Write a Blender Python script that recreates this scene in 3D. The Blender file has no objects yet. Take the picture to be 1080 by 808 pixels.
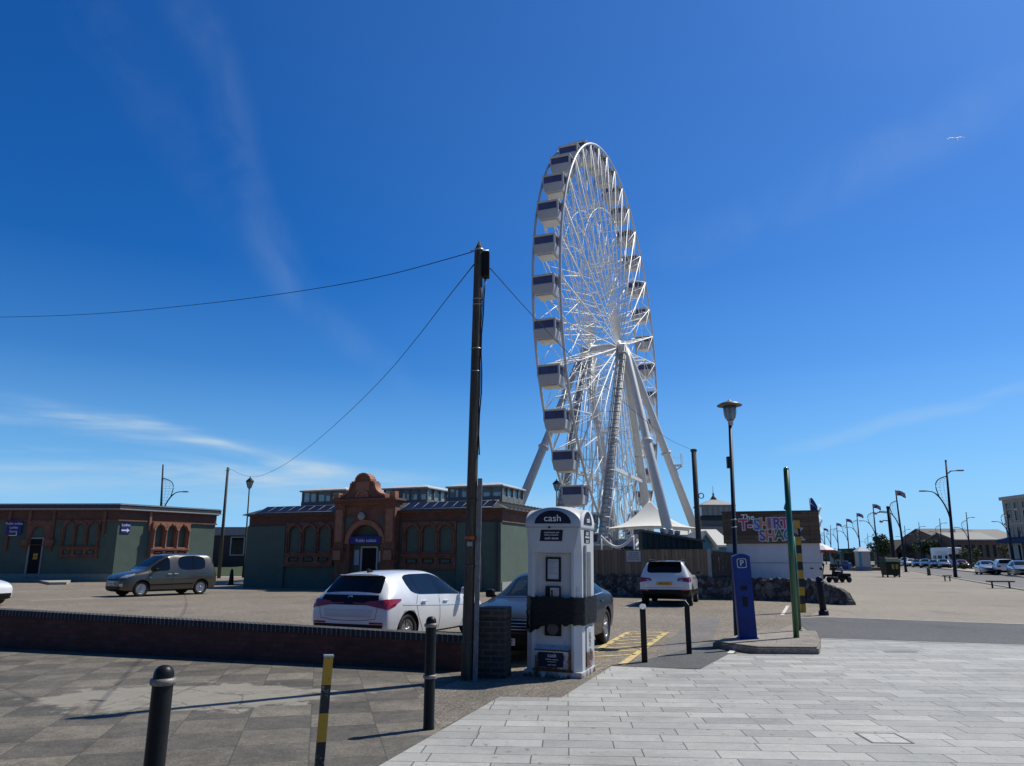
import bpy, bmesh, math, random
from math import sin, cos, pi, atan2, radians, sqrt, hypot
from mathutils import Vector, Matrix
from mathutils.bvhtree import BVHTree
random.seed(7)
SC = bpy.context.scene
COL = SC.collection
# ------------------------------------------------------------------ camera geometry (used to measure places from the photograph)
F = 790.0; TH = math.atan(185/790.0); EYE = 1.6
def ray(px, py):
    u = (404-py)/F
    return Vector(((px-540)/F, cos(TH)-u*sin(TH), sin(TH)+u*cos(TH)))
def gp(px, py, z=0.0):                      # point of the ground seen at a pixel
    r = ray(px, py); t = (z-EYE)/r.z
    return Vector((r.x*t, r.y*t, z))
def dp(px, py, Y):                          # point at forward distance Y
    r = ray(px, py); t = Y/r.y
    return Vector((r.x*t, Y, EYE+r.z*t))
class Facade:                               # a vertical wall plane through two ground points
    def __init__(s, a, b):
        s.a = Vector((a[0], a[1])); s.b = Vector((b[0], b[1])); s.d = (s.b-s.a).normalized(); s.L = (s.b-s.a).length
        s.ang = atan2(s.d.y, s.d.x)
    def uz(s, px, py):
        r = ray(px, py); n = Vector((-s.d.y, s.d.x)); t = n.dot(s.a)/n.dot(Vector((r.x, r.y)))
        p = Vector((r.x*t, r.y*t)); return (p-s.a).dot(s.d), EYE+r.z*t
# ------------------------------------------------------------------ materials
def _n(nt, t, **kw):
    n = nt.nodes.new(t)
    for k, v in kw.items(): setattr(n, k, v)
    return n
def new_mat(name):
    m = bpy.data.materials.new(name); m.use_nodes = True
    nt = m.node_tree; b = nt.nodes['Principled BSDF']
    return m, nt, b
def c4(c): return (c[0], c[1], c[2], 1)
def coords(nt, scale=None, rot=0.0):
    tc = _n(nt, 'ShaderNodeTexCoord'); mp = _n(nt, 'ShaderNodeMapping')
    nt.links.new(tc.outputs['Object'], mp.inputs['Vector'])
    if scale: mp.inputs['Scale'].default_value = scale
    mp.inputs['Rotation'].default_value = (0, 0, rot)
    return mp.outputs['Vector']
def noise(nt, vec, scale, detail=4, rough=.6):
    n = _n(nt, 'ShaderNodeTexNoise'); n.inputs['Scale'].default_value = scale; n.inputs['Detail'].default_value = detail
    n.inputs['Roughness'].default_value = rough
    if vec is not None: nt.links.new(vec, n.inputs['Vector'])
    return n.outputs['Fac']
def ramp(nt, fac, stops):
    r = _n(nt, 'ShaderNodeValToRGB'); el = r.color_ramp.elements
    while len(el) < len(stops): el.new(.5)
    for e, (p, c) in zip(el, stops): e.position = p; e.color = c4(c) if len(c) == 3 else c
    nt.links.new(fac, r.inputs['Fac']); return r.outputs['Color']
def mix(nt, fac, a, b, mode='MIX'):
    m = _n(nt, 'ShaderNodeMix', data_type='RGBA', blend_type=mode)
    for s, i in ((fac, 0), (a, 6), (b, 7)):
        if isinstance(s, (int, float)): m.inputs[i].default_value = s
        elif isinstance(s, tuple): m.inputs[i].default_value = c4(s)
        else: nt.links.new(s, m.inputs[i])
    return m.outputs[2]
def bump(nt, b, h, strength=.3, dist=.01):
    n = _n(nt, 'ShaderNodeBump'); n.inputs['Strength'].default_value = strength; n.inputs['Distance'].default_value = dist
    nt.links.new(h, n.inputs['Height']); nt.links.new(n.outputs['Normal'], b.inputs['Normal'])
def M(name, col, rough=.6, metal=0.0, var=.18, scale=6.0, bmp=0.0, spec=None, coat=0.0, bscale=None):
    m, nt, b = new_mat(name)
    v = coords(nt)
    f = noise(nt, v, scale, 5, .65)
    c = ramp(nt, f, [(.3, tuple(x*(1-var) for x in col)), (.72, tuple(min(1, x*(1+var)) for x in col))])
    nt.links.new(c, b.inputs['Base Color'])
    b.inputs['Roughness'].default_value = rough; b.inputs['Metallic'].default_value = metal
    if spec is not None: b.inputs['Specular IOR Level'].default_value = spec
    if coat: b.inputs['Coat Weight'].default_value = coat; b.inputs['Coat Roughness'].default_value = .04
    if bmp: bump(nt, b, noise(nt, v, bscale or scale*6, 4), bmp, .01)
    return m
def brick_mat(name, c1, c2, mortar, bw=.225, rh=.075, msize=.01, axis='x', stain=.35, rough=.85, offset=.5, noise_scale=1.3):
    m, nt, b = new_mat(name)
    tc = _n(nt, 'ShaderNodeTexCoord'); sp = _n(nt, 'ShaderNodeSeparateXYZ'); cb = _n(nt, 'ShaderNodeCombineXYZ')
    nt.links.new(tc.outputs['Object'], sp.inputs[0])
    ad = _n(nt, 'ShaderNodeMath', operation='ADD')
    nt.links.new(sp.outputs['X'], ad.inputs[0]); nt.links.new(sp.outputs['Y'], ad.inputs[1])
    nt.links.new(ad.outputs[0], cb.inputs['X']); nt.links.new(sp.outputs['Z'], cb.inputs['Y'])
    t = _n(nt, 'ShaderNodeTexBrick'); nt.links.new(cb.outputs[0], t.inputs['Vector'])
    t.inputs['Scale'].default_value = 1; t.inputs['Brick Width'].default_value = bw; t.inputs['Row Height'].default_value = rh
    t.inputs['Mortar Size'].default_value = msize; t.offset = offset
    t.inputs['Color1'].default_value = c4(c1); t.inputs['Color2'].default_value = c4(c2); t.inputs['Mortar'].default_value = c4(mortar)
    f = noise(nt, tc.outputs['Object'], noise_scale, 6, .7)
    c = mix(nt, 1.0, t.outputs['Color'], ramp(nt, f, [(.25, (1-stain,)*3), (.75, (1+stain*.6,)*3)]), 'MULTIPLY')
    nt.links.new(c, b.inputs['Base Color']); b.inputs['Roughness'].default_value = rough
    bump(nt, b, t.outputs['Fac'], -.5, .006)
    return m
def glass_mat(name, tint=(.02, .03, .04), alpha=.75, rough=.02):
    m, nt, b = new_mat(name)
    b.inputs['Base Color'].default_value = c4(tint); b.inputs['Roughness'].default_value = rough
    b.inputs['Specular IOR Level'].default_value = .6
    tr = _n(nt, 'ShaderNodeBsdfTransparent'); tr.inputs['Color'].default_value = (.55, .62, .62, 1)
    ms = _n(nt, 'ShaderNodeMixShader'); ms.inputs['Fac'].default_value = alpha
    nt.links.new(tr.outputs[0], ms.inputs[1]); nt.links.new(b.outputs[0], ms.inputs[2])
    nt.links.new(ms.outputs[0], nt.nodes['Material Output'].inputs['Surface'])
    return m
# ------------------------------------------------------------------ mesh builder
class MB:
    def __init__(s): s.bm = bmesh.new(); s.mi = 0; s.sm = False
    def face(s, vs):
        try:
            f = s.bm.faces.new(vs); f.material_index = s.mi; f.smooth = s.sm; return f
        except ValueError: return None
    def v(s, p): return s.bm.verts.new(p)
    def box(s, x0, x1, y0, y1, z0, z1, bev=0.0):
        c = [(x0, y0, z0), (x1, y0, z0), (x1, y1, z0), (x0, y1, z0), (x0, y0, z1), (x1, y0, z1), (x1, y1, z1), (x0, y1, z1)]
        return s.hexa(c, bev)
    def hexa(s, c, bev=0.0):
        v = [s.v(p) for p in c]
        fs = [s.face([v[i] for i in q]) for q in ((3, 2, 1, 0), (4, 5, 6, 7), (0, 1, 5, 4), (1, 2, 6, 5), (2, 3, 7, 6), (3, 0, 4, 7))]
        if bev:
            es = list({e for f in fs for e in f.edges})
            bmesh.ops.bevel(s.bm, geom=es, offset=bev, segments=2, affect='EDGES', profile=.5)
        return s
    def tube(s, pts, r, n=8, cap=True, smooth=True):
        pts = [Vector(p) for p in pts]; N = len(pts)
        rs = r if isinstance(r, (list, tuple)) else [r]*N
        rings = []; up = None
        for i, p in enumerate(pts):
            t = (pts[min(i+1, N-1)]-pts[max(i-1, 0)]).normalized()
            if up is None: up = Vector((0, 0, 1)) if abs(t.z) < .9 else Vector((1, 0, 0))
            a = t.cross(up)
            if a.length < 1e-4: a = t.cross(Vector((0, 1, 0)))
            a.normalize(); b = t.cross(a).normalized(); up = -b if False else up
            rings.append([s.v(p+(a*cos(2*pi*k/n)+b*sin(2*pi*k/n))*rs[i]) for k in range(n)])
        sm = s.sm; s.sm = smooth
        for A, B in zip(rings, rings[1:]):
            for k in range(n): s.face([A[k], A[(k+1) % n], B[(k+1) % n], B[k]])
        s.sm = sm
        if cap: s.face(rings[0][::-1]); s.face(rings[-1])
        return s
    def lathe(s, prof, n=20, c=(0, 0, 0), axis='z', smooth=True):
        c = Vector(c); rings = []
        for r, h in prof:
            ring = []
            for k in range(n):
                a = 2*pi*k/n; p = (r*cos(a), r*sin(a), h)
                if axis == 'y': p = (p[0], h, p[1])
                if axis == 'x': p = (h, p[0], p[1])
                ring.append(s.v(c+Vector(p)))
            rings.append(ring)
        sm = s.sm; s.sm = smooth
        for A, B in zip(rings, rings[1:]):
            for k in range(n): s.face([A[k], A[(k+1) % n], B[(k+1) % n], B[k]])
        s.sm = sm
        s.face(rings[0][::-1]); s.face(rings[-1])
        return s
    def prism(s, poly, y0, y1, plane='xz'):
        def P(a, b, h): return {'xz': (a, h, b), 'xy': (a, b, h), 'yz': (h, a, b)}[plane]
        A = [s.v(P(a, b, y0)) for a, b in poly]; B = [s.v(P(a, b, y1)) for a, b in poly]; n = len(poly)
        s.face(A); s.face(B[::-1])
        for i in range(n): s.face([A[(i+1) % n], A[i], B[i], B[(i+1) % n]])
        return s
    def plate(s, outer, holes, y0, y1):             # slab in the xz plane with holes
        bm = s.bm; loops = []; es = []
        for L in [outer]+holes:
            vs = [s.v((a, y0, b)) for a, b in L]; loops.append(vs)
            for i in range(len(vs)): es.append(bm.edges.new((vs[i], vs[(i+1) % len(vs)])))
        r = bmesh.ops.triangle_fill(bm, use_beauty=True, edges=es)
        fs = [g for g in r['geom'] if isinstance(g, bmesh.types.BMFace)]
        for f in fs: f.material_index = s.mi
        back = {}
        for vs in loops:
            for v in vs: back[v] = s.v((v.co.x, y1, v.co.z))
        for f in fs: s.face([back[v] for v in f.verts][::-1])
        for vs in loops:
            for i in range(len(vs)):
                a, b = vs[i], vs[(i+1) % len(vs)]; s.face([a, b, back[b], back[a]])
        return s
    def grid(s, fn, nu, nv, smooth=True):
        V = [[s.v(fn(i/nu, j/nv)) for j in range(nv+1)] for i in range(nu+1)]
        sm = s.sm; s.sm = smooth
        for i in range(nu):
            for j in range(nv): s.face([V[i][j], V[i+1][j], V[i+1][j+1], V[i][j+1]])
        s.sm = sm; return s
    def blob(s, c, r, n=8, m=5, jit=.0):
        c = Vector(c); r = Vector(r) if not isinstance(r, (int, float)) else Vector((r, r, r))
        return s.lathe_free(c, r, n, m, jit)
    def lathe_free(s, c, r, n, m, jit):
        rings = []
        for j in range(1, m):
            a = pi*j/m
            rings.append([s.v(c+Vector((r.x*sin(a)*cos(2*pi*k/n), r.y*sin(a)*sin(2*pi*k/n), -r.z*cos(a)))*(1+random.uniform(-jit, jit))) for k in range(n)])
        b = s.v(c-Vector((0, 0, r.z))); t = s.v(c+Vector((0, 0, r.z)))
        sm = s.sm; s.sm = True
        for A, B in zip(rings, rings[1:]):
            for k in range(n): s.face([A[k], A[(k+1) % n], B[(k+1) % n], B[k]])
        for k in range(n):
            s.face([b, rings[0][(k+1) % n], rings[0][k]]); s.face([t, rings[-1][k], rings[-1][(k+1) % n]])
        s.sm = sm; return s
    def build(s, name, mats, parent=None, recalc=True, loc=None):
        if recalc: bmesh.ops.recalc_face_normals(s.bm, faces=s.bm.faces)
        me = bpy.data.meshes.new(name); s.bm.to_mesh(me); s.bm.free()
        for m in (mats if isinstance(mats, (list, tuple)) else [mats]): me.materials.append(m)
        o = bpy.data.objects.new(name, me); COL.objects.link(o)
        if parent: o.parent = parent
        if loc is not None: o.location = loc
        return o
def tag(o, label=None, cat=None, group=None, kind=None):
    if label: o['label'] = label
    if cat: o['category'] = cat
    if group: o['group'] = group
    if kind: o['kind'] = kind
    return o
def thing(name, label, cat, loc=(0, 0, 0), rz=0.0, group=None):
    o = bpy.data.objects.new(name, None); COL.objects.link(o)
    o.location = loc; o.rotation_euler = (0, 0, rz); o.empty_display_size = .2
    return tag(o, label, cat, group)
def kids(o): return [c for c in bpy.data.objects if c.parent == o]
def copy_tree(o, parent=None):
    c = o.copy(); COL.objects.link(c); c.parent = parent
    for ch in list(o.children): copy_tree(ch, c)
    return c
def structure(mb, name, mats): return tag(mb.build(name, mats), kind='structure')
def text(s, size, mat, parent, name='lettering', loc=(0, 0, 0), rot=(pi/2, 0, 0), ext=.004, align='CENTER', offset=0.0, sx=1.0):
    cu = bpy.data.curves.new('t', 'FONT'); cu.body = s; cu.size = size; cu.extrude = ext; cu.align_x = align; cu.align_y = 'CENTER'; cu.offset = offset
    cu.resolution_u = 3
    o = bpy.data.objects.new('t', cu); COL.objects.link(o)
    me = bpy.data.meshes.new_from_object(o.evaluated_get(bpy.context.evaluated_depsgraph_get()))
    bpy.data.objects.remove(o); bpy.data.curves.remove(cu)
    me.materials.clear(); me.materials.append(mat); me.name = name
    p = bpy.data.objects.new(name, me); COL.objects.link(p); p.parent = parent; p.location = loc; p.rotation_euler = rot; p.scale = (sx, 1, 1)
    return p
def arc(cx, cz, r, a0, a1, n, rz=None):
    rz = rz or r
    return [(cx+r*cos(a0+(a1-a0)*i/n), cz+rz*sin(a0+(a1-a0)*i/n)) for i in range(n+1)]
def arch_loop(cx, w, z0, z1, n=10, point=0.0):       # arched opening, width w, from z0 up to the crown z1
    r = w/2; zs = z1-r*(1+point)
    return [(cx-r, z0), (cx+r, z0)]+arc(cx, zs, r, 0, pi, n, r*(1+point))
# ------------------------------------------------------------------ palette
green = M('green_render', (.085, .125, .098), .85, var=.14, scale=1.2, bmp=.15)
brick_red = brick_mat('red_brick', (.18, .07, .042), (.12, .048, .03), (.10, .075, .058))
terra = M('terracotta', (.33, .145, .085), .7, var=.25, scale=3, bmp=.2)
terra_d = M('dark_terracotta', (.185, .08, .048), .75, var=.4, scale=3, bmp=.2)  # darker and more uneven than the plain terracotta
black_p = M('black_paint', (.009, .009, .010), .42, var=.4, scale=14, bmp=.05, spec=.25)
black_plastic = M('black_plastic', (.009, .009, .010), .5, var=.2, spec=.2)
rubber = M('tyre_rubber', (.012, .012, .012), .8)
grey_steel = M('galvanised_steel', (.38, .39, .4), .45, .6, var=.2, scale=20)
silver = M('silver_trim', (.6, .6, .6), .3, .9)
alloy = M('alloy_wheel', (.45, .45, .46), .35, .8)
white_steel = M('white_painted_steel', (.60, .60, .585), .45, var=.08, scale=2)
offwhite = M('white_render', (.64, .65, .67), .7, var=.1, scale=1.5, bmp=.05)
navy = M('navy_panel', (.012, .016, .038), .45, spec=.2)
blue_sign = M('blue_sign', (.014, .02, .19), .5, var=.06)
white_ink = M('white_lettering', (.82, .82, .82), .5, var=.02)
dark_glass = glass_mat('dark_window_glass', (.012, .016, .022), .93)
car_glass = glass_mat('car_glass', (.008, .012, .014), .62)
priv_glass = glass_mat('privacy_glass', (.004, .005, .006), .94)
red_lens = M('red_lens', (.3, .008, .012), .12, var=.1, coat=1)
clear_lens = M('clear_lens', (.5, .53, .56), .08, .5, coat=1)
yellow_p = M('yellow_paint', (.55, .32, .015), .55, var=.25, scale=14)
concrete = M('concrete', (.30, .28, .25), .9, var=.25, scale=4, bmp=.3)
wood_dark = M('weathered_wood', (.07, .062, .05), .85, var=.4, scale=9, bmp=.4)
dark_metal = M('dark_column_paint', (.013, .016, .022), .45, var=.2, spec=.25)
# ------------------------------------------------------------------ world and sun
SUN_AZ = atan2(.85, .53); SUN_EL = radians(53)
w = bpy.data.worlds.new('World'); SC.world = w; w.use_nodes = True
nt = w.node_tree; bg = nt.nodes['Background']
sky = _n(nt, 'ShaderNodeTexSky', sky_type='NISHITA'); sky.sun_disc = False; sky.sun_elevation = SUN_EL; sky.sun_rotation = SUN_AZ
sky.air_density = 1.0; sky.dust_density = .15; sky.ozone_density = 3.2; sky.altitude = 0
hs = _n(nt, 'ShaderNodeHueSaturation'); hs.inputs['Saturation'].default_value = 1.22; hs.inputs['Value'].default_value = 2.0
nt.links.new(sky.outputs[0], hs.inputs['Color'])
tc = _n(nt, 'ShaderNodeTexCoord')
# the air is clear and deep blue away from the sun, paler towards it and low down; unseen parts dimmed to cut fill
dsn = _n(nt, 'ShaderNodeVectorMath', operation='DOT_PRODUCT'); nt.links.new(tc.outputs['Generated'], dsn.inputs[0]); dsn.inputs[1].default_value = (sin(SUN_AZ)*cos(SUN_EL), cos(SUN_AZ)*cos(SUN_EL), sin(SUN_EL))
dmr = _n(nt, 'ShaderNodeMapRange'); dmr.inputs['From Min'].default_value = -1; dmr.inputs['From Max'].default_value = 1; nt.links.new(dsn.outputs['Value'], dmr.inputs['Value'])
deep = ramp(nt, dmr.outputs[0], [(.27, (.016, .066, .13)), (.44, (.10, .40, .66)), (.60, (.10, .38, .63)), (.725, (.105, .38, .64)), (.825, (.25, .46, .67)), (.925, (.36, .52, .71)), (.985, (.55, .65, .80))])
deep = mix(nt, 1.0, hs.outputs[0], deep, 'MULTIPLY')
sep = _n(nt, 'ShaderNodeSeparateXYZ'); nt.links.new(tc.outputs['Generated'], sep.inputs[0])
deep = mix(nt, 1.0, deep, ramp(nt, sep.outputs['Z'], [(.69, (1, 1, 1)), (.86, (.72, .56, .40))]), 'MULTIPLY')  # zenith above the frame dimmed and warmed to weaken fill in shadows
low = ramp(nt, sep.outputs['Z'], [(.0, (1, 1, 1)), (.04, (.86, .86, .86)), (.12, (.40, .40, .40)), (.24, (.09, .09, .09)), (.36, (0, 0, 0))])
lowc = ramp(nt, math_('MULTIPLY_ADD', dsn.outputs['Value'], 1.0) if False else dsn.outputs['Value'], [(.0, (.32, .63, .98)), (1.0, (.34, .65, 1.0))])
sepy = _n(nt, 'ShaderNodeMapRange'); sepy.inputs['From Min'].default_value = -.6; sepy.inputs['From Max'].default_value = .35; sepy.inputs['To Min'].default_value = .15; sepy.inputs['To Max'].default_value = 1.0  # horizon glow behind the camera dimmed to keep facing walls dark
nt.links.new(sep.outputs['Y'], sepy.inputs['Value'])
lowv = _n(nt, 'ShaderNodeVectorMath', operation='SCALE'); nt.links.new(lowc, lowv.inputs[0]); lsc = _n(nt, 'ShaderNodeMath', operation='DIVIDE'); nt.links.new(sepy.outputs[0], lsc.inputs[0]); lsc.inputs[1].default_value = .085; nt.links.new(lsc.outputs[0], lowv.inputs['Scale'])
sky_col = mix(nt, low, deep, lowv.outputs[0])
def cirrus(scale, rot, sc, lo, hi, det=6):
    mp = _n(nt, 'ShaderNodeMapping'); mp.inputs['Scale'].default_value = scale; mp.inputs['Rotation'].default_value = rot
    nt.links.new(tc.outputs['Generated'], mp.inputs['Vector'])
    n = _n(nt, 'ShaderNodeTexNoise'); n.inputs['Scale'].default_value = sc; n.inputs['Detail'].default_value = det; n.inputs['Roughness'].default_value = .55
    n.inputs['Distortion'].default_value = .5
    nt.links.new(mp.outputs[0], n.inputs['Vector'])
    mr = _n(nt, 'ShaderNodeMapRange', interpolation_type='SMOOTHSTEP'); mr.inputs['From Min'].default_value = lo; mr.inputs['From Max'].default_value = hi
    nt.links.new(n.outputs['Fac'], mr.inputs['Value']); return mr.outputs[0]
def math_(op, a, b):
    m = _n(nt, 'ShaderNodeMath', operation=op)
    for i, s in enumerate((a, b)):
        if isinstance(s, (int, float)): m.inputs[i].default_value = s
        else: nt.links.new(s, m.inputs[i])
    return m.outputs[0]
def band(p0, p1, width, soft=1.0, ends=None):
    """a long streak of cirrus along the great circle through two view directions"""
    a, b = Vector(p0).normalized(), Vector(p1).normalized(); nrm = a.cross(b).normalized(); t = (b-a).normalized(); mid = (a+b).normalized()
    vm = _n(nt, 'ShaderNodeVectorMath', operation='DOT_PRODUCT'); nt.links.new(warped, vm.inputs[0]); vm.inputs[1].default_value = nrm
    d = math_('ABSOLUTE', vm.outputs['Value'], 0)
    mr = _n(nt, 'ShaderNodeMapRange', interpolation_type='SMOOTHERSTEP'); mr.inputs['From Min'].default_value = 0; mr.inputs['From Max'].default_value = width
    mr.inputs['To Min'].default_value = 1; mr.inputs['To Max'].default_value = 0; nt.links.new(d, mr.inputs['Value'])
    v2 = _n(nt, 'ShaderNodeVectorMath', operation='DOT_PRODUCT'); nt.links.new(tc.outputs['Generated'], v2.inputs[0]); v2.inputs[1].default_value = mid
    half = mid.dot(a)
    m2 = _n(nt, 'ShaderNodeMapRange', interpolation_type='SMOOTHSTEP'); m2.inputs['From Min'].default_value = half-.01; m2.inputs['From Max'].default_value = 1-(1-half)*.35
    nt.links.new(v2.outputs['Value'], m2.inputs['Value'])
    return math_('MULTIPLY', mr.outputs[0], m2.outputs[0])
wn = _n(nt, 'ShaderNodeTexNoise'); wn.inputs['Scale'].default_value = 3.0; wn.inputs['Detail'].default_value = 3
nt.links.new(tc.outputs['Generated'], wn.inputs['Vector'])
wv = _n(nt, 'ShaderNodeVectorMath', operation='MULTIPLY_ADD'); nt.links.new(wn.outputs['Color'], wv.inputs[0]); wv.inputs[1].default_value = (.09,)*3
sub = _n(nt, 'ShaderNodeVectorMath', operation='SUBTRACT'); nt.links.new(tc.outputs['Generated'], sub.inputs[0]); sub.inputs[1].default_value = (.045,)*3
nt.links.new(sub.outputs[0], wv.inputs[2]); warped = wv.outputs[0]
fib = cirrus((1.2, 1.2, 9), (0.05, .12, 0), 2.6, .36, .72)
fine = cirrus((2.5, 2.5, 2.5), (0, 0, .3), 3.2, .28, .75)
streaks = None
for (a, b, wd, k, tex) in [((-160, 425), (470, 520), .055, .62, fib), ((40, 428), (360, 492), .016, .75, fib), ((-120, 503), (300, 512), .045, .62, fib), ((180, -30), (310, 300), .045, .075, fine), ((70, -30), (260, 260), .05, .04, fine),
                           ((300, 290), (420, 400), .03, .05, fine), ((700, 270), (1090, 70), .05, .09, fine), ((850, 475), (1060, 425), .014, .20, fib), ((420, 500), (600, 535), .03, .22, fib)]:
    s_ = math_('MULTIPLY', math_('MULTIPLY', band(ray(*a), ray(*b), wd), tex), k)
    streaks = s_ if streaks is None else math_('ADD', streaks, s_)
mx = _n(nt, 'ShaderNodeMix', data_type='RGBA'); nt.links.new(streaks, mx.inputs[0]); nt.links.new(sky_col, mx.inputs[6]); mx.inputs[7].default_value = (6.0, 7.8, 9.4, 1)
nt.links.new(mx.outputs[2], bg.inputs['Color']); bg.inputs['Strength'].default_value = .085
sl = bpy.data.lights.new('sun', 'SUN'); sl.energy = 4.9; sl.angle = radians(.5); sl.color = (1, .965, .86)
so = bpy.data.objects.new('sun', sl); COL.objects.link(so)
sd = Vector((sin(SUN_AZ)*cos(SUN_EL), cos(SUN_AZ)*cos(SUN_EL), sin(SUN_EL)))
so.rotation_euler = sd.to_track_quat('Z', 'Y').to_euler()
cam = bpy.data.cameras.new('camera'); co = bpy.data.objects.new('camera', cam); COL.objects.link(co); SC.camera = co
co.location = (0, 0, EYE); co.rotation_euler = (pi/2+TH, 0, 0); cam.sensor_width = 36; cam.lens = 36*F/1080; cam.clip_end = 9000; cam.clip_start = .05
SC.view_settings.view_transform = 'Standard'; SC.view_settings.look = 'None'; SC.view_settings.exposure = 0; SC.view_settings.gamma = 1
# ------------------------------------------------------------------ ground sheets
def sheet(name, pts, z, mat):
    b = MB(); b.face([b.v((p[0], p[1], z)) for p in pts]); return structure(b, name, mat)
def speckle(name, base, dark, light, stain=.2, big=.35, sc=1.0, cracks=0.0, rough=.9):
    m, nt, b = new_mat(name); v = coords(nt)
    vo = _n(nt, 'ShaderNodeTexVoronoi'); vo.inputs['Scale'].default_value = 55*sc; nt.links.new(v, vo.inputs['Vector'])
    bw = _n(nt, 'ShaderNodeRGBToBW'); nt.links.new(vo.outputs['Color'], bw.inputs[0])
    c = ramp(nt, bw.outputs[0], [(.2, dark), (.5, base), (.85, light)])
    f = noise(nt, v, big, 7, .65)
    c = mix(nt, 1.0, c, ramp(nt, f, [(.3, (1-stain,)*3), (.7, (1+stain,)*3)]), 'MULTIPLY')
    f3 = noise(nt, v, 3.1, 8, .75)
    c = mix(nt, 1.0, c, ramp(nt, f3, [(.3, (.82,)*3), (.62, (1.08,)*3)]), 'MULTIPLY')
    st_ = ramp(nt, noise(nt, coords(nt, (1, .5, 1)), .55, 6, .6), [(.58, (1, 1, 1)), (.70, (.74, .74, .75))]); c = mix(nt, 1.0, c, st_, 'MULTIPLY')
    oil = ramp(nt, noise(nt, v, 1.3, 2, .4), [(.70, (1, 1, 1)), (.77, (.6, .6, .6))]); c = mix(nt, 1.0, c, oil, 'MULTIPLY')
    if cracks:
        v2 = _n(nt, 'ShaderNodeTexVoronoi', feature='DISTANCE_TO_EDGE'); v2.inputs['Scale'].default_value = cracks
        wn = _n(nt, 'ShaderNodeTexNoise'); wn.inputs['Scale'].default_value = 2; wn.inputs['Detail'].default_value = 6; nt.links.new(v, wn.inputs['Vector'])
        mm = mix(nt, .12, v, wn.outputs['Color']); nt.links.new(mm, v2.inputs['Vector'])
        c = mix(nt, 1.0, c, ramp(nt, v2.outputs['Distance'], [(.0, (.45,)*3), (.006, (1,)*3)]), 'MULTIPLY')
    nt.links.new(c, b.inputs['Base Color']); b.inputs['Roughness'].default_value = rough
    bump(nt, b, noise(nt, v, 70, 3), .25, .008)
    return m
m_prom = speckle('promenade_aggregate', (.245, .21, .165), (.18, .152, .12), (.31, .27, .215), .14, .12)
m_park = speckle('car_park_aggregate', (.185, .152, .115), (.095, .077, .058), (.30, .25, .195), .22, .25, .7)
m_asph = speckle('dark_asphalt', (.085, .083, .085), (.06, .06, .062), (.12, .118, .118), .15, .3)
m_road = speckle('road_asphalt', (.15, .14, .135), (.11, .105, .10), (.19, .18, .17), .12, .1)
m_worn = speckle('worn_tarmac', (.15, .127, .102), (.085, .073, .058), (.24, .207, .168), .3, .9, 1.0, cracks=.7)
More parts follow.
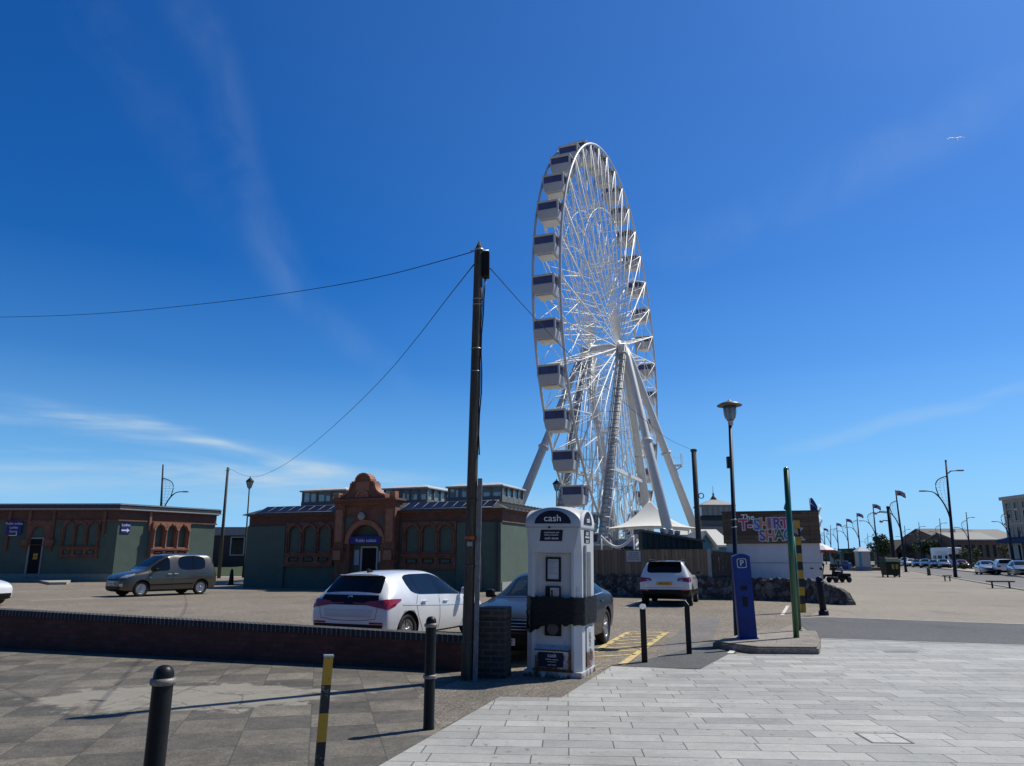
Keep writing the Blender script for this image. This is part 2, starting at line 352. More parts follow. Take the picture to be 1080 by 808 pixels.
# dark and pale slabs of the left pavement
def slab_mat():
    m, nt, b = new_mat('chequered_paving'); v = coords(nt, None, radians(-14))
    ck = _n(nt, 'ShaderNodeTexChecker'); ck.inputs['Scale'].default_value = 1/.62; nt.links.new(v, ck.inputs['Vector'])
    vv = coords(nt)
    br = _n(nt, 'ShaderNodeTexBrick'); nt.links.new(v, br.inputs['Vector']); br.offset = 0
    br.inputs['Scale'].default_value = 1; br.inputs['Brick Width'].default_value = .62; br.inputs['Row Height'].default_value = .62; br.inputs['Mortar Size'].default_value = .006
    br.inputs['Color1'].default_value = (.78, .78, .78, 1); br.inputs['Color2'].default_value = (1.22, 1.2, 1.17, 1); br.inputs['Mortar'].default_value = (.45, .45, .45, 1)
    c = mix(nt, ck.outputs['Fac'], (.100, .090, .076), (.142, .125, .102))
    c = mix(nt, .8, c, br.outputs['Color'], 'MULTIPLY')
    f = noise(nt, vv, .8, 8, .7); c = mix(nt, 1.0, c, ramp(nt, f, [(.32, (.62, .60, .58)), (.5, (1, 1, 1)), (.68, (1.35, 1.32, 1.27))]), 'MULTIPLY')
    c = mix(nt, 1.0, c, ramp(nt, noise(nt, vv, 4.5, 8, .8), [(.36, (.72,)*3), (.56, (1.06,)*3)]), 'MULTIPLY')
    vo = _n(nt, 'ShaderNodeTexVoronoi'); vo.inputs['Scale'].default_value = 70; nt.links.new(vv, vo.inputs['Vector'])
    bw = _n(nt, 'ShaderNodeRGBToBW'); nt.links.new(vo.outputs['Color'], bw.inputs[0])
    c = mix(nt, 1.0, c, ramp(nt, bw.outputs[0], [(.2, (.75,)*3), (.8, (1.2,)*3)]), 'MULTIPLY')
    # worn concrete patch with soft ragged edge
    g = gp(205, 735)
    mp = _n(nt, 'ShaderNodeMapping'); tcx = _n(nt, 'ShaderNodeTexCoord'); nt.links.new(tcx.outputs['Object'], mp.inputs['Vector'])
    mp.vector_type = 'POINT'; mp.inputs['Location'].default_value = (-g.x/1.75, -g.y/.95, 0); mp.inputs['Scale'].default_value = (1/1.75, 1/.95, 1)
    ln = _n(nt, 'ShaderNodeVectorMath', operation='LENGTH'); nt.links.new(mp.outputs[0], ln.inputs[0])
    ns = noise(nt, vv, 2.2, 6, .6); ad = _n(nt, 'ShaderNodeMath', operation='MULTIPLY_ADD'); nt.links.new(ns, ad.inputs[0]); ad.inputs[1].default_value = 1.9; nt.links.new(ln.outputs['Value'], ad.inputs[2])
    pf = _n(nt, 'ShaderNodeMapRange', interpolation_type='SMOOTHSTEP'); pf.inputs['From Min'].default_value = 1.78; pf.inputs['From Max'].default_value = 1.95
    pf.inputs['To Min'].default_value = 1; pf.inputs['To Max'].default_value = 0; nt.links.new(ad.outputs[0], pf.inputs['Value'])
    pc = ramp(nt, noise(nt, vv, 1.7, 8, .7), [(.3, (.15, .13, .105)), (.48, (.25, .225, .185)), (.6, (.22, .197, .163)), (.72, (.28, .255, .215))])
    v2 = _n(nt, 'ShaderNodeTexVoronoi', feature='DISTANCE_TO_EDGE'); v2.inputs['Scale'].default_value = 1.1
    wn = _n(nt, 'ShaderNodeTexNoise'); wn.inputs['Scale'].default_value = 3; wn.inputs['Detail'].default_value = 6; nt.links.new(vv, wn.inputs['Vector'])
    nt.links.new(mix(nt, .22, vv, wn.outputs['Color']), v2.inputs['Vector'])
    pc = mix(nt, 1.0, pc, ramp(nt, v2.outputs['Distance'], [(0, (.4,)*3), (.012, (1,)*3)]), 'MULTIPLY')
    c = mix(nt, pf.outputs[0], c, pc)
    # pinkish worn mortar smears
    pk = noise(nt, coords(nt, (.6, 1.6, 1)), 1.6, 5, .6)
    c = mix(nt, ramp(nt, pk, [(.66, (0, 0, 0)), (.72, (.5, .5, .5))]), c, (.24, .15, .125))
    nt.links.new(c, b.inputs['Base Color']); b.inputs['Roughness'].default_value = .9
    bump(nt, b, noise(nt, vv, 60, 3), .3, .008)
    return m
m_slab = slab_mat()
def granite_mat():
    m, nt, b = new_mat('pale_granite_planks'); v = coords(nt, None, radians(4))
    br = _n(nt, 'ShaderNodeTexBrick'); nt.links.new(v, br.inputs['Vector']); br.offset = .37; br.offset_frequency = 2; br.squash = 1.35; br.squash_frequency = 3
    br.inputs['Scale'].default_value = 1; br.inputs['Brick Width'].default_value = .62; br.inputs['Row Height'].default_value = .27; br.inputs['Mortar Size'].default_value = .0065
    br.inputs['Mortar Smooth'].default_value = .3
    br.inputs['Color1'].default_value = (.27, .268, .26, 1); br.inputs['Color2'].default_value = (.40, .393, .375, 1); br.inputs['Mortar'].default_value = (.08, .078, .074, 1)
    vv = coords(nt)
    c = mix(nt, 1.0, br.outputs['Color'], ramp(nt, noise(nt, vv, .6, 7, .65), [(.3, (.76, .765, .77)), (.5, (1, 1, .99)), (.7, (1.14, 1.12, 1.09))]), 'MULTIPLY')
    c = mix(nt, 1.0, c, ramp(nt, noise(nt, vv, 5.5, 8, .8), [(.32, (.86,)*3), (.6, (1.05,)*3)]), 'MULTIPLY')
    c = mix(nt, 1.0, c, ramp(nt, noise(nt, vv, 130, 2, .5), [(.35, (.86,)*3), (.65, (1.12,)*3)]), 'MULTIPLY')
    sp = ramp(nt, noise(nt, vv, 2.3, 3, .4), [(.70, (0, 0, 0)), (.76, (.45, .45, .45))])
    c = mix(nt, sp, c, (.22, .205, .185))
    gm_ = ramp(nt, noise(nt, vv, 11, 2, .3), [(.70, (1, 1, 1)), (.73, (.62, .61, .59))])
    c = mix(nt, 1.0, c, gm_, 'MULTIPLY')
    lt = ramp(nt, noise(nt, coords(nt, (.35, 1.3, 1), .5), 1.1, 6, .7), [(.56, (1, 1, 1)), (.72, (.80, .79, .77))])
    c = mix(nt, 1.0, c, lt, 'MULTIPLY')
    nt.links.new(c, b.inputs['Base Color']); b.inputs['Roughness'].default_value = .75
    bump(nt, b, br.outputs['Fac'], -.35, .004)
    return m
m_gran = granite_mat()
sheet('ground', [(-4000, -200), (4000, -200), (4000, 6000), (-4000, 6000)], 0, m_prom)
park = [gp(-700, 684)+Vector((0, 0, 0)), gp(490, 700), gp(552, 716), gp(640, 703), gp(738, 706), gp(775, 690), gp(800, 673), gp(850, 652), gp(868, 641), Vector((14.5, 34)), Vector((9, 60)), Vector((-70, 70))]
sheet('car_park', [(p[0], p[1]) for p in park], .004, m_park)
wl, wr = gp(-420, 668), gp(489, 708)           # line of the low wall, front face
W0, W1 = gp(0, 684), gp(489, 709)
wd = (W1-W0).normalized(); Wl = W0-wd*9.0
left_pave = [(Wl.x, Wl.y), (W1.x, W1.y), gp(552, 716)[:2], gp(592, 737)[:2], gp(527, 736)[:2], gp(395, 812)[:2], (-.2, 3.0), (-.2, -3), (-12, -3), (-25, 10)]
sheet('pavement', left_pave, .008, m_slab)
sheet('worn_verge', [gp(500, 712)[:2], gp(600, 716)[:2], gp(645, 703)[:2], gp(592, 737)[:2], gp(527, 736)[:2], gp(465, 770)[:2], gp(440, 735)[:2]], .010, m_worn)
gran = [(-.2, -3), (-.2, 3.0), gp(395, 812)[:2], gp(527, 736)[:2], gp(592, 737)[:2], gp(645, 703.5)[:2], gp(738, 707)[:2], gp(768, 691)[:2], gp(865, 690)[:2], gp(866, 674)[:2], gp(1080, 681)[:2], gp(1600, 700)[:2], (30, 2), (30, -3)]
sheet('granite_paving', gran, .012, m_gran)
strip = [gp(866, 674)[:2], gp(862, 672)[:2], gp(835, 653)[:2], gp(870, 651)[:2], gp(1080, 659)[:2], gp(1700, 683)[:2], gp(1600, 700)[:2], gp(1080, 681)[:2]]
sheet('asphalt_path', strip, .008, m_asph)
sheet('tarmac_patch', [gp(645, 703)[:2], gp(700, 692)[:2], gp(770, 672)[:2], gp(800, 664)[:2], gp(805, 672)[:2], gp(775, 690)[:2], gp(738, 706)[:2]], .008, m_asph)
sheet('tarmac_trench', [gp(690, 690)[:2], gp(735, 650)[:2], gp(760, 652)[:2], gp(745, 692)[:2]], .006, speckle('patched_tarmac', (.15, .135, .125), (.11, .1, .09), (.2, .18, .16), .2, .6))
def line_strip(b, p, q, wdt, z):
    p, q = Vector(p[:2]), Vector(q[:2]); d = (q-p).normalized(); n = Vector((-d.y, d.x))*wdt/2
    b.face([b.v((x.x, x.y, z)) for x in (p-n, q-n, q+n, p+n)])
def worn_paint(name, col, under):
    m, nt, b = new_mat(name); v = coords(nt)
    f = noise(nt, v, 7, 8, .75); c = mix(nt, ramp(nt, f, [(.36, (0, 0, 0)), (.5, (1, 1, 1))]), under, col)
    nt.links.new(c, b.inputs['Base Color']); b.inputs['Roughness'].default_value = .8; return m
wp = worn_paint('worn_white_paint', (.62, .60, .56), (.25, .2, .16)); yp = worn_paint('worn_yellow_paint', (.58, .44, .17), (.2, .16, .12))
b = MB()
Y0 = [gp(663, 667), gp(703, 667), gp(655, 702), gp(607, 699)]
line_strip(b, Y0[0], Y0[1], .10, .0095); line_strip(b, Y0[1], Y0[2], .12, .0095); line_strip(b, Y0[0], Y0[3], .12, .0095)
for k in range(1, 8):
    t = k/8; p = Y0[0].lerp(Y0[3], t); q = Y0[1].lerp(Y0[2], max(0, t-.12)); line_strip(b, p, q, .09, .0095)
structure(b, 'yellow_hatching', yp)
b = MB()
for (a, c) in (((825, 649), (831, 639)), ((722, 641), (738, 631)), ((660, 641), (676, 634)), ((20, 624), (110, 622)), ((30, 634), (118, 630)), ((770, 690), (776, 684))): line_strip(b, gp(*a), gp(*c), .10, .0095 if a[0] != 770 else .016)
structure(b, 'bay_markings', wp)
b = MB(); line_strip(b, gp(866, 651), gp(1080, 658.6), .16, .012); line_strip(b, gp(1080, 658.6), gp(1700, 682), .16, .012)
line_strip(b, gp(868, 674.5), gp(1080, 681.5), .14, .0165); line_strip(b, gp(1080, 681.5), gp(1600, 700), .14, .0165)
structure(b, 'edging_setts', brick_mat('pale_setts', (.42, .41, .39), (.33, .32, .3), (.15, .15, .14), .2, 5, .012))
# kerbed island with the meter and posts
isl = [gp(752, 684), gp(800, 690.5), gp(864, 691), gp(866, 683), gp(862, 672), gp(800, 671)]
b = MB(); b.prism([(p.x, p.y) for p in isl], -.05, .13, 'xy')
bmesh.ops.bevel(b.bm, geom=[e for e in b.bm.edges if all(v.co.z > .1 for v in e.verts)], offset=.03, segments=2, affect='EDGES')
structure(b, 'kerb_island', speckle('kerb_concrete', (.25, .215, .18), (.18, .155, .13), (.33, .29, .25), .25, 1.2, 1, cracks=1.2))
# far promenade road
rd = Vector((ray(884, 589).x, ray(884, 589).y)).normalized(); rn = Vector((rd.y, -rd.x))
n0 = Vector(gp(1080, 622)[:2]); f0 = Vector(gp(1080, 609.5)[:2])
def road_poly(a, c, back=-60, fwd=900): return [tuple(a+rd*back), tuple(c+rd*back), tuple(c+rd*fwd), tuple(a+rd*fwd)]
sheet('road', road_poly(n0, f0), .006, m_road)
b = MB(); kp = road_poly(f0, f0+rn*3.2); b.prism([kp[0], kp[1], kp[2], kp[3]], -.02, .12, 'xy'); structure(b, 'far_pavement', M('pale_pavement', (.34, .30, .26), .9, var=.15, scale=.5))
b = MB(); kp = road_poly(n0-rn*.25, n0); b.prism(kp, -.02, .05, 'xy'); structure(b, 'kerb', concrete)
sheet('parking_strip', road_poly(f0+rn*3.25, f0+rn*12), .006, m_road)
# ================================================================== foreground furniture
def h_at(px, py, Y): return dp(px, py, Y).z
def bollard(px, pyb, pyt, label):
    p = gp(px, pyb); H = h_at(px, pyt, p.y)
    t = thing('bollard', label, 'bollard', (p.x, p.y, .008), 0, 'black domed bollards with pale rings')
    r = .053
    b = MB(); b.lathe([(r*1.05, -.1), (r*1.05, .02), (r, .03), (r, H-.09), (r*.98, H-.078)], 24); b.build('shaft', black_p, t)
    b = MB(); b.lathe([(r*.95, H-.075), (r*1.0, H-.055), (r*.95, H-.036), (r*.80, H-.018), (r*.56, H-.006), (r*.30, H-.001), (.006, H)], 24); b.build('domed_cap', black_p, t)
    for z in (H-.082, H-.082-.46*H):
        b = MB(); b.lathe([(r*.99, z-.02), (r*1.2, z-.016), (r*1.28, z), (r*1.2, z+.014), (r*.99, z+.018)], 24); b.build('ring', ring_m, t)
    return t
ring_m = M('worn_pale_ring_paint', (.22, .20, .175), .55, .2, var=.45, scale=30)
b1 = bollard(452, 770, 651, 'whole black domed bollard with pale rings just left of the utility pole')
# the near bollard is the same casting, measured by its top
Hb = h_at(452, 651, gp(452, 770).y)
q = ray(173.5, 703); t_ = (Hb-EYE)/q.z; pb = Vector((q.x*t_-.005, q.y*t_, 0))
b2 = copy_tree(b1); b2.location = (pb.x, pb.y, .008); b2['label'] = 'nearest black domed bollard with pale rings, cut off by the bottom edge'
b2.rotation_euler = (0, radians(.3), .4)
# striped post
q = ray(344.5, 694); t_ = (.93-EYE)/q.z; p = Vector((q.x*t_, q.y*t_, 0))
t = thing('striped_post', 'short square post in worn yellow and black stripes between the two domed bollards', 'post', (p.x-.02, p.y, .008))
t.rotation_euler = (0, radians(2.0), radians(20))
m, nt2, bb = new_mat('worn_stripe_yellow'); v = coords(nt2); fn = noise(nt2, v, 14, 8, .8)
nt2.links.new(mix(nt2, ramp(nt2, fn, [(.36, (1, 1, 1)), (.41, (0, 0, 0))]), (.52, .29, .02), (.02, .02, .02)), bb.inputs['Base Color']); bb.inputs['Roughness'].default_value = .6; ys = m
m, nt2, bb = new_mat('worn_stripe_black'); v = coords(nt2); fn = noise(nt2, v, 22, 8, .8)
nt2.links.new(mix(nt2, ramp(nt2, fn, [(.58, (0, 0, 0)), (.63, (1, 1, 1))]), (.016, .016, .017), (.42, .38, .32)), bb.inputs['Base Color']); bb.inputs['Roughness'].default_value = .6; bs = m
z = .93; sgm = [(.18, ys), (.18, bs), (.18, ys), (.24, bs), (.15, ys)]
for k, (h, mm) in enumerate(sgm):
    b = MB(); e = .029; b.box(-e, e, -e, e, z-h, z); b.build('stripe', mm, t); z -= h
b = MB(); b.box(-.033, .033, -.033, .033, .93, .942); b.build('cap', grey_steel, t)
# ---------------- low brick wall and pier
wall_brick = brick_mat('dark_red_brick', (.16, .045, .034), (.10, .028, .022), (.06, .042, .034), stain=.5, noise_scale=2.5)
cope_m = brick_mat('blue_brick_coping', (.018, .018, .024), (.034, .034, .042), (.15, .145, .14), .085, .4, .009, stain=.4)
def wall_run(p0, p1, h0, h1, th=.22):
    ang = atan2(p1.y-p0.y, p1.x-p0.x); L = (Vector(p1[:2])-Vector(p0[:2])).length
    t = thing('brick_wall', 'long low dark red brick wall with a blue brick on edge coping beside the car park', 'wall', (p0.x, p0.y, 0), ang)
    b = MB(); b.hexa([(0, 0, -.2), (L, 0, -.2), (L, th, -.2), (0, th, -.2), (0, 0, h0-.112), (L, 0, h1-.112), (L, th, h1-.112), (0, th, h0-.112)]); b.build('brickwork', wall_brick, t)
    b = MB(); n = 40
    for i in range(n):
        pass
    b.hexa([(0, -.022, h0-.11), (L, -.022, h1-.11), (L, th+.022, h1-.11), (0, th+.022, h0-.11), (0, -.022, h0), (L, -.022, h1), (L, th+.022, h1), (0, th+.022, h0)], .012); b.build('coping', cope_m, t)
    return t
hL, hR = h_at(0, 643, W0.y), h_at(486, 670, W1.y)
slope = (hR-hL)/(W1-W0).length
wall_run(Vector((Wl.x, Wl.y, 0)), W1, hL-slope*9, hR)
p = gp(500.5, 716); q = gp(532.5, 717); ang = atan2(q.y-p.y, q.x-p.x); L = (q-p).length; H = h_at(516, 641, p.y)
pier_m = brick_mat('sooty_brick', (.035, .029, .026), (.058, .046, .04), (.085, .075, .068), stain=.6, noise_scale=3, msize=.012)
t = thing('brick_pier', 'square dark weathered brick pier standing between the utility pole and the cash kiosk', 'brick pier', (p.x, p.y, 0), ang)
b = MB(); b.box(0, L, 0, L*1.05, -.1, H-.16, .012); b.build('shaft', pier_m, t)
b = MB(); b.box(-.006, L+.006, -.006, L*1.05+.006, H-.158, H, .015); b.build('capping_course', pier_m, t)
# ---------------- utility pole
pole_m, nt2, bb = new_mat('weathered_pole_wood')
v = coords(nt2, (1, 1, .06)); f1 = noise(nt2, v, 38, 6, .7); c = ramp(nt2, f1, [(.3, (.03, .025, .018)), (.55, (.08, .068, .05)), (.75, (.13, .113, .086))])
nt2.links.new(c, bb.inputs['Base Color']); bb.inputs['Roughness'].default_value = .9; bump(nt2, bb, f1, .8, .012)
p = gp(492, 718); top = dp(505.5, 254, p.y)
t = thing('utility_pole', 'tall weathered wooden utility pole with a metal conduit and a black box near its top', 'utility pole', (p.x, p.y, 0))
def up(z): return (top.x-p.x)*z/top.z
Hp = top.z
b = MB(); b.tube([(up(-.3), 0, -.3), (up(.5), 0, .5), (up(3), 0, 3), (up(Hp-.16), 0, Hp-.16), (up(Hp), 0, Hp)], [.080, .078, .074, .068, .010], 20); b.build('shaft', pole_m, t)
zc = h_at(503, 505, p.y)
b = MB()
for k in (0,):
    b.hexa([(.082, -.075, 0), (.150, -.075, 0), (.150, -.01, 0), (.082, -.01, 0), (.082+up(zc), -.075, zc), (.145+up(zc), -.075, zc), (.145+up(zc), -.01, zc), (.082+up(zc), -.01, zc)], .008)
b.build('conduit', M('dull_zinc', (.17, .175, .18), .6, .3, var=.35, scale=12), t)
for zz in (.5, 1.5, 2.4):
    b = MB(); b.lathe([(.075, zz-.012), (.086, zz-.012), (.086, zz+.012), (.075, zz+.012)], 20, (up(zz), 0, 0)); b.build('strap', M('rusty_strap', (.10, .09, .08), .6, .4), t)
zb0, zb1 = h_at(513, 293, p.y), h_at(513, 267, p.y)
b = MB(); b.box(.062, .165, -.085, .07, zb0, zb1, .015); b.build('terminal_box', black_plastic, t, loc=(up(zb1), 0, 0))
zo = h_at(492, 567, p.y)
b = MB(); b.lathe([(.07, zo-.025), (.083, zo-.025), (.083, zo+.025), (.07, zo+.025)], 20, (up(zo), 0, 0)); b.build('orange_band', M('orange_tape', (.42, .10, .02), .6, var=.3), t)
b = MB(); b.box(-.045+up(zo), .03+up(zo), -.088, -.078, zo-.12, zo-.06); b.build('number_plate', M('pole_plate', (.3, .3, .3), .5), t)
zz0, zz1 = h_at(500, 480, p.y), zb0
pts = [(.10+up(zb0)+.02, -.02, zb0-.005)] + [(.085+up(zz)+.014*sin(zz*5), -.02, zz) for zz in [zz1-(zz1-zz0)*k/9 for k in range(1, 10)]]
b = MB(); b.tube(pts, .011, 6); b.tube([(x-.02, y-.02, z) for x, y, z in pts], .007, 6); b.build('down_cable', black_plastic, t)
zk = h_at(505, 264, p.y)
b = MB(); b.lathe([(.066, zk-.012), (.074, zk-.012), (.074, zk+.012), (.066, zk+.012)], 18, (up(zk), 0, 0)); b.tube([(up(zk)-.13, -.03, zk-.03), (up(zk)+.15, -.03, zk-.02)], .014, 6); b.build('bracket', grey_steel, t)
for zz in [h_at(500, y, p.y) for y in (316, 322, 368, 392)]:
    b = MB(); b.lathe([(.068, zz-.006), (.079, zz-.006), (.079, zz+.006), (.068, zz+.006)], 14, (up(zz), 0, 0)); b.build('cable_clip', grey_steel, t)
main_top = Vector((p.x+up(zk), p.y, zk))
# ---------------- overhead cables
def cable(label, pts2, r=.011):
    """pts2: list of world points joined by a smooth sagging curve"""
    P = [Vector(q) for q in pts2]; out = []
    for i in range(len(P)-1):
        p0, p1, p2, p3 = P[max(i-1, 0)], P[i], P[i+1], P[min(i+2, len(P)-1)]
        for k in range(8):
            s = k/8; out.append(.5*((2*p1)+(p2-p0)*s+(2*p0-5*p1+4*p2-p3)*s*s+(3*p1-p0-3*p2+p3)*s**3))
    out.append(P[-1])
    b = MB(); b.tube(out, r, 5); return tag(b.build('overhead_cable', black_plastic), label, 'cable', 'overhead cables')
def along(pix, Y0, Y1): return [dp(x, y, Y0+(Y1-Y0)*k/(len(pix)-1)) for k, (x, y) in enumerate(pix)]
Yp = main_top.y
cable('thin overhead cable running from the pole top to the left edge of the sky', along([(501, 265), (400, 292), (300, 309.5), (200, 322), (100, 331), (0, 334.5), (-160, 336)], Yp, 24), .007)
cable('overhead cable sagging steeply from the pole top down behind the toilets', along([(500, 279), (470, 317), (440, 356), (410, 392), (380, 423), (350, 451), (325, 472), (300, 490), (280, 500), (267, 503), (255, 500.5), (241, 494)], Yp, 64), .010)
cable('overhead cable running from the pole past the wheel to the timber post', along([(517, 283), (560, 331), (600, 373), (640, 409), (680, 443), (705, 463), (731, 475)], Yp, 38), .008)
# ---------------- cash kiosk
kl, kf, kr = gp(551.5, 712), gp(612.7, 717), gp(627, 707)
fd = Vector((.94, -.33)).normalized(); KW = .80
kang = atan2(fd.y, fd.x)
ko = Vector((kf.x-fd.x*KW, kf.y-fd.y*KW, .01))
kiosk = thing('cash_kiosk', 'white cash machine kiosk with domed roof wrapped in a band of black plastic', 'cash kiosk', ko, kang)
kiosk.rotation_euler = (0, radians(.9), kang)
def rusty(name, z0, z1, amt):
    m, nt, b = new_mat(name); v = coords(nt)
    tc = _n(nt, 'ShaderNodeTexCoord'); sp = _n(nt, 'ShaderNodeSeparateXYZ'); nt.links.new(tc.outputs['Object'], sp.inputs[0])
    mr = _n(nt, 'ShaderNodeMapRange'); mr.inputs['From Min'].default_value = z0; mr.inputs['From Max'].default_value = z1; nt.links.new(sp.outputs['Z'], mr.inputs['Value'])
    n1 = noise(nt, coords(nt, (1, 1, .35)), 9, 8, .75)
    md = _n(nt, 'ShaderNodeMath', operation='MULTIPLY_ADD'); nt.links.new(mr.outputs[0], md.inputs[0]); md.inputs[1].default_value = -amt; nt.links.new(n1, md.inputs[2])
    rf = ramp(nt, md.outputs[0], [(.38, (0, 0, 0)), (.5, (1, 1, 1))])
    base = ramp(nt, noise(nt, coords(nt, (1, 1, .25)), 3, 6, .7), [(.3, (.43, .445, .455)), (.7, (.57, .58, .58))])
    rc = ramp(nt, noise(nt, v, 22, 6, .7), [(.3, (.05, .025, .015)), (.7, (.17, .065, .025))])
    nt.links.new(mix(nt, rf, base, rc), b.inputs['Base Color']); b.inputs['Roughness'].default_value = .5; return m
kw = rusty('kiosk_white_paint', .0, .16, .22); kwd = rusty('kiosk_rusty_sill', .30, .34, .16); kwc = rusty('kiosk_clean_paint', -.4, -.1, .6)
D = KW; zE = h_at(580, 553, kf.y); z1, z2 = zE-.52, zE          # z1 lower body top of chamfer
def H_(px, py): return h_at(px, py, kf.y+.1)
# plinth
b = MB(); b.box(-.015, KW+.015, -.015, D+.015, -.05, .09, .008); b.build('plinth', kw, kiosk)
# shell: corners chamfered below, tapering to square at the eaves
ch = .095
def ring(c, z): return [(c, 0, z), (KW-c, 0, z), (KW, c, z), (KW, D, z), (0, D, z), (0, c, z)]
b = MB(); R0, R1, R2 = [[b.v(q) for q in ring(c, z)] for c, z in ((ch, .09), (ch, z1+.12), (.008, z2-.02))]
for A, B in ((R0, R1), (R1, R2)):
    for i in range(6):
        if A is R0 and i == 0: continue
        b.face([A[i], A[(i+1) % 6], B[(i+1) % 6], B[i]])
b.face(R0[::-1]); b.face(R2)
# front with a deep recess
zr0, zr1 = .36, H_(575, 583); xa, xb = ch+.035, KW-ch-.035; dpth = .11
fr = [b.v(q) for q in ((xa, 0, zr0), (xb, 0, zr0), (xb, 0, zr1), (xa, 0, zr1))]; bk = [b.v(q) for q in ((xa+.02, dpth, zr0+.06), (xb-.02, dpth, zr0+.06), (xb-.02, dpth, zr1-.02), (xa+.02, dpth, zr1-.02))]
o_ = [R0[0], R0[1], R1[1], R1[0]]
for i in range(4):
    b.face([o_[i], o_[(i+1) % 4], fr[(i+1) % 4], fr[i]]); b.face([fr[i], fr[(i+1) % 4], bk[(i+1) % 4], bk[i]])
b.face(bk); b.build('cabinet', kw, kiosk)
# roof: cross vault with arched gables on every side
zt = H_(590, 534); arcH = zt-z2
b = MB(); ov = .012
def rz(u, v):
    a = max(0, 1-(2*u-1)**2)**.5; c = max(0, 1-(2*v-1)**2)**.5
    k = 9.0; return z2+arcH*min(1.0, math.log(math.exp(k*a)+math.exp(k*c))/k-.02*0)*.985
b.grid(lambda u, v: (-ov+(KW+2*ov)*(.5-.5*cos(pi*u)), -ov+(D+2*ov)*(.5-.5*cos(pi*v)), z2+arcH*.93*(abs(sin(pi*u))**4+(abs(sin(pi*v))*.92)**4)**.25), 28, 28)
def skirt(fn):
    n = 28; A = [b.v((*fn(k/n), z2+arcH*0.0-.0)) for k in range(n+1)]
bmesh.ops.recalc_face_normals(b.bm, faces=b.bm.faces)
# close the gables and the eaves
edge = [e for e in b.bm.edges if e.is_boundary]
r = bmesh.ops.extrude_edge_only(b.bm, edges=edge)
for g in r['geom']:
    if isinstance(g, bmesh.types.BMVert): g.co.z = z2-.028
b.build('roof', kwc, kiosk)
def half_disc(x0, x1, z0, hz, n=16): cx = (x0+x1)/2; return [(cx+(x1-x0)/2*cos(pi*k/n), z0+hz*sin(pi*k/n)) for k in range(n+1)]
b = MB(); b.prism(half_disc(.13, KW-.13, z2+.012, arcH*.72), -ov-.008, -ov-.003); sgn = b.build('header_panel', navy, kiosk)
text('cash', .135, white_ink, sgn, loc=(KW*.5, -ov-.010, z2+.085), sx=1.12)
b = MB(); b.prism(half_disc(.16, D-.16, z2+.012, arcH*.72), KW+ov+.003, KW+ov+.008, 'yz'); sg2 = b.build('header_panel', navy, kiosk)
text('cash', .11, white_ink, sg2, loc=(KW+ov+.010, D*.5, z2+.075), rot=(pi/2, 0, pi/2))
b = MB(); b.box(-.012, KW+.012, -.012, D+.012, z2-.046, z2-.028); b.build('eaves_trim', M('kiosk_grey', (.33, .34, .35), .5), kiosk)
def front_y(z): return 0.0
# blue information sticker under the eaves
zs0, zs1 = H_(580, 571), H_(580, 559)
b = MB(); b.hexa([(.205, -.004, zs0), (.535, -.004, zs0), (.535, .0, zs0), (.205, 0, zs0), (.22, -.004, zs1), (.55, -.004, zs1), (.55, 0, zs1), (.22, 0, zs1)]); s = b.build('sticker', navy, kiosk)
zc = (zs0+zs1)/2
text('withdrawals and', .034, white_ink, s, loc=(.38, -.006, zc+.042), ext=.001); text('balance enquiries', .03, white_ink, s, loc=(.38, -.006, zc+.008), ext=.001)
text('cash zone', .052, white_ink, s, loc=(.38, -.006, zc-.038), ext=.001)
b = MB(); b.box(.335, .365, -.02, 0, zs1+.02, zs1+.05, .004); b.build('camera', rubber, kiosk)
# recess contents
za, zb_ = H_(582, 614), H_(582, 588)
b = MB(); b.plate([(.27, za), (.49, za), (.49, zb_), (.27, zb_)], [[(.295, za+.03), (.465, za+.03), (.465, zb_-.025), (.295, zb_-.025)]], dpth-.03, dpth-.001); nf = b.build('notice_frame', black_plastic, kiosk)
b = MB(); b.box(.296, .464, dpth-.016, dpth-.006, za+.031, zb_-.026); nb = b.build('notice', M('notice_paper', (.42, .44, .48), .6, var=.05), nf)
b = MB()
for k in range(7): b.box(.315, .44-.03*(k % 3), dpth-.019, dpth-.0165, zb_-.06-.028*k, zb_-.052-.028*k)
b.build('notice_print', M('faint_print', (.2, .22, .27), .6), nf)
za, zb_ = H_(580, 633), H_(580, 619)
b = MB(); b.box(.27, .49, dpth-.05, dpth-.001, za-.02, zb_, .01); kp_ = b.build('control_panel', black_plastic, kiosk)
b = MB(); b.box(.345, .478, dpth-.064, dpth-.051, za, zb_-.015, .006); b.build('keypad_plate', grey_steel, kp_)
for i in range(3):
    for j in range(4):
        b = MB(); b.box(.36+.036*i, .388+.036*i, dpth-.072, dpth-.0645, za+.012+.03*j, za+.034+.03*j, .002); b.build('key', black_plastic if i == 0 else alloy, kp_)
za, zb_ = H_(580, 672), H_(580, 656)
b = MB(); b.box(.26, .50, dpth-.045, dpth-.001, za, zb_+.04, .012); pn = b.build('lower_unit', black_plastic, kiosk)
b = MB(); b.lathe([(.075, dpth-.06), (.085, dpth-.052), (.085, dpth-.046)], 24, (.38, 0, (za+zb_)/2), 'y'); b.build('dial', M('grey_plastic', (.06, .06, .065), .5), pn)
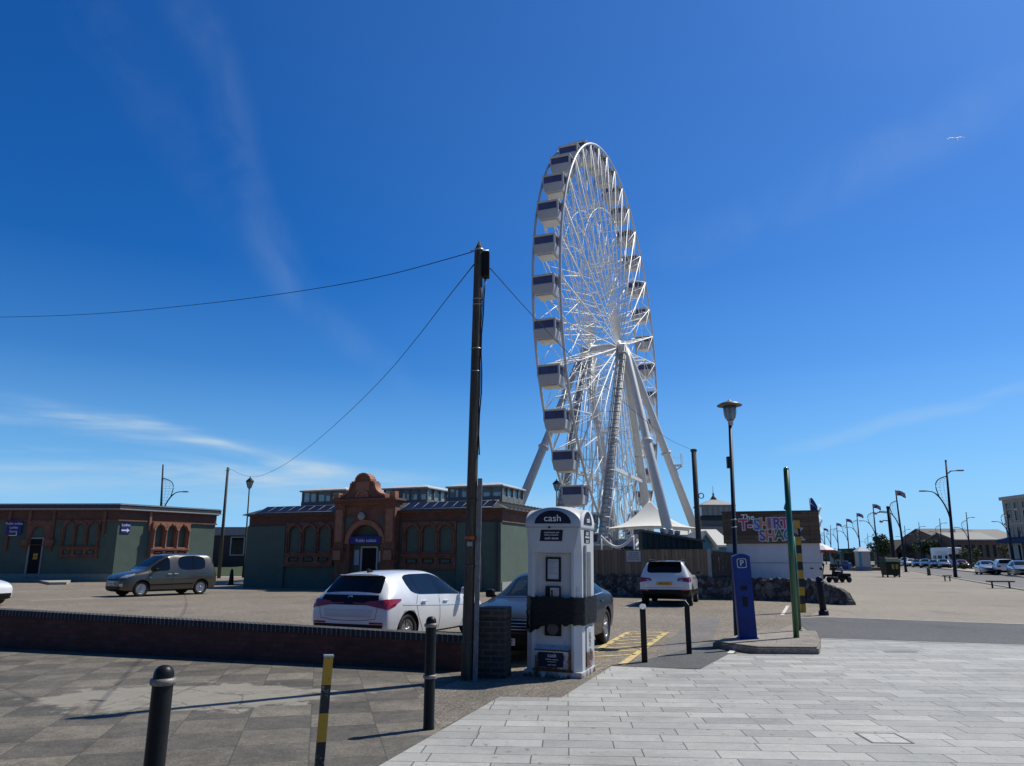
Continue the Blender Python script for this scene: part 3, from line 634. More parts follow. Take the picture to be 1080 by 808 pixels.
# lower panel with sign
b = MB(); b.box(.15, KW-.15, -.026, -.0015, .12, .365, .006); lp = b.build('lower_panel', kwd, kiosk)
b = MB(); b.box(.2, .56, -.033, -.0265, .145, .335, .003); ls = b.build('panel_sign', navy, lp)
text('cash', .075, white_ink, ls, loc=(.40, -.036, .295), ext=.001); text('balance enquiries', .026, white_ink, ls, loc=(.40, -.036, .245), ext=.001); text('mini statements', .02, white_ink, ls, loc=(.40, -.036, .215), ext=.001); text('cash zone', .03, white_ink, ls, loc=(.40, -.036, .175), ext=.001)
rust_m = M('rust', (.13, .05, .02), .9, var=.6, scale=25, bmp=.4)
b = MB(); b.box(.13, KW-.11, -.036, -.016, .085, .118); b.box(KW-.165, KW-.125, -.034, -.0275, .1, .385); b.box(.15, KW-.13, -.032, -.0275, .352, .372); b.build('rusty_edge', rust_m, kiosk)
# right side: sign, rails, panel
def S_(py): return h_at(620, py, kr.y-.25)
b = MB(); b.box(KW+.0015, KW+.006, .22, .56, S_(573), S_(560)); s = b.build('side_sign', navy, kiosk)
text('cash', .09, white_ink, s, loc=(KW+.0075, .39, S_(563)), rot=(pi/2, 0, pi/2), ext=.001); text('withdrawals', .05, white_ink, s, loc=(KW+.0075, .39, S_(567)), rot=(pi/2, 0, pi/2), ext=.001); text('zone', .08, white_ink, s, loc=(KW+.0075, .39, S_(571)), rot=(pi/2, 0, pi/2), ext=.001)
b = MB(); b.box(KW+.0015, KW+.035, .19, .25, S_(640), S_(575), .008); b.build('rail', grey_steel, kiosk)
b = MB(); b.box(KW+.0015, KW+.012, .36, .58, S_(640), S_(582), .004); b.build('side_vent', M('vent_grey', (.13, .135, .14), .5), kiosk)
b = MB(); b.box(KW+.0015, KW+.02, .28, .66, S_(700), S_(659), .008); sp_ = b.build('side_panel', kwd, kiosk)
t2 = text('FREE CASH', .13, navy, sp_, loc=(KW+.022, .47, (S_(700)+S_(659))/2), rot=(0, pi/2, 0), ext=.001, sx=.58)
t2.rotation_euler = (Matrix.Rotation(pi/2, 3, 'Z') @ Matrix.Rotation(pi/2, 3, 'X') @ Matrix.Rotation(pi/2, 3, 'Z')).to_euler()
# black plastic wrap: a crumpled band of sheet around the cabinet
zb0, zb1 = H_(580, 659), H_(580, 630)
per = [(-.014, D+.014), (-.014, ch-.01), (ch-.01, -.014), (KW-ch+.01, -.014), (KW+.04, ch-.01), (KW+.04, D+.014)]
seg = []
for i in range(len(per)):
    a, c = Vector(per[i]), Vector(per[(i+1) % len(per)]); n = max(3, int((c-a).length/.035))
    for k in range(n): seg.append(a.lerp(c, k/n))
wrap_m, nt2, bb = new_mat('black_polythene'); bb.inputs['Base Color'].default_value = (.005, .005, .006, 1); bb.inputs['Specular IOR Level'].default_value = .3; bb.inputs['Roughness'].default_value = .3
v = coords(nt2, (1, 1, 3)); bump(nt2, bb, noise(nt2, v, 12, 6, .7), .7, .03)
b = MB(); NR = 14; rings = []
rr = random.Random(3)
top_n = [rr.uniform(-.012, .012) for _ in seg]; bot_n = [rr.uniform(-.02, .02) for _ in seg]
cx, cy = KW/2, D/2
for j in range(NR+1):
    ring_ = []
    for i, q in enumerate(seg):
        s = j/NR; drop = 0
        if q.y < .05 and q.x < KW*.5: drop = .16*max(0, 1-(q.x+.03)/(KW*.45))*(1 if q.x > -.03 else .5)
        if q.x < 0: drop = .12
        z = (zb0-drop+bot_n[i])*(1-s)+(zb1+top_n[i])*s
        o = .005*sin(9*s*pi+i*.55)+rr.uniform(-.004, .005)
        d = Vector((q.x-cx, q.y-cy)).normalized()
        ring_.append(b.v((q.x+d.x*o, q.y+d.y*o, z)))
    rings.append(ring_)
b.sm = True
for A, B in zip(rings, rings[1:]):
    n = len(A)
    for k in range(n): b.face([A[k], A[(k+1) % n], B[(k+1) % n], B[k]])
wr_ = b.build('plastic_wrap', wrap_m, None)
tag(wr_, 'band of black polythene sheet wound round the middle of the cash kiosk', 'plastic sheet'); wr_.location = ko; wr_.rotation_euler = kiosk.rotation_euler
# ---------------- flat topped dark bollards with discs
def disc_bollard(px, pyb, pyt, label, rzd):
    p = gp(px, pyb); H = h_at(px, pyt, p.y)
    t = thing('square_bollard', label, 'bollard', (p.x, p.y, .008), rzd, 'dark square bollards with sloping tops')
    e = .045
    b = MB(); b.hexa([(-e, -e, -.1), (e, -e, -.1), (e, e, -.1), (-e, e, -.1), (-e, -e, H-.11), (e, -e, H-.11), (e, e, H), (-e, e, H)], .006); b.build('post', M('bollard_black', (.011, .012, .014), .45, spec=.25), t)
    q = MB(); q.lathe([(.052, 0), (.052, .006), (.048, .008)], 24); d = q.build('reflector_disc', M('white_disc', (.66, .66, .66), .4, var=.1), t); d.location = (0, -.004, H-.052); d.rotation_euler = (radians(50.7), 0, 0)
    return t
db = disc_bollard(680, 699, 637, 'dark square bollard with a white disc on its sloping top near the yellow hatching', radians(-12))
d2 = copy_tree(db); g = gp(727, 690); d2.location = (g.x, g.y, .008); d2.rotation_euler = (0, 0, radians(78)); d2['label'] = 'dark square bollard whose disc faces sideways, standing just left of the blue parking meter'
# dark blue bollard by rubble wall
p = gp(869, 649); H = h_at(868, 608, p.y)
t = thing('blue_bollard', 'thick dark blue bollard standing at the end of the rubble wall', 'bollard', (p.x, p.y, .004)); t.rotation_euler = (0, radians(-2.5), 0)
nb_ = M('dark_navy_paint', (.009, .013, .028), .5, spec=.2)
b = MB(); b.lathe([(.095, -.1), (.095, H-.08), (.08, H-.03), (.02, H)], 20); b.build('shaft', nb_, t)
b = MB(); b.lathe([(.14, -.05), (.14, .10), (.12, .13), (.10, .14)], 20); b.build('base_collar', nb_, t)
b = MB(); b.lathe([(.108, H-.2), (.122, H-.19), (.122, H-.15), (.108, H-.14)], 20); b.build('ring', nb_, t)
# ---------------- parking meter
p = gp(789, 681.5); H = h_at(788, 584, p.y)
Wm = 17.2/F*p.y
t = thing('parking_meter', 'tall blue pay and display parking meter with a white P sign', 'parking meter', (p.x+.03, p.y+.1, .12), radians(-8)); t.rotation_euler = (0, radians(-1.4), radians(-8))
mb_ = M('meter_blue', (.005, .030, .19), .45, var=.3, spec=.3, scale=4)
b = MB(); w2 = Wm/2; Hm = H-.12
b.prism([(-w2, 0), (w2, 0), (w2, Hm-.05)]+[(w2-2*w2*k/10, Hm-.05+.05*sin(pi*k/10)) for k in range(1, 10)]+[(-w2, Hm-.05)], -.13, .13); bmesh.ops.bevel(b.bm, geom=[e for e in b.bm.edges if abs((e.verts[0].co-e.verts[1].co).y) < .01 and e.verts[0].co.z > .01], offset=.012, segments=2, affect='EDGES'); b.build('housing', mb_, t)
b = MB(); b.box(-w2-.02, w2+.02, -.15, .15, -.02, .03, .006); b.build('base_plate', mb_, t)
zc = h_at(787, 594, p.y)-.12
rim_m = M('meter_pale', (.55, .6, .55), .5)
def rrect(cx, cz, hw, r, n=5): 
    o = []
    for q, (sx, sz) in enumerate(((1, 1), (-1, 1), (-1, -1), (1, -1))):
        o += [(cx+sx*(hw-r)+r*cos(q*pi/2+pi/2*k/n), cz+sz*(hw-r)+r*sin(q*pi/2+pi/2*k/n)) for k in range(n+1)]
    return o
b = MB(); b.plate(rrect(0, zc, .088, .03), [rrect(0, zc, .076, .024)[::-1]], -.139, -.131); b.build('sign_border', rim_m, t)
text('P', .15, rim_m, t, 'letter', loc=(0, -.134, zc-.002), ext=.004, offset=.002)
b = MB(); b.box(-.06, .06, -.14, -.131, zc-.50, zc-.42, .004); b.build('coin_panel', nb_, t)
b = MB(); b.box(-.045, .045, -.137, -.131, zc-.8, zc-.62, .004); b.build('ticket_hatch', nb_, t)
# ---------------- park lamp behind the meter
p = gp(779, 674); top = dp(769, 423, p.y)
t = thing('street_lamp', 'tall slim dark street lamp with a mushroom shaped glass head behind the parking meter', 'street lamp', (p.x, p.y, 0))
def ux(z): return (top.x-p.x)*z/top.z
Hl = top.z
b = MB(); b.tube([(0, 0, -.1), (0, 0, .02), (ux(1.25), 0, 1.25)], .088, 16); b.tube([(ux(1.25), 0, 1.25), (ux(1.33), 0, 1.33), (ux(Hl-.5), 0, Hl-.5)], [.088, .05, .036], 14); b.build('column', dark_metal, t)
z_ = h_at(769, 488, p.y); b = MB(); b.box(-.10, -.03, -.05, .05, z_-.12, z_+.13, .01); b.build('control_box', dark_metal, t, loc=(ux(z_), 0, 0))
for yy in (548, 556): 
    z_ = h_at(772, yy, p.y); b = MB(); b.lathe([(.045, -.012), (.058, -.012), (.058, .012), (.045, .012)], 14, (ux(z_), 0, z_)); b.build('bracket', grey_steel, t)
lx = ux(Hl)
b = MB(); b.lathe([(.04, Hl-.55), (.06, Hl-.5), (.05, Hl-.46), (.075, Hl-.44)], 16, (lx, 0, 0)); b.build('neck', grey_steel, t)
lampglass = glass_mat('lamp_glass', (.25, .28, .28), .55, .08)
b = MB(); b.lathe([(.06, Hl-.44), (.11, Hl-.38), (.135, Hl-.28), (.14, Hl-.115)], 20, (lx, 0, 0)); b.build('lantern', lampglass, t)
b = MB(); b.lathe([(.03, Hl-.42), (.035, Hl-.2), (.02, Hl-.15)], 12, (lx, 0, 0)); b.build('bulb', offwhite, t)
for k in range(4):
    a = k*pi/2+.4; b = MB(); b.tube([(lx+.075*cos(a), .075*sin(a), Hl-.44), (lx+.128*cos(a), .128*sin(a), Hl-.33), (lx+.15*cos(a), .15*sin(a), Hl-.1)], .008, 5); b.build('cage_bar', grey_steel, t)
b = MB(); b.lathe([(.19, Hl-.115), (.265, Hl-.11), (.27, Hl-.095), (.17, Hl-.04), (.05, Hl-.005), (.02, Hl+.03), (.005, Hl+.035)], 28, (lx, 0, 0)); b.build('hood', M('lamp_hood', (.16, .155, .14), .5, .3), t)
# ---------------- green post and striped barrier pole
gpaint = M('gloss_green_paint', (.012, .10, .04), .3, var=.3, scale=5, coat=.3)
p = gp(840.5, 680); top = dp(829, 493.5, p.y)
t = thing('green_post', 'tall leaning bright green metal post on the kerb island', 'post', (p.x, p.y, .12))
Hg = top.z-.12; lx = top.x-p.x
b = MB(); b.tube([(0, 0, -.05), (lx*.5, 0, Hg*.5), (lx, 0, Hg-.04)], .056, 18); b.build('tube', gpaint, t)
b = MB(); b.lathe([(.056, Hg-.04), (.05, Hg-.01), (.03, Hg+.012), (.005, Hg+.02)], 18, (lx, 0, 0)); b.build('end_cap', gpaint, t)
z_ = h_at(830, 535, p.y)-.12
b = MB(); b.prism([(lx*z_/Hg-.02, z_-.08), (lx*z_/Hg-.09, z_-.04), (lx*z_/Hg-.085, z_+.0), (lx*z_/Hg-.04, z_+.12)], -.02, .02); b.build('hinge_lug', gpaint, t)
p2 = gp(844, 672); top2 = dp(836.5, 566, p2.y)
t = thing('green_post', 'second green post, shorter and darker, half hidden behind the tall leaning green post', 'post', (p2.x, p2.y, .12))
b = MB(); lx2 = top2.x-p2.x; Hq = top2.z-.12; b.tube([(0, 0, -.05), (lx2, 0, Hq)], .04, 14); b.build('tube', gpaint, t)
b = MB(); b.lathe([(.055, -.02), (.055, .03), (.041, .035)], 14); b.build('foot', gpaint, t)
p = gp(847, 646); top = dp(840, 549, p.y)
t = thing('barrier_pole', 'upright yellow and black banded barrier pole in front of the shop hoarding', 'barrier pole', (p.x, p.y, 0))
Hs = top.z; n = 11
ry, rb = M('barrier_yellow', (.5, .31, .015), .5, var=.2), M('barrier_black', (.015, .015, .016), .5)
for k in range(n):
    z0_, z1_ = Hs*k/n, Hs*(k+1)/n; xo = lambda z: (top.x-p.x)*z/Hs
    b = MB(); e = .072
    b.hexa([(xo(z0_)-e, -e, z0_), (xo(z0_)+e, -e, z0_), (xo(z0_)+e, e, z0_), (xo(z0_)-e, e, z0_), (xo(z1_)-e, -e, z1_), (xo(z1_)+e, -e, z1_), (xo(z1_)+e, e, z1_), (xo(z1_)-e, e, z1_)]); b.build('band', ry if k % 2 == 0 else rb, t)
b = MB(); xo_ = top.x-p.x; b.prism([(xo_-.02, Hs-.45), (xo_-.14, Hs-.35), (xo_-.2, Hs-.12), (xo_-.1, Hs+.02), (xo_-.08, Hs-.05), (xo_-.13, Hs-.2), (xo_-.02, Hs-.3)], -.1, -.06); b.build('latch_hook', M('bare_timber', (.4, .31, .2), .7), t)
# access cover in the granite
p = gp(932, 780)
t = thing('manhole_cover', 'rectangular steel framed inspection cover paved with granite in the bottom right paving', 'manhole cover', (p.x, p.y, .012), radians(-3))
b = MB(); hw, hh = .175, .19
b.plate([(-hw-.012, -hh-.012), (hw+.012, -hh-.012), (hw+.012, hh+.012), (-hw-.012, hh+.012)], [[(-hw+.004, -hh+.004), (-hw+.004, hh-.004), (hw-.004, hh-.004), (hw-.004, -hh+.004)]], -.004, .003)
for v_ in b.bm.verts: v_.co = Vector((v_.co.x, v_.co.z, v_.co.y))
b.build('frame', M('dull_iron', (.10, .095, .085), .6, .4), t)
b = MB(); b.box(-hw+.012, -.02, -hh+.012, hh-.012, -.004, .002); b.box(-.012, hw-.012, -hh+.012, -.0, -.004, .002); b.box(-.012, hw-.012, .008, hh-.012, -.004, .002); b.build('inlay', M('cover_granite', (.43, .42, .40), .8, var=.15, scale=20), t)
p = gp(950, 688.5)
b = MB(); b.box(-.28, .28, -.05, .05, -.01, .004); tag(b.build('drain_grate', M('drain_iron', (.11, .11, .105), .6), None, loc=(p.x, p.y, .012)), 'narrow iron drain slot set in the pale paving near the asphalt path', 'drain')
# ================================================================== cars
def car_paint(name, col, metal=0.0, rough=.25):
    m, nt, b = new_mat(name); v = coords(nt)
    f = noise(nt, v, 1.7, 5, .6)
    nt.links.new(ramp(nt, f, [(.3, tuple(x*.93 for x in col)), (.7, tuple(min(1, x*1.04) for x in col))]), b.inputs['Base Color'])
    b.inputs['Roughness'].default_value = rough; b.inputs['Metallic'].default_value = metal
    b.inputs['Coat Weight'].default_value = .8; b.inputs['Coat Roughness'].default_value = .05
    return m
gloss_black = M('gloss_black_trim', (.006, .006, .007), .08, spec=.3)
seat_m = M('seat_fabric', (.02, .02, .022), .9); plate_w = M('plate_white', (.62, .62, .6), .4, var=.04); plate_y = M('plate_yellow', (.62, .36, .03), .4, var=.04); ink = M('plate_black', (.01, .01, .01), .5)
door_gap = M('shut_line', (.015, .015, .016), .7)
wheel_cache = {}
def wheel_parts(R, spokes=5):
    key = (round(R, 3), spokes)
    if key in wheel_cache: return wheel_cache[key]
    rr = R*.67
    b = MB(); b.lathe([(rr*.97, -.085), (R*.93, -.098), (R*.985, -.08), (R, -.05), (R, .05), (R*.985, .08), (R*.93, .098), (rr*1.02, .092), (rr, .07), (rr*.97, .05)], 36, axis='y')
    tyre = b.build('tyre', rubber)
    b = MB()
    b.lathe([(rr*1.0, .055), (rr*1.0, .075), (rr*.93, .078), (rr*.90, .05), (rr*.90, -.06), (rr*1.0, -.06)], 36, axis='y')
    for k in range(spokes):
        for da in (-.16, .16):
            a = 2*pi*k/spokes+da; a2 = 2*pi*k/spokes+da*.55
            p, q = Vector((cos(a2)*rr*.16, .062, sin(a2)*rr*.16)), Vector((cos(a)*rr*.93, .068, sin(a)*rr*.93))
            d = (q-p).normalized(); n = Vector((-d.z, 0, d.x)); wa, wb = rr*.055, rr*.085
            b.hexa([p-n*wa+Vector((0, -.02, 0)), p+n*wa+Vector((0, -.02, 0)), q+n*wb+Vector((0, -.02, 0)), q-n*wb+Vector((0, -.02, 0)), p-n*wa, p+n*wa, q+n*wb, q-n*wb])
    b.lathe([(rr*.22, .03), (rr*.22, .066), (rr*.15, .078), (.005, .08)], 18, axis='y')
    rim = b.build('rim', alloy)
    b = MB(); b.lathe([(rr*.9, -.05), (rr*.9, .005), (rr*.2, .01)], 24, axis='y'); disc = b.build('brake_disc', M('brake_dark_grey', (.02, .02, .022), .6))  # plain dark grey disc behind the spokes
    for o in (tyre, rim, disc): COL.objects.unlink(o)
    wheel_cache[key] = (tyre.data, rim.data, disc.data)
    return wheel_cache[key]
def add_wheel(root, x, y, R, spokes=5, steer=0):
    td, rd_, dd = wheel_parts(R, spokes)
    w_ = bpy.data.objects.new('wheel', dd); COL.objects.link(w_); w_.parent = root; w_.location = (x, y, R)
    w_.rotation_euler = (0, random.uniform(0, 1.2), (0 if y > 0 else pi)+steer)
    for nm, d in (('tyre', td), ('rim', rd_)):
        o = bpy.data.objects.new(nm, d); COL.objects.link(o); o.parent = w_
def eval_mesh(o):
    return bpy.data.meshes.new_from_object(o.evaluated_get(bpy.context.evaluated_depsgraph_get()))
def make_car(name, label, loc, heading, P, paint, group=None, lvl=2, roof_mat=None, seats=True):
    """P: stations [(x, zb, w, zsh, ztop, wt)], glass spans, wheel positions.  Forward is +x."""
    root = thing(name, label, P.get('cat', 'car'), (loc[0], loc[1], .005), atan2(heading[1], heading[0]), group)
    st = P['st']; b = MB(); rings = []
    for (x, zb, w, zsh, zt, wt) in st:
        hh = zsh-zb
        half = [(0, zb), (w*.80, zb), (w*.955, zb+hh*.10), (w*1.0, zb+hh*.38), (w*1.0, zb+hh*.72), (w*.965, zsh), (wt*1.0, zt-.055*P.get('rk', 1) if zt-zsh > .25 else zt-(zt-zsh)*.35), (wt*.86, zt-.012), (wt*.45, zt+.004), (0, zt+.008)]
        full = half+[(-y, z) for y, z in half[-2:0:-1]]
        rings.append([b.v((x, y, z)) for y, z in full])
    n = len(rings[0])                      # 18 : strips k..k+1
    side_strips = {5, n-6}; top_strips = {7, 8, n-9, n-8}
    sideglass = P['side']; ws = P['ws']; rw = P['rw']
    for i in range(len(rings)-1):
        A, B = rings[i], rings[i+1]; xm = (st[i][0]+st[i+1][0])/2
        for k in range(n):
            f = b.face([A[k], A[(k+1) % n], B[(k+1) % n], B[k]])
            mi = 0
            if k in side_strips:
                for (a0, a1, kind) in sideglass:
                    if a1 < xm < a0: mi = {'g': 2, 'p': 4, 't': 3}[kind]
            if k in top_strips:
                if ws[1] < xm < ws[0]: mi = 1
                elif rw[1] < xm < rw[0]: mi = 3
                elif roof_mat and ws[1] > xm > rw[0]: mi = 6
            if k in (6, n-7):
                if roof_mat and ws[1] > xm > rw[0]: mi = 6
                if P.get('dark_rear') and rw[1] < xm < rw[0]: mi = 3
            if k in (0, n-1, 1, n-2): mi = 5
            if P.get('clad') and k in (2, n-3): mi = 5
            if f: f.material_index = mi; f.smooth = True
    for r_, s_ in ((rings[0], 1), (rings[-1], -1)):
        f = b.face(r_ if s_ > 0 else r_[::-1])
        if f: f.smooth = True
    bmesh.ops.recalc_face_normals(b.bm, faces=b.bm.faces)
    cr = b.bm.edges.layers.float.new('crease_edge')
    for e in b.bm.edges:
        fm = {f.material_index for f in e.link_faces}
        if len(fm) > 1: e[cr] = .7 if lvl > 1 else .4
        if len(fm) > 1 and (5 in fm): e[cr] = .6
    mats = [paint, car_glass, car_glass, priv_glass, black_plastic, black_plastic, roof_mat or paint, black_plastic]
    tmp = b.build('tmp', mats, None, recalc=False)
    ms = tmp.modifiers.new('s', 'SUBSURF'); ms.levels = lvl; ms.render_levels = lvl
    smooth_full = eval_mesh(tmp)
    bv = bmesh.new(); bv.from_mesh(smooth_full); bvh = BVHTree.FromBMesh(bv); bv.free()
    if lvl > 1 or P.get('arch'):
        c = MB(); c.mi = 7
        for x in P['wx']:
            for sy in (-1, 1): c.lathe([(P['R']*1.13, sy*.42), (P['R']*1.13, sy*1.3)], 30, (x, 0, P['R']*1.02), 'y', smooth=False)
        cut = c.build('cut', mats)
        mb2 = tmp.modifiers.new('b', 'BOOLEAN'); mb2.operation = 'DIFFERENCE'; mb2.object = cut; mb2.solver = 'EXACT'
        me = eval_mesh(tmp); bpy.data.objects.remove(cut)
    else: me = smooth_full
    bpy.data.objects.remove(tmp)
    # split by material into parts
    src = bmesh.new(); src.from_mesh(me); src.faces.ensure_lookup_table()
    def islands(idx):
        todo = {f for f in src.faces if f.material_index in idx}; out = []
        while todo:
            s0 = [todo.pop()]; isl_ = []
            while s0:
                f = s0.pop(); isl_.append(f)
                for e in f.edges:
                    for g in e.link_faces:
                        if g in todo: todo.discard(g); s0.append(g)
            out.append(isl_)
        return out
    def emit(fs, nm, mm, par):
        o = bmesh.new(); mp = {}
        for f in fs:
            vs = []
            for v in f.verts:
                if v.index not in mp: mp[v.index] = o.verts.new(v.co)
                vs.append(mp[v.index])
            try: g = o.faces.new(vs); g.smooth = f.smooth; g.material_index = 1 if f.material_index == 7 else 0
            except ValueError: pass
        m2 = bpy.data.meshes.new(nm); o.to_mesh(m2); o.free()
        for x in mm: m2.materials.append(x)
        ob = bpy.data.objects.new(nm, m2); COL.objects.link(ob); ob.parent = par; return ob
    src.verts.index_update()
    body = emit([f for f in src.faces if f.material_index in (0, 7)], 'body', [paint, black_plastic], root)
    fs5 = [f for f in src.faces if f.material_index == 5]
    if fs5: emit(fs5, 'sill', [black_plastic], root)
    fs6 = [f for f in src.faces if f.material_index == 6]
    if fs6: emit(fs6, 'roof', [roof_mat], root)
    for isl_ in islands({1}): emit(isl_, 'windscreen', [car_glass], root)
    for isl_ in islands({2}): emit(isl_, 'window', [car_glass], root)
    for isl_ in islands({3}):
        emit(isl_, 'rear_window' if sum(f.calc_center_median().x for f in isl_)/len(isl_) < rw[0] and abs(sum(f.calc_center_median().y for f in isl_)/len(isl_)) < .3 else 'window', [priv_glass], root)
    for isl_ in islands({4}): emit(isl_, 'pillar', [gloss_black], root)
    src.free()
    for x in P['wx']:
        for sy in (-1, 1): add_wheel(root, x, sy*P['tr'], P['R'], P.get('spokes', 5))
    if seats:
        for x in P['seats']:
            for sy in (-1, 1):
                b = MB(); b.box(x-.06, x+.08, sy*.36-.22, sy*.36+.22, .55, P['H']-.42, .05); b.box(x, x+.45, sy*.36-.22, sy*.36+.22, .45, .6, .05); b.box(x-.07, x+.02, sy*.36-.12, sy*.36+.12, P['H']-.40, P['H']-.22, .03); b.build('seat', seat_m, root)
        if lvl > 1:
            x0 = ws[0]-.28; b = MB(); b.box(x0-.12, x0+.15, -.62, .62, P['belt']-.22, P['belt']-.06, .05); b.build('dashboard', seat_m, root)
            b = MB()
            for k in range(24):
                a0, a1 = 2*pi*k/24, 2*pi*(k+1)/24
            b.tube([(x0-.22-.06*sin(2*pi*k/20), -.36+.18*cos(2*pi*k/20), P['belt']-.06+.17*sin(2*pi*k/20)) for k in range(21)], .015, 6); b.build('steering_wheel', black_plastic, root)
    def hit(q, mode, off):
        if mode == 'rear': o, d = Vector((-6, q[0], q[1])), Vector((1, 0, 0))
        elif mode == 'front': o, d = Vector((6, q[0], q[1])), Vector((-1, 0, 0))
        elif mode == 'left': o, d = Vector((q[0], 6, q[1])), Vector((0, -1, 0))
        elif mode == 'right': o, d = Vector((q[0], -6, q[1])), Vector((0, 1, 0))
        elif mode == 'top': o, d = Vector((q[0], q[1], 6)), Vector((0, 0, -1))
        else:                     # diagonal corner: q = (t, z); mode = ('diag', angle)
            an = mode[1]; d = Vector((-cos(an), -sin(an), 0)); o = -d*6+Vector((-sin(an), cos(an), 0))*q[0]+Vector((0, 0, q[1]))+Vector((mode[2], mode[3], 0))
        p, nn, *_ = bvh.ray_cast(o, d)
        if p is None: return None
        if nn.dot(d) > 0: nn = -nn
        return p+nn*off
    def decal(nm, quads, mode, mm, off=.006, nu=8, nv=4, par=None):
        b = MB()
        for (A, B, C, D) in quads:
            A, B, C, D = map(Vector, (A, B, C, D)); V = []
            for i in range(nu+1):
                row = []
                for j in range(nv+1):
                    u, v = i/nu, j/nv; q = (A*(1-u)+B*u)*(1-v)+(D*(1-u)+C*u)*v
                    h = hit(q, mode, off); row.append(b.v(h) if h is not None else None)
                V.append(row)
            for i in range(nu):
                for j in range(nv):
                    f4 = [V[i][j], V[i+1][j], V[i+1][j+1], V[i][j+1]]
                    if None not in f4:
                        if max((f4[0].co-f4[k].co).length for k in (1, 2, 3)) < .45:
                            f = b.face(f4)
                            if f: f.smooth = True
        if not b.bm.faces: b.bm.free(); return None
        loose = [v for v in b.bm.verts if not v.link_faces]; bmesh.ops.delete(b.bm, geom=loose, context='VERTS')
        return b.build(nm, mm, par or root)
    def strip(nm, pts, mode, mm, wdt=.010, off=.0025, par=None):
        quads = []
        for p, q in zip(pts, pts[1:]):
            p, q = Vector(p), Vector(q); d = (q-p).normalized(); nn = Vector((-d.y, d.x))*wdt/2
            quads.append((p-nn, q-nn, q+nn, p+nn))
        return decal(nm, quads, mode, mm, off, 6, 1, par)
    return root, decal, strip, body
def mirror(root, x, y, z, mm, sy):
    b = MB(); b.box(x-.06, x+.08, y, y+sy*.17, z-.06, z+.09, .035) if sy > 0 else b.box(x-.06, x+.08, y-.17, y, z-.06, z+.09, .035)
    b.tube([(x+.03, y-sy*.06, z-.04), (x+.02, y+sy*.04, z)], .02, 6)
    return b.build('wing_mirror', mm, root)
def handle(root, x, y, z, mm, sy):
    b = MB(); b.box(x-.09, x+.09, min(y, y+sy*.03), max(y, y+sy*.03), z-.014, z+.016, .011); return b.build('door_handle', mm, root)
white_car = car_paint('white_car_paint', (.72, .73, .75), 0, .3)
grey_car = car_paint('taupe_metallic_paint', (.085, .078, .062), .6, .35)
blue_car = car_paint('slate_blue_paint', (.016, .024, .036), .3, .4); blue_car.node_tree.nodes['Principled BSDF'].inputs['Coat Weight'].default_value = .3
# ---- white hatchback seen from behind
hatch = dict(L=4.0, H=1.42, belt=.93, R=.315, tr=.755, wx=(1.27, -1.30), seats=(-.25, -1.0), dark_rear=True, arch=True,
  st=[(2.0, .40, .30, .52, .56, .30), (1.985, .26, .62, .60, .66, .50), (1.85, .19, .80, .70, .755, .62), (1.6, .17, .868, .765, .835, .68), (1.27, .17, .885, .825, .895, .70), (.98, .17, .885, .875, .945, .70),
      (.84, .17, .885, .895, .985, .685), (.50, .17, .885, .910, 1.17, .635), (.12, .17, .885, .925, 1.345, .60), (-.19, .17, .885, .93, 1.40, .59), (-.25, .17, .885, .935, 1.408, .585), (-.88, .17, .885, .955, 1.405, .57), (-.93, .17, .885, .96, 1.40, .567), (-1.22, .17, .885, .99, 1.385, .56), (-1.34, .17, .88, 1.0, 1.375, .555),
      (-1.60, .19, .87, .985, 1.345, .545), (-1.67, .20, .862, .97, 1.29, .55), (-1.88, .24, .845, .93, 1.02, .63), (-1.945, .27, .83, .86, .915, .66), (-1.985, .32, .80, .77, .81, .65), (-2.0, .38, .55, .62, .66, .40)],
  side=[(.72, -.19, 'g'), (-.19, -.25, 'p'), (-.25, -.88, 't'), (-.88, -.93, 'p'), (-.93, -1.22, 't')], ws=(.84, .12), rw=(-1.62, -1.88))
rl = gp(340, 668)          # near rear corner
hd = Vector((.42, .907))
ctr = Vector((-2.98, 14.15))+hd*2.0
root, decal, strip, body = make_car('parked_hatchback', 'white hatchback with a black rear window parked rear corner on behind the low brick wall', ctr, hd, hatch, white_car); root.scale = (1, 1, .97)
decal('tailgate_panel', [((-.66, .80), (.66, .80), (.60, .975), (-.60, .975))], 'rear', black_plastic, .004, 14, 3)
for s in (-1, 1):
    decal('tail_light', [((s*.30, .815), (s*.80, .735), (s*.80, .90), (s*.42, .865))], 'rear', red_lens, .011, 8, 3)
    m_ = 'right' if s < 0 else 'left'
    decal('tail_light', [((-1.97, .72), (-1.70, .80), (-1.70, .905), (-1.95, .90)), ((-1.70, .82), (-1.55, .875), (-1.55, .90), (-1.70, .905))], m_, red_lens, .010, 6, 4)
    decal('lamp_trim', [((s*.10, .825), (s*.46, .80), (s*.46, .83), (s*.10, .845))], 'rear', red_lens, .009, 8, 2)
    decal('reflector', [((s*.48, .47), (s*.76, .47), (s*.75, .50), (s*.48, .50))], 'rear', red_lens, .008, 6, 1)
    strip('shut_line', [(.80, .90), (.80, .50), (.72, .25), (-.15, .23)], m_, door_gap); strip('shut_line', [(-.21, .92), (-.19, .5), (-.20, .23)], m_, door_gap); strip('shut_line', [(-.20, .23), (-.75, .23), (-.98, .55), (-1.06, .80), (-1.0, .955)], m_, door_gap)
    handle(root, .02, s*.875, .80, white_car, s); handle(root, -.80, s*.88, .83, white_car, s)
    strip('crease', [(1.0, .70), (0, .73), (-1.5, .80)], m_, white_car, .03, .006)
    mirror(root, .66, s*.90, .96, white_car, s)
decal('plate_recess', [((-.50, .58), (.50, .58), (.55, .72), (-.55, .72))], 'rear', car_paint('white_recess', (.55, .56, .58)), .005, 8, 3)
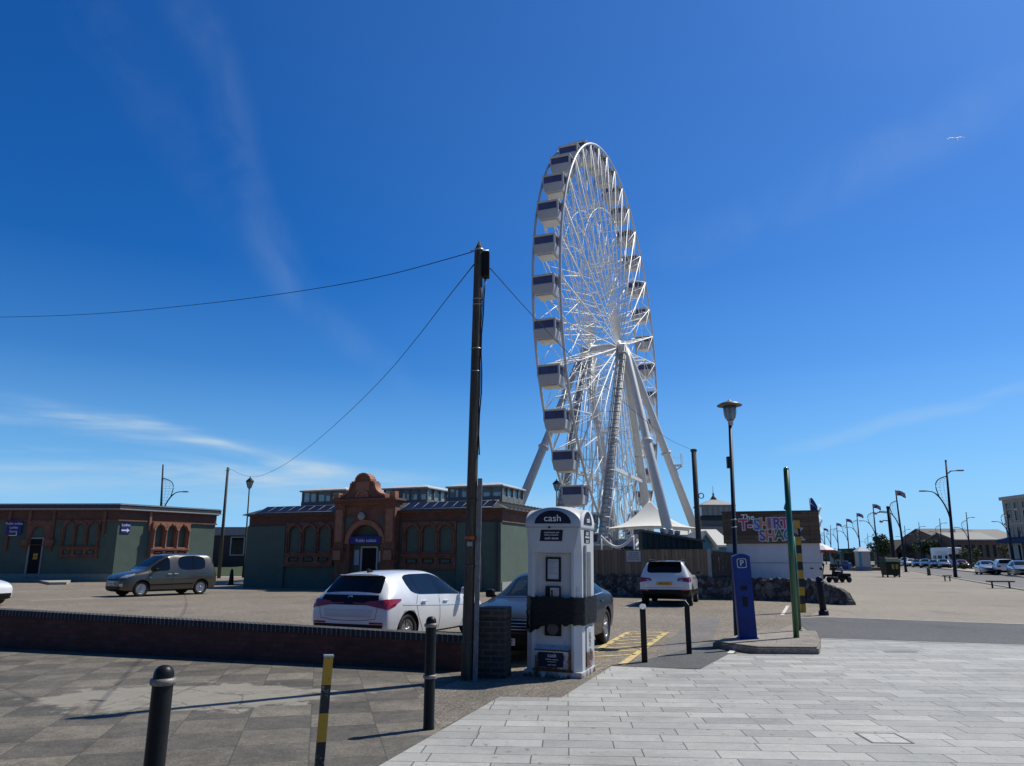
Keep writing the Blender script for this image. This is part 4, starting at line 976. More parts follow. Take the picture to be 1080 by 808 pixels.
for s in (-1, 1): strip('tailgate_gap', [(s*.64, .77), (s*.60, .56), (s*.3, .525), (0, .52)], 'rear', door_gap, .008)
b = MB(); b.lathe([(.052, 0), (.056, .006), (.04, .012), (.008, .008)], 20); lg = b.build('badge', silver, root); lg.location = (-1.93, 0, .925); lg.rotation_euler = (0, -pi/2+.3, 0); lg.scale = (.75, 1.25, 1)
text('H', .06, black_plastic, root, 'badge_letter', loc=(-1.942, 0, .925), rot=(pi/2-.1, 0, -pi/2), ext=.003)
b = MB(); b.prism([(-1.25, 1.385), (-1.42, 1.375), (-1.44, 1.44), (-1.40, 1.45)], -.02, .02); b.build('aerial_fin', black_plastic, root)
b = MB(); b.box(-1.69, -1.58, -.44, .44, 1.318, 1.340, .010); b.build('spoiler', white_car, root)
decal('rear_diffuser', [((-.70, .27), (.70, .27), (.76, .46), (-.76, .46))], 'rear', black_plastic, .004, 12, 3)
# ---- slate blue saloon behind the kiosk
saloon = dict(L=4.6, H=1.40, belt=.95, R=.335, tr=.785, wx=(1.38, -1.36), seats=(-.15, -.95), arch=True, spokes=7,
  st=[(2.3, .42, .32, .56, .60, .30), (2.28, .26, .58, .62, .68, .48), (2.12, .18, .76, .73, .785, .62), (1.75, .16, .87, .79, .865, .69), (1.35, .16, .925, .84, .915, .72), (1.02, .16, .925, .88, .95, .72),
      (.90, .16, .925, .90, .985, .70), (.55, .16, .925, .915, 1.15, .655), (.10, .16, .925, .93, 1.335, .61), (-.16, .16, .925, .935, 1.385, .60), (-.26, .16, .925, .94, 1.39, .595), (-.90, .16, .925, .955, 1.375, .58), (-.98, .16, .925, .96, 1.365, .575),
      (-1.30, .16, .92, .975, 1.29, .57), (-1.62, .18, .905, .985, 1.165, .60), (-1.95, .21, .88, .98, 1.045, .64), (-2.15, .25, .85, .95, 1.0, .64), (-2.26, .32, .80, .80, .86, .60), (-2.3, .42, .5, .62, .68, .35)],
  side=[(.78, -.16, 'g'), (-.16, -.26, 'p'), (-.26, -.90, 'g'), (-.90, -.98, 'p'), (-.98, -1.30, 'g')], ws=(.90, .10), rw=(-1.05, -1.95))
fc = gp(524, 676.0, .35)
hd = Vector((-.36, -.933)).normalized(); ctr = Vector((fc.x+.07, fc.y))-hd*2.16
root, decal, strip, body = make_car('parked_saloon', 'slate blue saloon parked nose first behind the cash kiosk and brick pier', ctr, hd, saloon, blue_car); root.scale = (.95, .92, .97)
decal('grille', [((-.52, .50), (.52, .50), (.62, .70), (-.62, .70))], 'front', black_plastic, .006, 12, 4)
for z in (.54, .585, .63, .675): strip('grille_bar', [(-.52, z), (.52, z)], 'front', silver, .012, .014)
decal('front_bumper_intake', [((-.70, .25), (.70, .25), (.72, .47), (-.72, .47))], 'front', black_plastic, .006, 14, 4)
for s in (-1, 1):
    m_ = 'right' if s < 0 else 'left'
    decal('headlight', [((s*.60, .67), (s*.82, .69), (s*.80, .77), (s*.62, .735))], 'front', clear_lens, .008, 6, 4)
    strip('shut_line', [(.86, .90), (.86, .5), (.8, .24), (-.2, .22)], m_, door_gap); strip('shut_line', [(-.21, .93), (-.2, .5), (-.2, .22)], m_, door_gap); strip('shut_line', [(-.2, .22), (-.8, .22), (-1.02, .6), (-1.1, .95)], m_, door_gap)
    handle(root, 0, s*.915, .82, blue_car, s); handle(root, -.9, s*.915, .84, blue_car, s)
    mirror(root, .60, s*.84, 1.0, black_plastic, s)
    decal('tail_light', [((-2.2, .74), (-1.95, .80), (-1.95, .88), (-2.18, .90))], m_, red_lens, .008, 4, 3)
    strip('window_trim', [(.80, .935), (-.2, .955), (-1.25, .99)], m_, silver, .016, .006)
b = MB(); b.box(2.30, 2.312, -.26, .26, .295, .405, .003); pl = b.build('number_plate', plate_w, root)
text('FZ', .085, ink, pl, loc=(2.315, .175, .35), rot=(pi/2, 0, pi/2), ext=.001)
strip('bonnet_edge', [(.98, -.62), (1.0, 0), (.98, .62)], 'top', black_plastic, .03, .004)
# ---- taupe people carrier
mpv = dict(L=4.38, H=1.80, belt=1.08, R=.325, tr=.77, wx=(1.32, -1.41), seats=(.05, -.85), arch=True, cat='car', rk=1.3,
  st=[(2.19, .42, .35, .60, .66, .32), (2.17, .26, .64, .70, .77, .52), (2.02, .20, .82, .83, .90, .66), (1.70, .18, .89, .92, 1.01, .72), (1.35, .18, .905, .98, 1.08, .74), (1.16, .18, .905, 1.01, 1.12, .74),
      (.98, .18, .905, 1.03, 1.24, .72), (.62, .18, .905, 1.05, 1.50, .69), (.26, .18, .905, 1.06, 1.715, .67), (.10, .18, .905, 1.065, 1.765, .665), (-.12, .18, .905, 1.07, 1.79, .665), (-.22, .18, .905, 1.07, 1.795, .665), (-.95, .18, .905, 1.085, 1.80, .66), (-1.03, .18, .905, 1.085, 1.80, .66),
      (-1.62, .18, .90, 1.095, 1.785, .65), (-1.84, .2, .895, 1.09, 1.76, .64), (-2.0, .24, .885, 1.07, 1.66, .64), (-2.12, .28, .87, 1.0, 1.2, .70), (-2.17, .33, .84, .86, .95, .66), (-2.19, .42, .5, .66, .72, .40)],
  side=[(.90, .10, 'g'), (.10, -.12, 'x') if False else (-.22, -.95, 't'), (-.95, -1.03, 'p'), (-1.03, -1.62, 't')], ws=(1.02, .26), rw=(-1.95, -2.1))
fw = gp(161, 629.5); hd = Vector((-.61, -.79)).normalized(); lf = Vector((-hd.y, hd.x))
ctr = Vector((fw.x-.55, fw.y))-hd*1.32-lf*.80
root, decal, strip, body = make_car('parked_people_carrier', 'taupe metallic people carrier parked in front of the left green building', ctr, hd, mpv, grey_car)
decal('grille', [((-.45, .66), (.45, .66), (.50, .74), (-.50, .74))], 'front', black_plastic, .006, 10, 3)
decal('front_bumper_intake', [((-.62, .30), (.62, .30), (.66, .44), (-.66, .44))], 'front', black_plastic, .006, 12, 3)
b = MB(); b.box(2.20, 2.212, -.26, .26, .49, .60, .003); pl = b.build('number_plate', plate_w, root)
b = MB()
for k in range(7): b.box(2.2125, 2.2135, .19-.06*k, .225-.06*k, .515, .575)
b.build('plate_characters', ink, pl)
strip('bonnet_badge', [(-.06, .80), (.06, .80)], 'front', silver, .07, .012)
for s in (-1, 1):
    m_ = 'right' if s < 0 else 'left'
    decal('headlight', [((s*.50, .76), (s*.80, .78), (s*.80, .90), (s*.56, .86))], 'front', clear_lens, .008, 6, 4)
    decal('headlight', [((2.02, .78), (1.66, .89), (1.62, .96), (1.95, .90))], m_, clear_lens, .009, 6, 4)
    decal('fog_light', [((s*.60, .44), (s*.74, .44), (s*.74, .54), (s*.60, .54))], 'front', clear_lens, .008, 4, 3)
    strip('shut_line', [(1.02, 1.05), (1.05, .7), (.95, .3), (.0, .26)], m_, door_gap); strip('shut_line', [(.02, 1.05), (0, .6), (0, .26)], m_, door_gap); strip('shut_line', [(0, .26), (-.95, .28), (-1.02, .7), (-1.0, 1.07)], m_, door_gap); strip('slide_rail', [(-1.0, .92), (-1.8, .95)], m_, door_gap, .02)
    strip('rubbing_strip', [(1.0, .48), (-1.0, .50)], m_, black_plastic, .05, .008)
    handle(root, .15, s*.90, .92, silver, s); handle(root, -.15, s*.90, .93, silver, s)
    mirror(root, .82, s*.93, 1.10, black_plastic, s)
    decal('indicator', [((.95, .78), (1.02, .78), (1.02, .82), (.95, .82))], m_, clear_lens, .006, 2, 2)
# ---- white SUV with a dark roof seen from behind
suv = dict(L=4.14, H=1.55, belt=1.02, R=.335, tr=.765, wx=(1.27, -1.29), seats=(-.2, -.95), arch=True, clad=True,
  st=[(2.07, .46, .32, .60, .64, .30), (2.05, .30, .62, .68, .74, .50), (1.92, .24, .81, .78, .835, .64), (1.6, .22, .875, .85, .93, .69), (1.27, .22, .89, .90, .985, .71), (1.0, .22, .89, .95, 1.02, .71),
      (.86, .22, .89, .975, 1.07, .69), (.50, .22, .89, .99, 1.27, .645), (.14, .22, .89, 1.005, 1.46, .62), (-.14, .22, .89, 1.01, 1.515, .61), (-.24, .22, .89, 1.015, 1.525, .61), (-.90, .22, .89, 1.03, 1.53, .60), (-.98, .22, .89, 1.035, 1.53, .60),
      (-1.30, .22, .89, 1.055, 1.515, .59), (-1.62, .24, .88, 1.05, 1.49, .64), (-1.73, .26, .872, 1.035, 1.44, .66), (-1.93, .30, .86, 1.0, 1.10, .74), (-2.0, .33, .845, .93, .99, .69), (-2.05, .38, .82, .84, .88, .67), (-2.07, .46, .55, .68, .72, .42)],
  side=[(.74, -.14, 'g'), (-.14, -.24, 'p'), (-.24, -.90, 't'), (-.90, -.98, 'p'), (-.98, -1.30, 't')], ws=(.86, .14), rw=(-1.66, -1.93))
rr_ = gp(730, 639); hd = Vector((.30, .954)).normalized(); lf = Vector((-hd.y, hd.x)); ctr = Vector((rr_.x, rr_.y))+hd*1.29+lf*.83
sroof = car_paint('blue_black_roof', (.02, .035, .06), .4)
root, decal, strip, body = make_car('parked_suv', 'small white SUV with a dark roof and yellow number plate parked facing the timber fence', ctr, hd, suv, white_car, roof_mat=sroof)
decal('rear_bumper', [((-.84, .30), (.84, .30), (.80, .56), (-.80, .56))], 'rear', black_plastic, .008, 14, 4)
b = MB(); b.box(-2.088, -2.074, -.26, .26, .70, .81, .003); pl = b.build('number_plate', plate_y, root)
text('MF21 JKU', .085, ink, pl, loc=(-2.091, 0, .755), rot=(pi/2, 0, -pi/2), ext=.001)
for s in (-1, 1):
    m_ = 'right' if s < 0 else 'left'
    decal('tail_light', [((s*.42, .85), (s*.82, .80), (s*.82, .96), (s*.48, .93))], 'rear', red_lens, .010, 8, 4)
    decal('tail_light', [((-2.0, .80), (-1.72, .84), (-1.76, .96), (-1.96, .97))], m_, red_lens, .010, 6, 4)
    decal('reversing_light', [((s*.50, .855), (s*.62, .845), (s*.62, .885), (s*.52, .89))], 'rear', clear_lens, .014, 3, 2)
    decal('reflector', [((s*.56, .52), (s*.80, .53), (s*.80, .56), (s*.56, .55))], 'rear', red_lens, .012, 4, 1)
    strip('shut_line', [(.80, .97), (.80, .55), (.72, .3), (-.15, .28)], m_, door_gap); strip('shut_line', [(-.19, 1.0), (-.19, .28)], m_, door_gap); strip('shut_line', [(-.19, .28), (-.75, .28), (-.97, .6), (-1.02, 1.02)], m_, door_gap)
    handle(root, .02, s*.88, .90, black_plastic, s); handle(root, -.85, s*.885, .93, black_plastic, s)
    mirror(root, .66, s*.92, 1.05, sroof, s)
    b = MB(); b.tube([(.2, s*.56, 1.50), (.1, s*.57, 1.545), (-1.3, s*.55, 1.56), (-1.45, s*.54, 1.52)], .016, 6); b.build('roof_rail', black_plastic, root)
strip('tailgate_gap', [(-.70, .62), (.70, .62)], 'rear', door_gap, .008)
b = MB(); b.box(-1.86, -1.62, -.55, .55, 1.455, 1.49, .012); b.build('spoiler', black_plastic, root)
b = MB(); b.tube([(-1.3, 0, 1.52), (-1.45, 0, 1.70)], .008, 5); b.build('aerial', black_plastic, root)
# ---- nose of a white car at the left edge
g = gp(-46, 641); hd = Vector((.985, -.17)).normalized(); lf = Vector((-hd.y, hd.x)); ctr = Vector((g.x, g.y))-hd*1.27+lf*.82
root, decal, strip, body = make_car('parked_hatchback', 'nose of a white hatchback just entering the picture at the left edge', ctr, hd, hatch, white_car)
for s in (-1, 1):
    m_ = 'right' if s < 0 else 'left'
    decal('headlight', [((1.93, .60), (1.55, .70), (1.52, .78), (1.84, .72))], m_, clear_lens, .009, 6, 4); mirror(root, .66, s*.90, .96, white_car, s)
decal('front_bumper_intake', [((-.62, .26), (.62, .26), (.62, .42), (-.62, .42))], 'front', black_plastic, .006, 12, 3)
# ================================================================== buildings
def text_at(s, size, mat, parent, x, z, y, **kw): return text(s, size, mat, parent, loc=(x, y, z), **kw)
roof_grey = M('grey_roof_felt', (.10, .105, .11), .7, var=.2, scale=2)
slate_m = M('dark_slate', (.06, .055, .055), .6, var=.3, scale=4, bmp=.3)
fascia_m = M('dark_fascia', (.045, .05, .055), .5)
pale_trim = M('pale_metal_trim', (.40, .42, .43), .5)
solar = M('glossy_blue_panel', (.006, .008, .022), .35, var=.3, spec=.2)
lant_glass = glass_mat('lantern_glazing', (.45, .52, .50), .5, .1)
black_hole = M('dark_doorway', (.006, .006, .007), .9)
door_frame_m = M('pale_door_frame', (.42, .42, .42), .5)
ped = M('poster_white', (.42, .44, .47), .6, var=.1)
def triple_window(root, u, uz_pts, prefix_green, y=-.13, cut=True):
    """blind three-arched window: uz_pts = (x0, x1, z_sill_bottom, z_sill_top, z_arch_top)"""
    x0, x1, zs0, zs1, za = uz_pts; W = x1-x0; n = 3; m_ = W*.035; aw = (W-m_*2)/n
    holes = [arch_loop(x0+m_+aw*(k+.5), aw*.76, zs1+.10, za-.14, 14, .04) for k in range(n)]
    b = MB(); b.plate([(x0, zs1), (x1, zs1), (x1, za+.05), (x0, za+.05)], [h for h in holes], y, 0.0); fr = b.build('window_surround', terra_d if prefix_green else terra, root)
    tm = terra_d if prefix_green else terra
    for k in range(n):
        cx = x0+m_+aw*(k+.5); r = aw*.38
        zsps = za-.14-r*1.04
        b = MB(); o1 = arc(cx, zsps, r*1.36, 0, pi, 14, r*1.42); o2 = arc(cx, zsps, r*1.02, pi, 0, 14, r*1.06)
        b.prism(o1+o2, y-.07, y-.002); b.build('arch_moulding', tm, fr)
        b = MB(); b.prism([(cx-.04, zsps+r*1.1), (cx+.04, zsps+r*1.1), (cx+.07, za+.02), (cx-.07, za+.02)], y-.11, y-.072); b.build('keystone', tm, fr)
        b = MB(); b.box(cx-aw*.35, cx+aw*.35, -.022, -.003, zs1+.1, za-.14); 
        b.build('blind_panel', green, fr)
    for k in range(n+1):
        cx = x0+m_+aw*k
        b = MB(); b.lathe([(.05, zs1+.02), (.055, zs1+.06), (.04, zs1+.09), (.04, za-.62*aw), (.06, za-.6*aw), (.07, za-.5*aw), (.03, za-.48*aw)], 10, (cx, y-.05, 0)); b.build('colonnette', tm, fr)
    b = MB(); b.box(x0-.05, x1+.05, y-.10, -.001, zs1-.08, zs1-.003); b.build('sill', tm, fr)
    b = MB(); b.plate([(x0, zs0), (x1, zs0), (x1, zs1-.083), (x0, zs1-.083)], [[(x0+m_+aw*(k+.14), zs0+.14), (x0+m_+aw*(k+.86), zs0+.14), (x0+m_+aw*(k+.86), zs1-.2), (x0+m_+aw*(k+.14), zs1-.2)] for k in range(n)], y, 0); b.build('apron', tm, fr)
    for k in range(n):
        b = MB(); b.box(x0+m_+aw*(k+.26), x0+m_+aw*(k+.74), y+.02, -.002, zs0+.22, zs1-.27, .01); b.build('apron_boss', terra if not prefix_green else green, fr)
    b = MB(); b.box(x0-.04, x1+.04, y-.05, -.001, zs0-.09, zs0-.003); b.build('base_moulding', tm, fr)
    return fr
# ---------------- central public toilets
A = gp(258.5, 619.5); ray_r = ray(529, 589); B_ = gp(529, 624.2)
fc = Facade(A, B_); U = lambda px, py=575: fc.uz(px, py)[0]; Z = lambda px, py: fc.uz(px, py)[1]
L = fc.L; Dp = 9.5
zE = (Z(262, 541)+Z(520, 538.5))/2; zF = zE-.62        # eaves, bottom of the brick frieze
root = thing('toilet_block', 'dark green and terracotta public toilet block with a curly gable over its entrance', 'building', (A.x, A.y, 0), fc.ang)
T0 = root
b = MB(); b.box(0, L, 0, Dp, -.1, zF); b.build('wall', green, root)
b = MB(); b.box(-.03, L+.03, -.03, Dp+.03, zF+.002, zE-.12); b.build('frieze', brick_red, root)
b = MB(); b.box(-.10, L+.10, -.10, Dp+.10, zE-.12+.002, zE); b.box(-.06, L+.06, -.06, Dp+.06, zF-.06, zF-.002); b.build('cornice', terra_d, root)
# end piers, plinth
for (a, c) in ((U(262), U(302)), (U(483), L)):
    b = MB(); b.box(a if a > .2 else -.02, c if c < L-.1 else L+.02, -.16, -.002, -.1, zF-.065); b.build('pier', green, root)
b = MB(); b.box(L+.002, L+.06, -.05, Dp, -.1, .45); b.build('plinth', M('pale_plinth', (.36, .36, .33), .8), root)
# glazed skirt roof with ribs and hipped ends
ro, ri, zr = .28, .75, zE+.52
zr = zE+.46
b = MB(); c0 = [(-ro, -ro, zE), (L+ro, -ro, zE), (L+ro, Dp+ro, zE), (-ro, Dp+ro, zE)]; c1 = [(ri, ri, zr), (L-ri, ri, zr), (L-ri, Dp-ri, zr), (ri, Dp-ri, zr)]
b.hexa([(x, y, z+.002) for x, y, z in c0]+c1); b.build('roof', slate_m, root)
b = MB(); b.box(-ro-.03, L+ro+.03, -ro-.03, Dp+ro+.03, zE-.06+.003, zE+.0015); b.build('gutter', fascia_m, root)
gx0, gx1 = U(357), U(422)
def slope_pt(x, s, off=.0): return (x, -ro+(ri+ro)*s, zE+(zr-zE)*s+off)
for (xa, xb, n) in ((.55, gx0-.12, 8), (gx1+.12, L-.45, 9)):
    for k in range(n):
        a, c = xa+(xb-xa)*k/n+.035, xa+(xb-xa)*(k+1)/n-.035
        b = MB(); lo = .08; hi = .9
        b.hexa([slope_pt(a, lo, .005), slope_pt(c, lo, .005), slope_pt(c, hi, .005), slope_pt(a, hi, .005), slope_pt(a, lo, .03), slope_pt(c, lo, .03), slope_pt(c, hi, .03), slope_pt(a, hi, .03)]); b.build('roof_panel', solar, root)
    b = MB()
    for k in range(n+1):
        x = xa+(xb-xa)*k/n; b.tube([slope_pt(x, .02, .03), slope_pt(x, .95, .03)], .013, 5)
    b.tube([slope_pt(xa, .03, .03), slope_pt(xb, .03, .03)], .03, 5); b.tube([slope_pt(xa, .93, .03), slope_pt(xb, .93, .03)], .02, 5)
    b.build('glazing_bars', M('dull_bar', (.2, .21, .22), .5), root)
b = MB()
for k in range(16):
    y = .5+(Dp-1)*k/15; b.tube([(L+ro, y, zE+.02), (L-ri+.02, y, zr+.02)], .035, 5)
b.build('roof_rolls', slate_m, root)
# lanterns
for (pa, pb_, pt, dpt, bk_, nn) in ((319, 364, 517.5, 3.0, 1.7, 3), (405, 450, 515, 3.4, 2.6, 5), (473, 529, 513, 3.2, 1.8, 5)):
    yb = bk_; fl = Facade(Vector((A.x, A.y))+Vector((-fc.d.y, fc.d.x))*yb, Vector((B_.x, B_.y))+Vector((-fc.d.y, fc.d.x))*yb)
    xa, xb = fl.uz(pa, 525)[0], fl.uz(pb_, 525)[0]; zt = fl.uz(pa, pt)[1]
    lt = MB(); lt.box(xa+.06, xb-.06, yb+.06, yb+dpt-.06, zr-.02, zt-.1); ln = lt.build('roof_lantern', lant_glass, root)
    b = MB(); b.box(xa-.14, xb+.14, yb-.14, yb+dpt+.14, zt-.1, zt-.01, .02); b.hexa([(xa-.1, yb-.1, zt-.008), (xb+.1, yb-.1, zt-.008), (xb+.1, yb+dpt+.1, zt-.008), (xa-.1, yb+dpt+.1, zt-.008), (xa+.4, yb+.5, zt+.16), (xb-.4, yb+.5, zt+.16), (xb-.4, yb+dpt-.5, zt+.16), (xa+.4, yb+dpt-.5, zt+.16)]); b.build('lantern_roof', M('lead_white', (.5, .51, .5), .55, var=.2), ln)
    b = MB()
    for k in range(nn+1):
        x = xa+(xb-xa)*k/nn; b.box(x-.05, x+.05, yb, yb+.12, zr-.02, zt-.1); b.box(x-.05, x+.05, yb+dpt-.12, yb+dpt, zr-.02, zt-.1)
    for k in range(1, 4):
        y = yb+dpt*k/4
        for x in (xa, xb): b.box(x-.05, x+.05, y-.05, y+.05, zr-.02, zt-.1)
    b.box(xa-.05, xb+.05, yb-.04, yb+dpt+.04, zr-.015, zr+.32); b.build('lantern_frame', M('lantern_paint', (.17, .18, .17), .6), ln)
# windows
for (pa, pb_, ps0, ps1, pa_) in ((302.5, 352.5, 595.5, 583.5, 552), (425, 482, 598, 584.5, 551)):
    triple_window(root, None, (U(pa), U(pb_), Z((pa+pb_)/2, ps0), Z((pa+pb_)/2, ps1), Z((pa+pb_)/2, pa_)), True)
# entrance bay
ecx = U(390, 560); bx0, bx1 = U(357), U(422); zc0, zc1 = Z(390, 533), Z(390, 527)
zspr = Z(390, 573.5); rOut = (U(411)-U(369))/2; rIn = rOut*.78
eb = MB(); hol = arch_loop(ecx, rIn*2, -.05, zspr+rIn, 18)
eb.plate([(bx0+.1, -.1), (bx1-.1, -.1), (bx1-.1, zc0), (bx0+.1, zc0)], [[(max(x, bx0+.2), max(z, -.06)) for x, z in hol]], -.42, -.06); ebay = eb.build('entrance_bay', terra_d, root)
b = MB(); b.prism(arc(ecx, zspr, rOut, 0, pi, 20)+arc(ecx, zspr, rIn*1.02, pi, 0, 20), -.50, -.422); b.build('arch_moulding', terra, ebay)
for s in (-1, 1):      # green spandrels
    b = MB(); xs = ecx+s*rOut*1.08
    b.prism([(ecx+s*rOut*.55, zspr+rOut*1.12), (xs, zspr+rOut*1.12), (xs, zspr+rOut*.45), (ecx+s*rOut*.92, zspr+rOut*.62)], -.44, -.423); b.build('spandrel', green, ebay)
    xp = bx0+.05 if s < 0 else bx1-.05; xq = xp-s*(.62)
    b = MB(); b.box(min(xp, xq), max(xp, xq), -.56, -.062, zspr-.55, zc0-.002); b.build('pilaster', terra_d, ebay)
    b = MB(); b.box(min(xp, xq)+.09, max(xp, xq)-.09, -.60, -.563, zspr+.1, zc0-.25); b.build('pilaster_panel', terra, ebay)
    b = MB(); b.hexa([(min(xp, xq)-.02, -.40, zspr-.95), (max(xp, xq)+.02, -.40, zspr-.95), (max(xp, xq)+.02, -.07, zspr-.95), (min(xp, xq)-.02, -.07, zspr-.95), (min(xp, xq)-.06, -.66, zspr-.3), (max(xp, xq)+.06, -.66, zspr-.3), (max(xp, xq)+.06, -.07, zspr-.3), (min(xp, xq)-.06, -.07, zspr-.3)]); b.build('corbel', terra_d, ebay)
    b = MB(); b.box(min(xp, xq)+.08, max(xp, xq)-.08, -.69, -.58, zspr-.85, zspr-.36); b.build('corbel_block', terra, ebay)
# back panel of the entrance, door, sign, notices
b = MB(); b.box(ecx-rIn-.04, ecx+rIn+.04, -.05, -.003, -.05, zspr+rIn+.04); b.build('entrance_panel', green, ebay)
zs0, zs1 = Z(391, 574), Z(391, 566); sgb = MB(); sgb.box(U(374.5), U(408), -.50, -.44, zs0, zs1, .01); sg = sgb.build('sign', blue_sign, root)
text('Public toilets', (zs1-zs0)*.62, white_ink, sg, loc=((U(374.5)+U(408))/2, -.505, (zs0+zs1)/2-.02), ext=.002)
dx0, dx1, dz = U(383.5), U(398.5), Z(391, 578)
b = MB(); b.box(dx0, dx1, -.075, -.052, 0, dz); dr = b.build('doorway', black_hole, root)
b = MB(); b.plate([(dx0-.09, 0), (dx1+.09, 0), (dx1+.09, dz+.09), (dx0-.09, dz+.09)], [[(dx0, .01), (dx1, .01), (dx1, dz), (dx0, dz)]], -.12, -.051); b.build('door_frame', door_frame_m, dr)
for (pa, pb_, y0, y1) in ((375, 380, 580, 596), (400.5, 406, 581, 593)):
    b = MB(); b.box(U(pa), U(pb_), -.09, -.053, Z(377, y1), Z(377, y0)); b.build('notice_board', ped, root)
for (pa, pb_, y0, y1) in ((356, 362, 595, 605), (409, 415.5, 596, 606)):
    b = MB(); b.box(U(pa), U(pb_), -.63 if False else -.09, -.003, Z(360, y1), Z(360, y0)); nb = b.build('warning_notice', ped, root)
    b = MB(); cx = (U(pa)+U(pb_))/2; cz = (Z(360, y0)+Z(360, y1))/2; b.lathe([(.01, -.1), (.10, -.1), (.10, -.092), (.06, -.091)], 16, (cx, 0, cz), 'y'); b.build('notice_symbol', M('notice_blue_grey', (.10, .11, .18), .5), nb)
vz = Z(387.3, 545); b = MB(); b.lathe([(.20, -.62), (.20, -.50), (.12, -.49)], 20, (U(387.3, 545), 0, vz), 'y'); b.lathe([(.03, -.64), (.16, -.64), (.16, -.625), (.03, -.622)], 20, (U(387.3, 545), 0, vz), 'y'); b.build('round_lamp', M('lamp_white', (.4, .39, .36), .5), root)
# cornice of the bay and the curly gable
b = MB(); b.box(bx0-.12, bx1+.12, -.85, .3, zc1-.10, zc1); b.box(bx0-.02, bx1+.02, -.72, .25, zc1-.2, zc1-.102); b.box(bx0+.04, bx1-.04, -.62, .2, zc0-.02, zc1-.202); b.build('bay_cornice', terra_d, root)
for s in (-1, 1):
    xp = bx0 if s < 0 else bx1-.34
    b = MB(); b.box(xp, xp+.34, -.7, -.32, zc1+.002, zc1+.34, .02); b.build('corner_block', terra, root)
gz = lambda py: Z(390, py); gxx = lambda px: fc.uz(px, 515)[0]
gw = (gxx(413)-gxx(366.5))/2; gcx = (gxx(413)+gxx(366.5))/2; g1 = (gxx(401.5)-gxx(378.5))/2; rt = (gxx(397)-gxx(382.3))/2
zA, zB, zT = zc1, gz(511.5), gz(501.8)
prof = [(-gw, zA)]
for k in range(9):
    a = k/8*pi/2; prof.append((-gw+(gw-g1)*sin(a), zA+.14+(zB-zA-.14)*(1-cos(a))))
prof += [(-g1, zB+.06), (-rt, zB+.06)]
zcz = zT-rt
prof += [(-rt*cos(k/10*pi), max(zB+.07, zcz)+rt*sin(k/10*pi)) for k in range(0, 11)]
right = [(-x, z) for x, z in prof[:12]][::-1]
poly = [(gcx+x, z) for x, z in prof+right]
b = MB(); b.prism(poly, -.62, -.20); gb = b.build('gable', terra_d, root)
cop = MB(); pts = poly[1:-1]
for p_, q_ in zip(pts, pts[1:]):
    d = Vector((q_[0]-p_[0], 0, q_[1]-p_[1]))
    if d.length < .01: continue
    nn = Vector((-d.z, 0, d.x)).normalized()*.09
    P0, P1 = Vector((p_[0], 0, p_[1])), Vector((q_[0], 0, q_[1]))
    c_ = []
    for y in (-.70, -.12): c_ += [P0+Vector((0, y, 0)), P1+Vector((0, y, 0)), P1+nn+Vector((0, y, 0)), P0+nn+Vector((0, y, 0))]
    cop.hexa(c_)
cop.build('coping', terra, gb)
b = MB(); b.prism(arc(gcx, zA+.08, .42, 0, pi, 14)+arc(gcx, zA+.08, .28, pi, 0, 14), -.68, -.622); b.prism(arc(gcx, zA+.08, .27, 0, pi, 12), -.64, -.622); b.build('gable_niche', terra, gb)
b = MB(); b.box(gcx-.42, gcx+.42, -.66, -.622, zB-.35, zB+.12); b.build('gable_tablet', terra, gb)
# arched grey door in the right pier
b = MB(); da, dc = U(504), U(510.5); b.prism(arch_loop((da+dc)/2, dc-da, .1, Z(507, 584.5), 12), -.21, -.163); b.build('service_door', M('grey_door', (.16, .165, .175), .5), root)
b = MB(); b.box(L*.985, L*.985+.08, -.30, -.162, 0, zF); b.build('downpipe', fascia_m, root)
# ---------------- left green building
Cc = gp(117.5, 613.8)
fl = Facade((Cc.x-26, Cc.y+.6), (Cc.x, Cc.y)); sl_end = dp(224, 589, Cc.y+6.6); sidef = Facade((Cc.x, Cc.y), (sl_end.x, sl_end.y))
LB = thing('green_pavilion', 'long flat roofed dark green block with terracotta arched windows at the left edge', 'building', (fl.a.x, fl.a.y, 0), fl.ang)
UL = lambda px, py=575: fl.uz(px, py)[0]; ZL = lambda px, py: fl.uz(px, py)[1]
zR = ZL(110, 532.5); zFa = ZL(110, 537.5); zBr = ZL(110, 548)
M2 = Matrix.Rotation(-fl.ang, 3, 'Z')
def loc2(p): return M2 @ (Vector((p[0], p[1], 0))-Vector((fl.a.x, fl.a.y, 0)))
e2 = loc2(sl_end); e1 = loc2(Cc)
sdir = (e2-e1).normalized(); back = e2+Vector((-sdir.y, sdir.x, 0))*9
foot = [(0, 0), (e1.x, 0), (e2.x, e2.y), (back.x, back.y), (0, back.y+1)]
def offs(poly, o):
    cx = sum(p[0] for p in poly)/len(poly); out = []
    n = len(poly)
    for i in range(n):
        p0, p1, p2 = Vector(poly[i-1]), Vector(poly[i]), Vector(poly[(i+1) % n])
        d1, d2 = (p1-p0).normalized(), (p2-p1).normalized(); n1, n2 = Vector((d1.y, -d1.x)), Vector((d2.y, -d2.x))
        bis = (n1+n2).normalized(); out.append(tuple(p1+bis*o/max(.3, bis.dot(n1))))
    return out
b = MB(); b.prism(foot, -.1, zBr, 'xy'); b.build('wall', green, LB)
b = MB(); b.prism(offs(foot, .04), zBr+.002, zFa-.08, 'xy'); b.build('frieze', brick_red, LB)
b = MB(); b.prism(offs(foot, .10), zBr-.10, zBr-.002, 'xy'); b.prism(offs(foot, .16), zFa-.078, zFa-.002, 'xy'); b.build('cornice', terra_d, LB)
b = MB(); b.prism(offs(foot, .26), zFa, zR, 'xy'); b.build('fascia', fascia_m, LB)
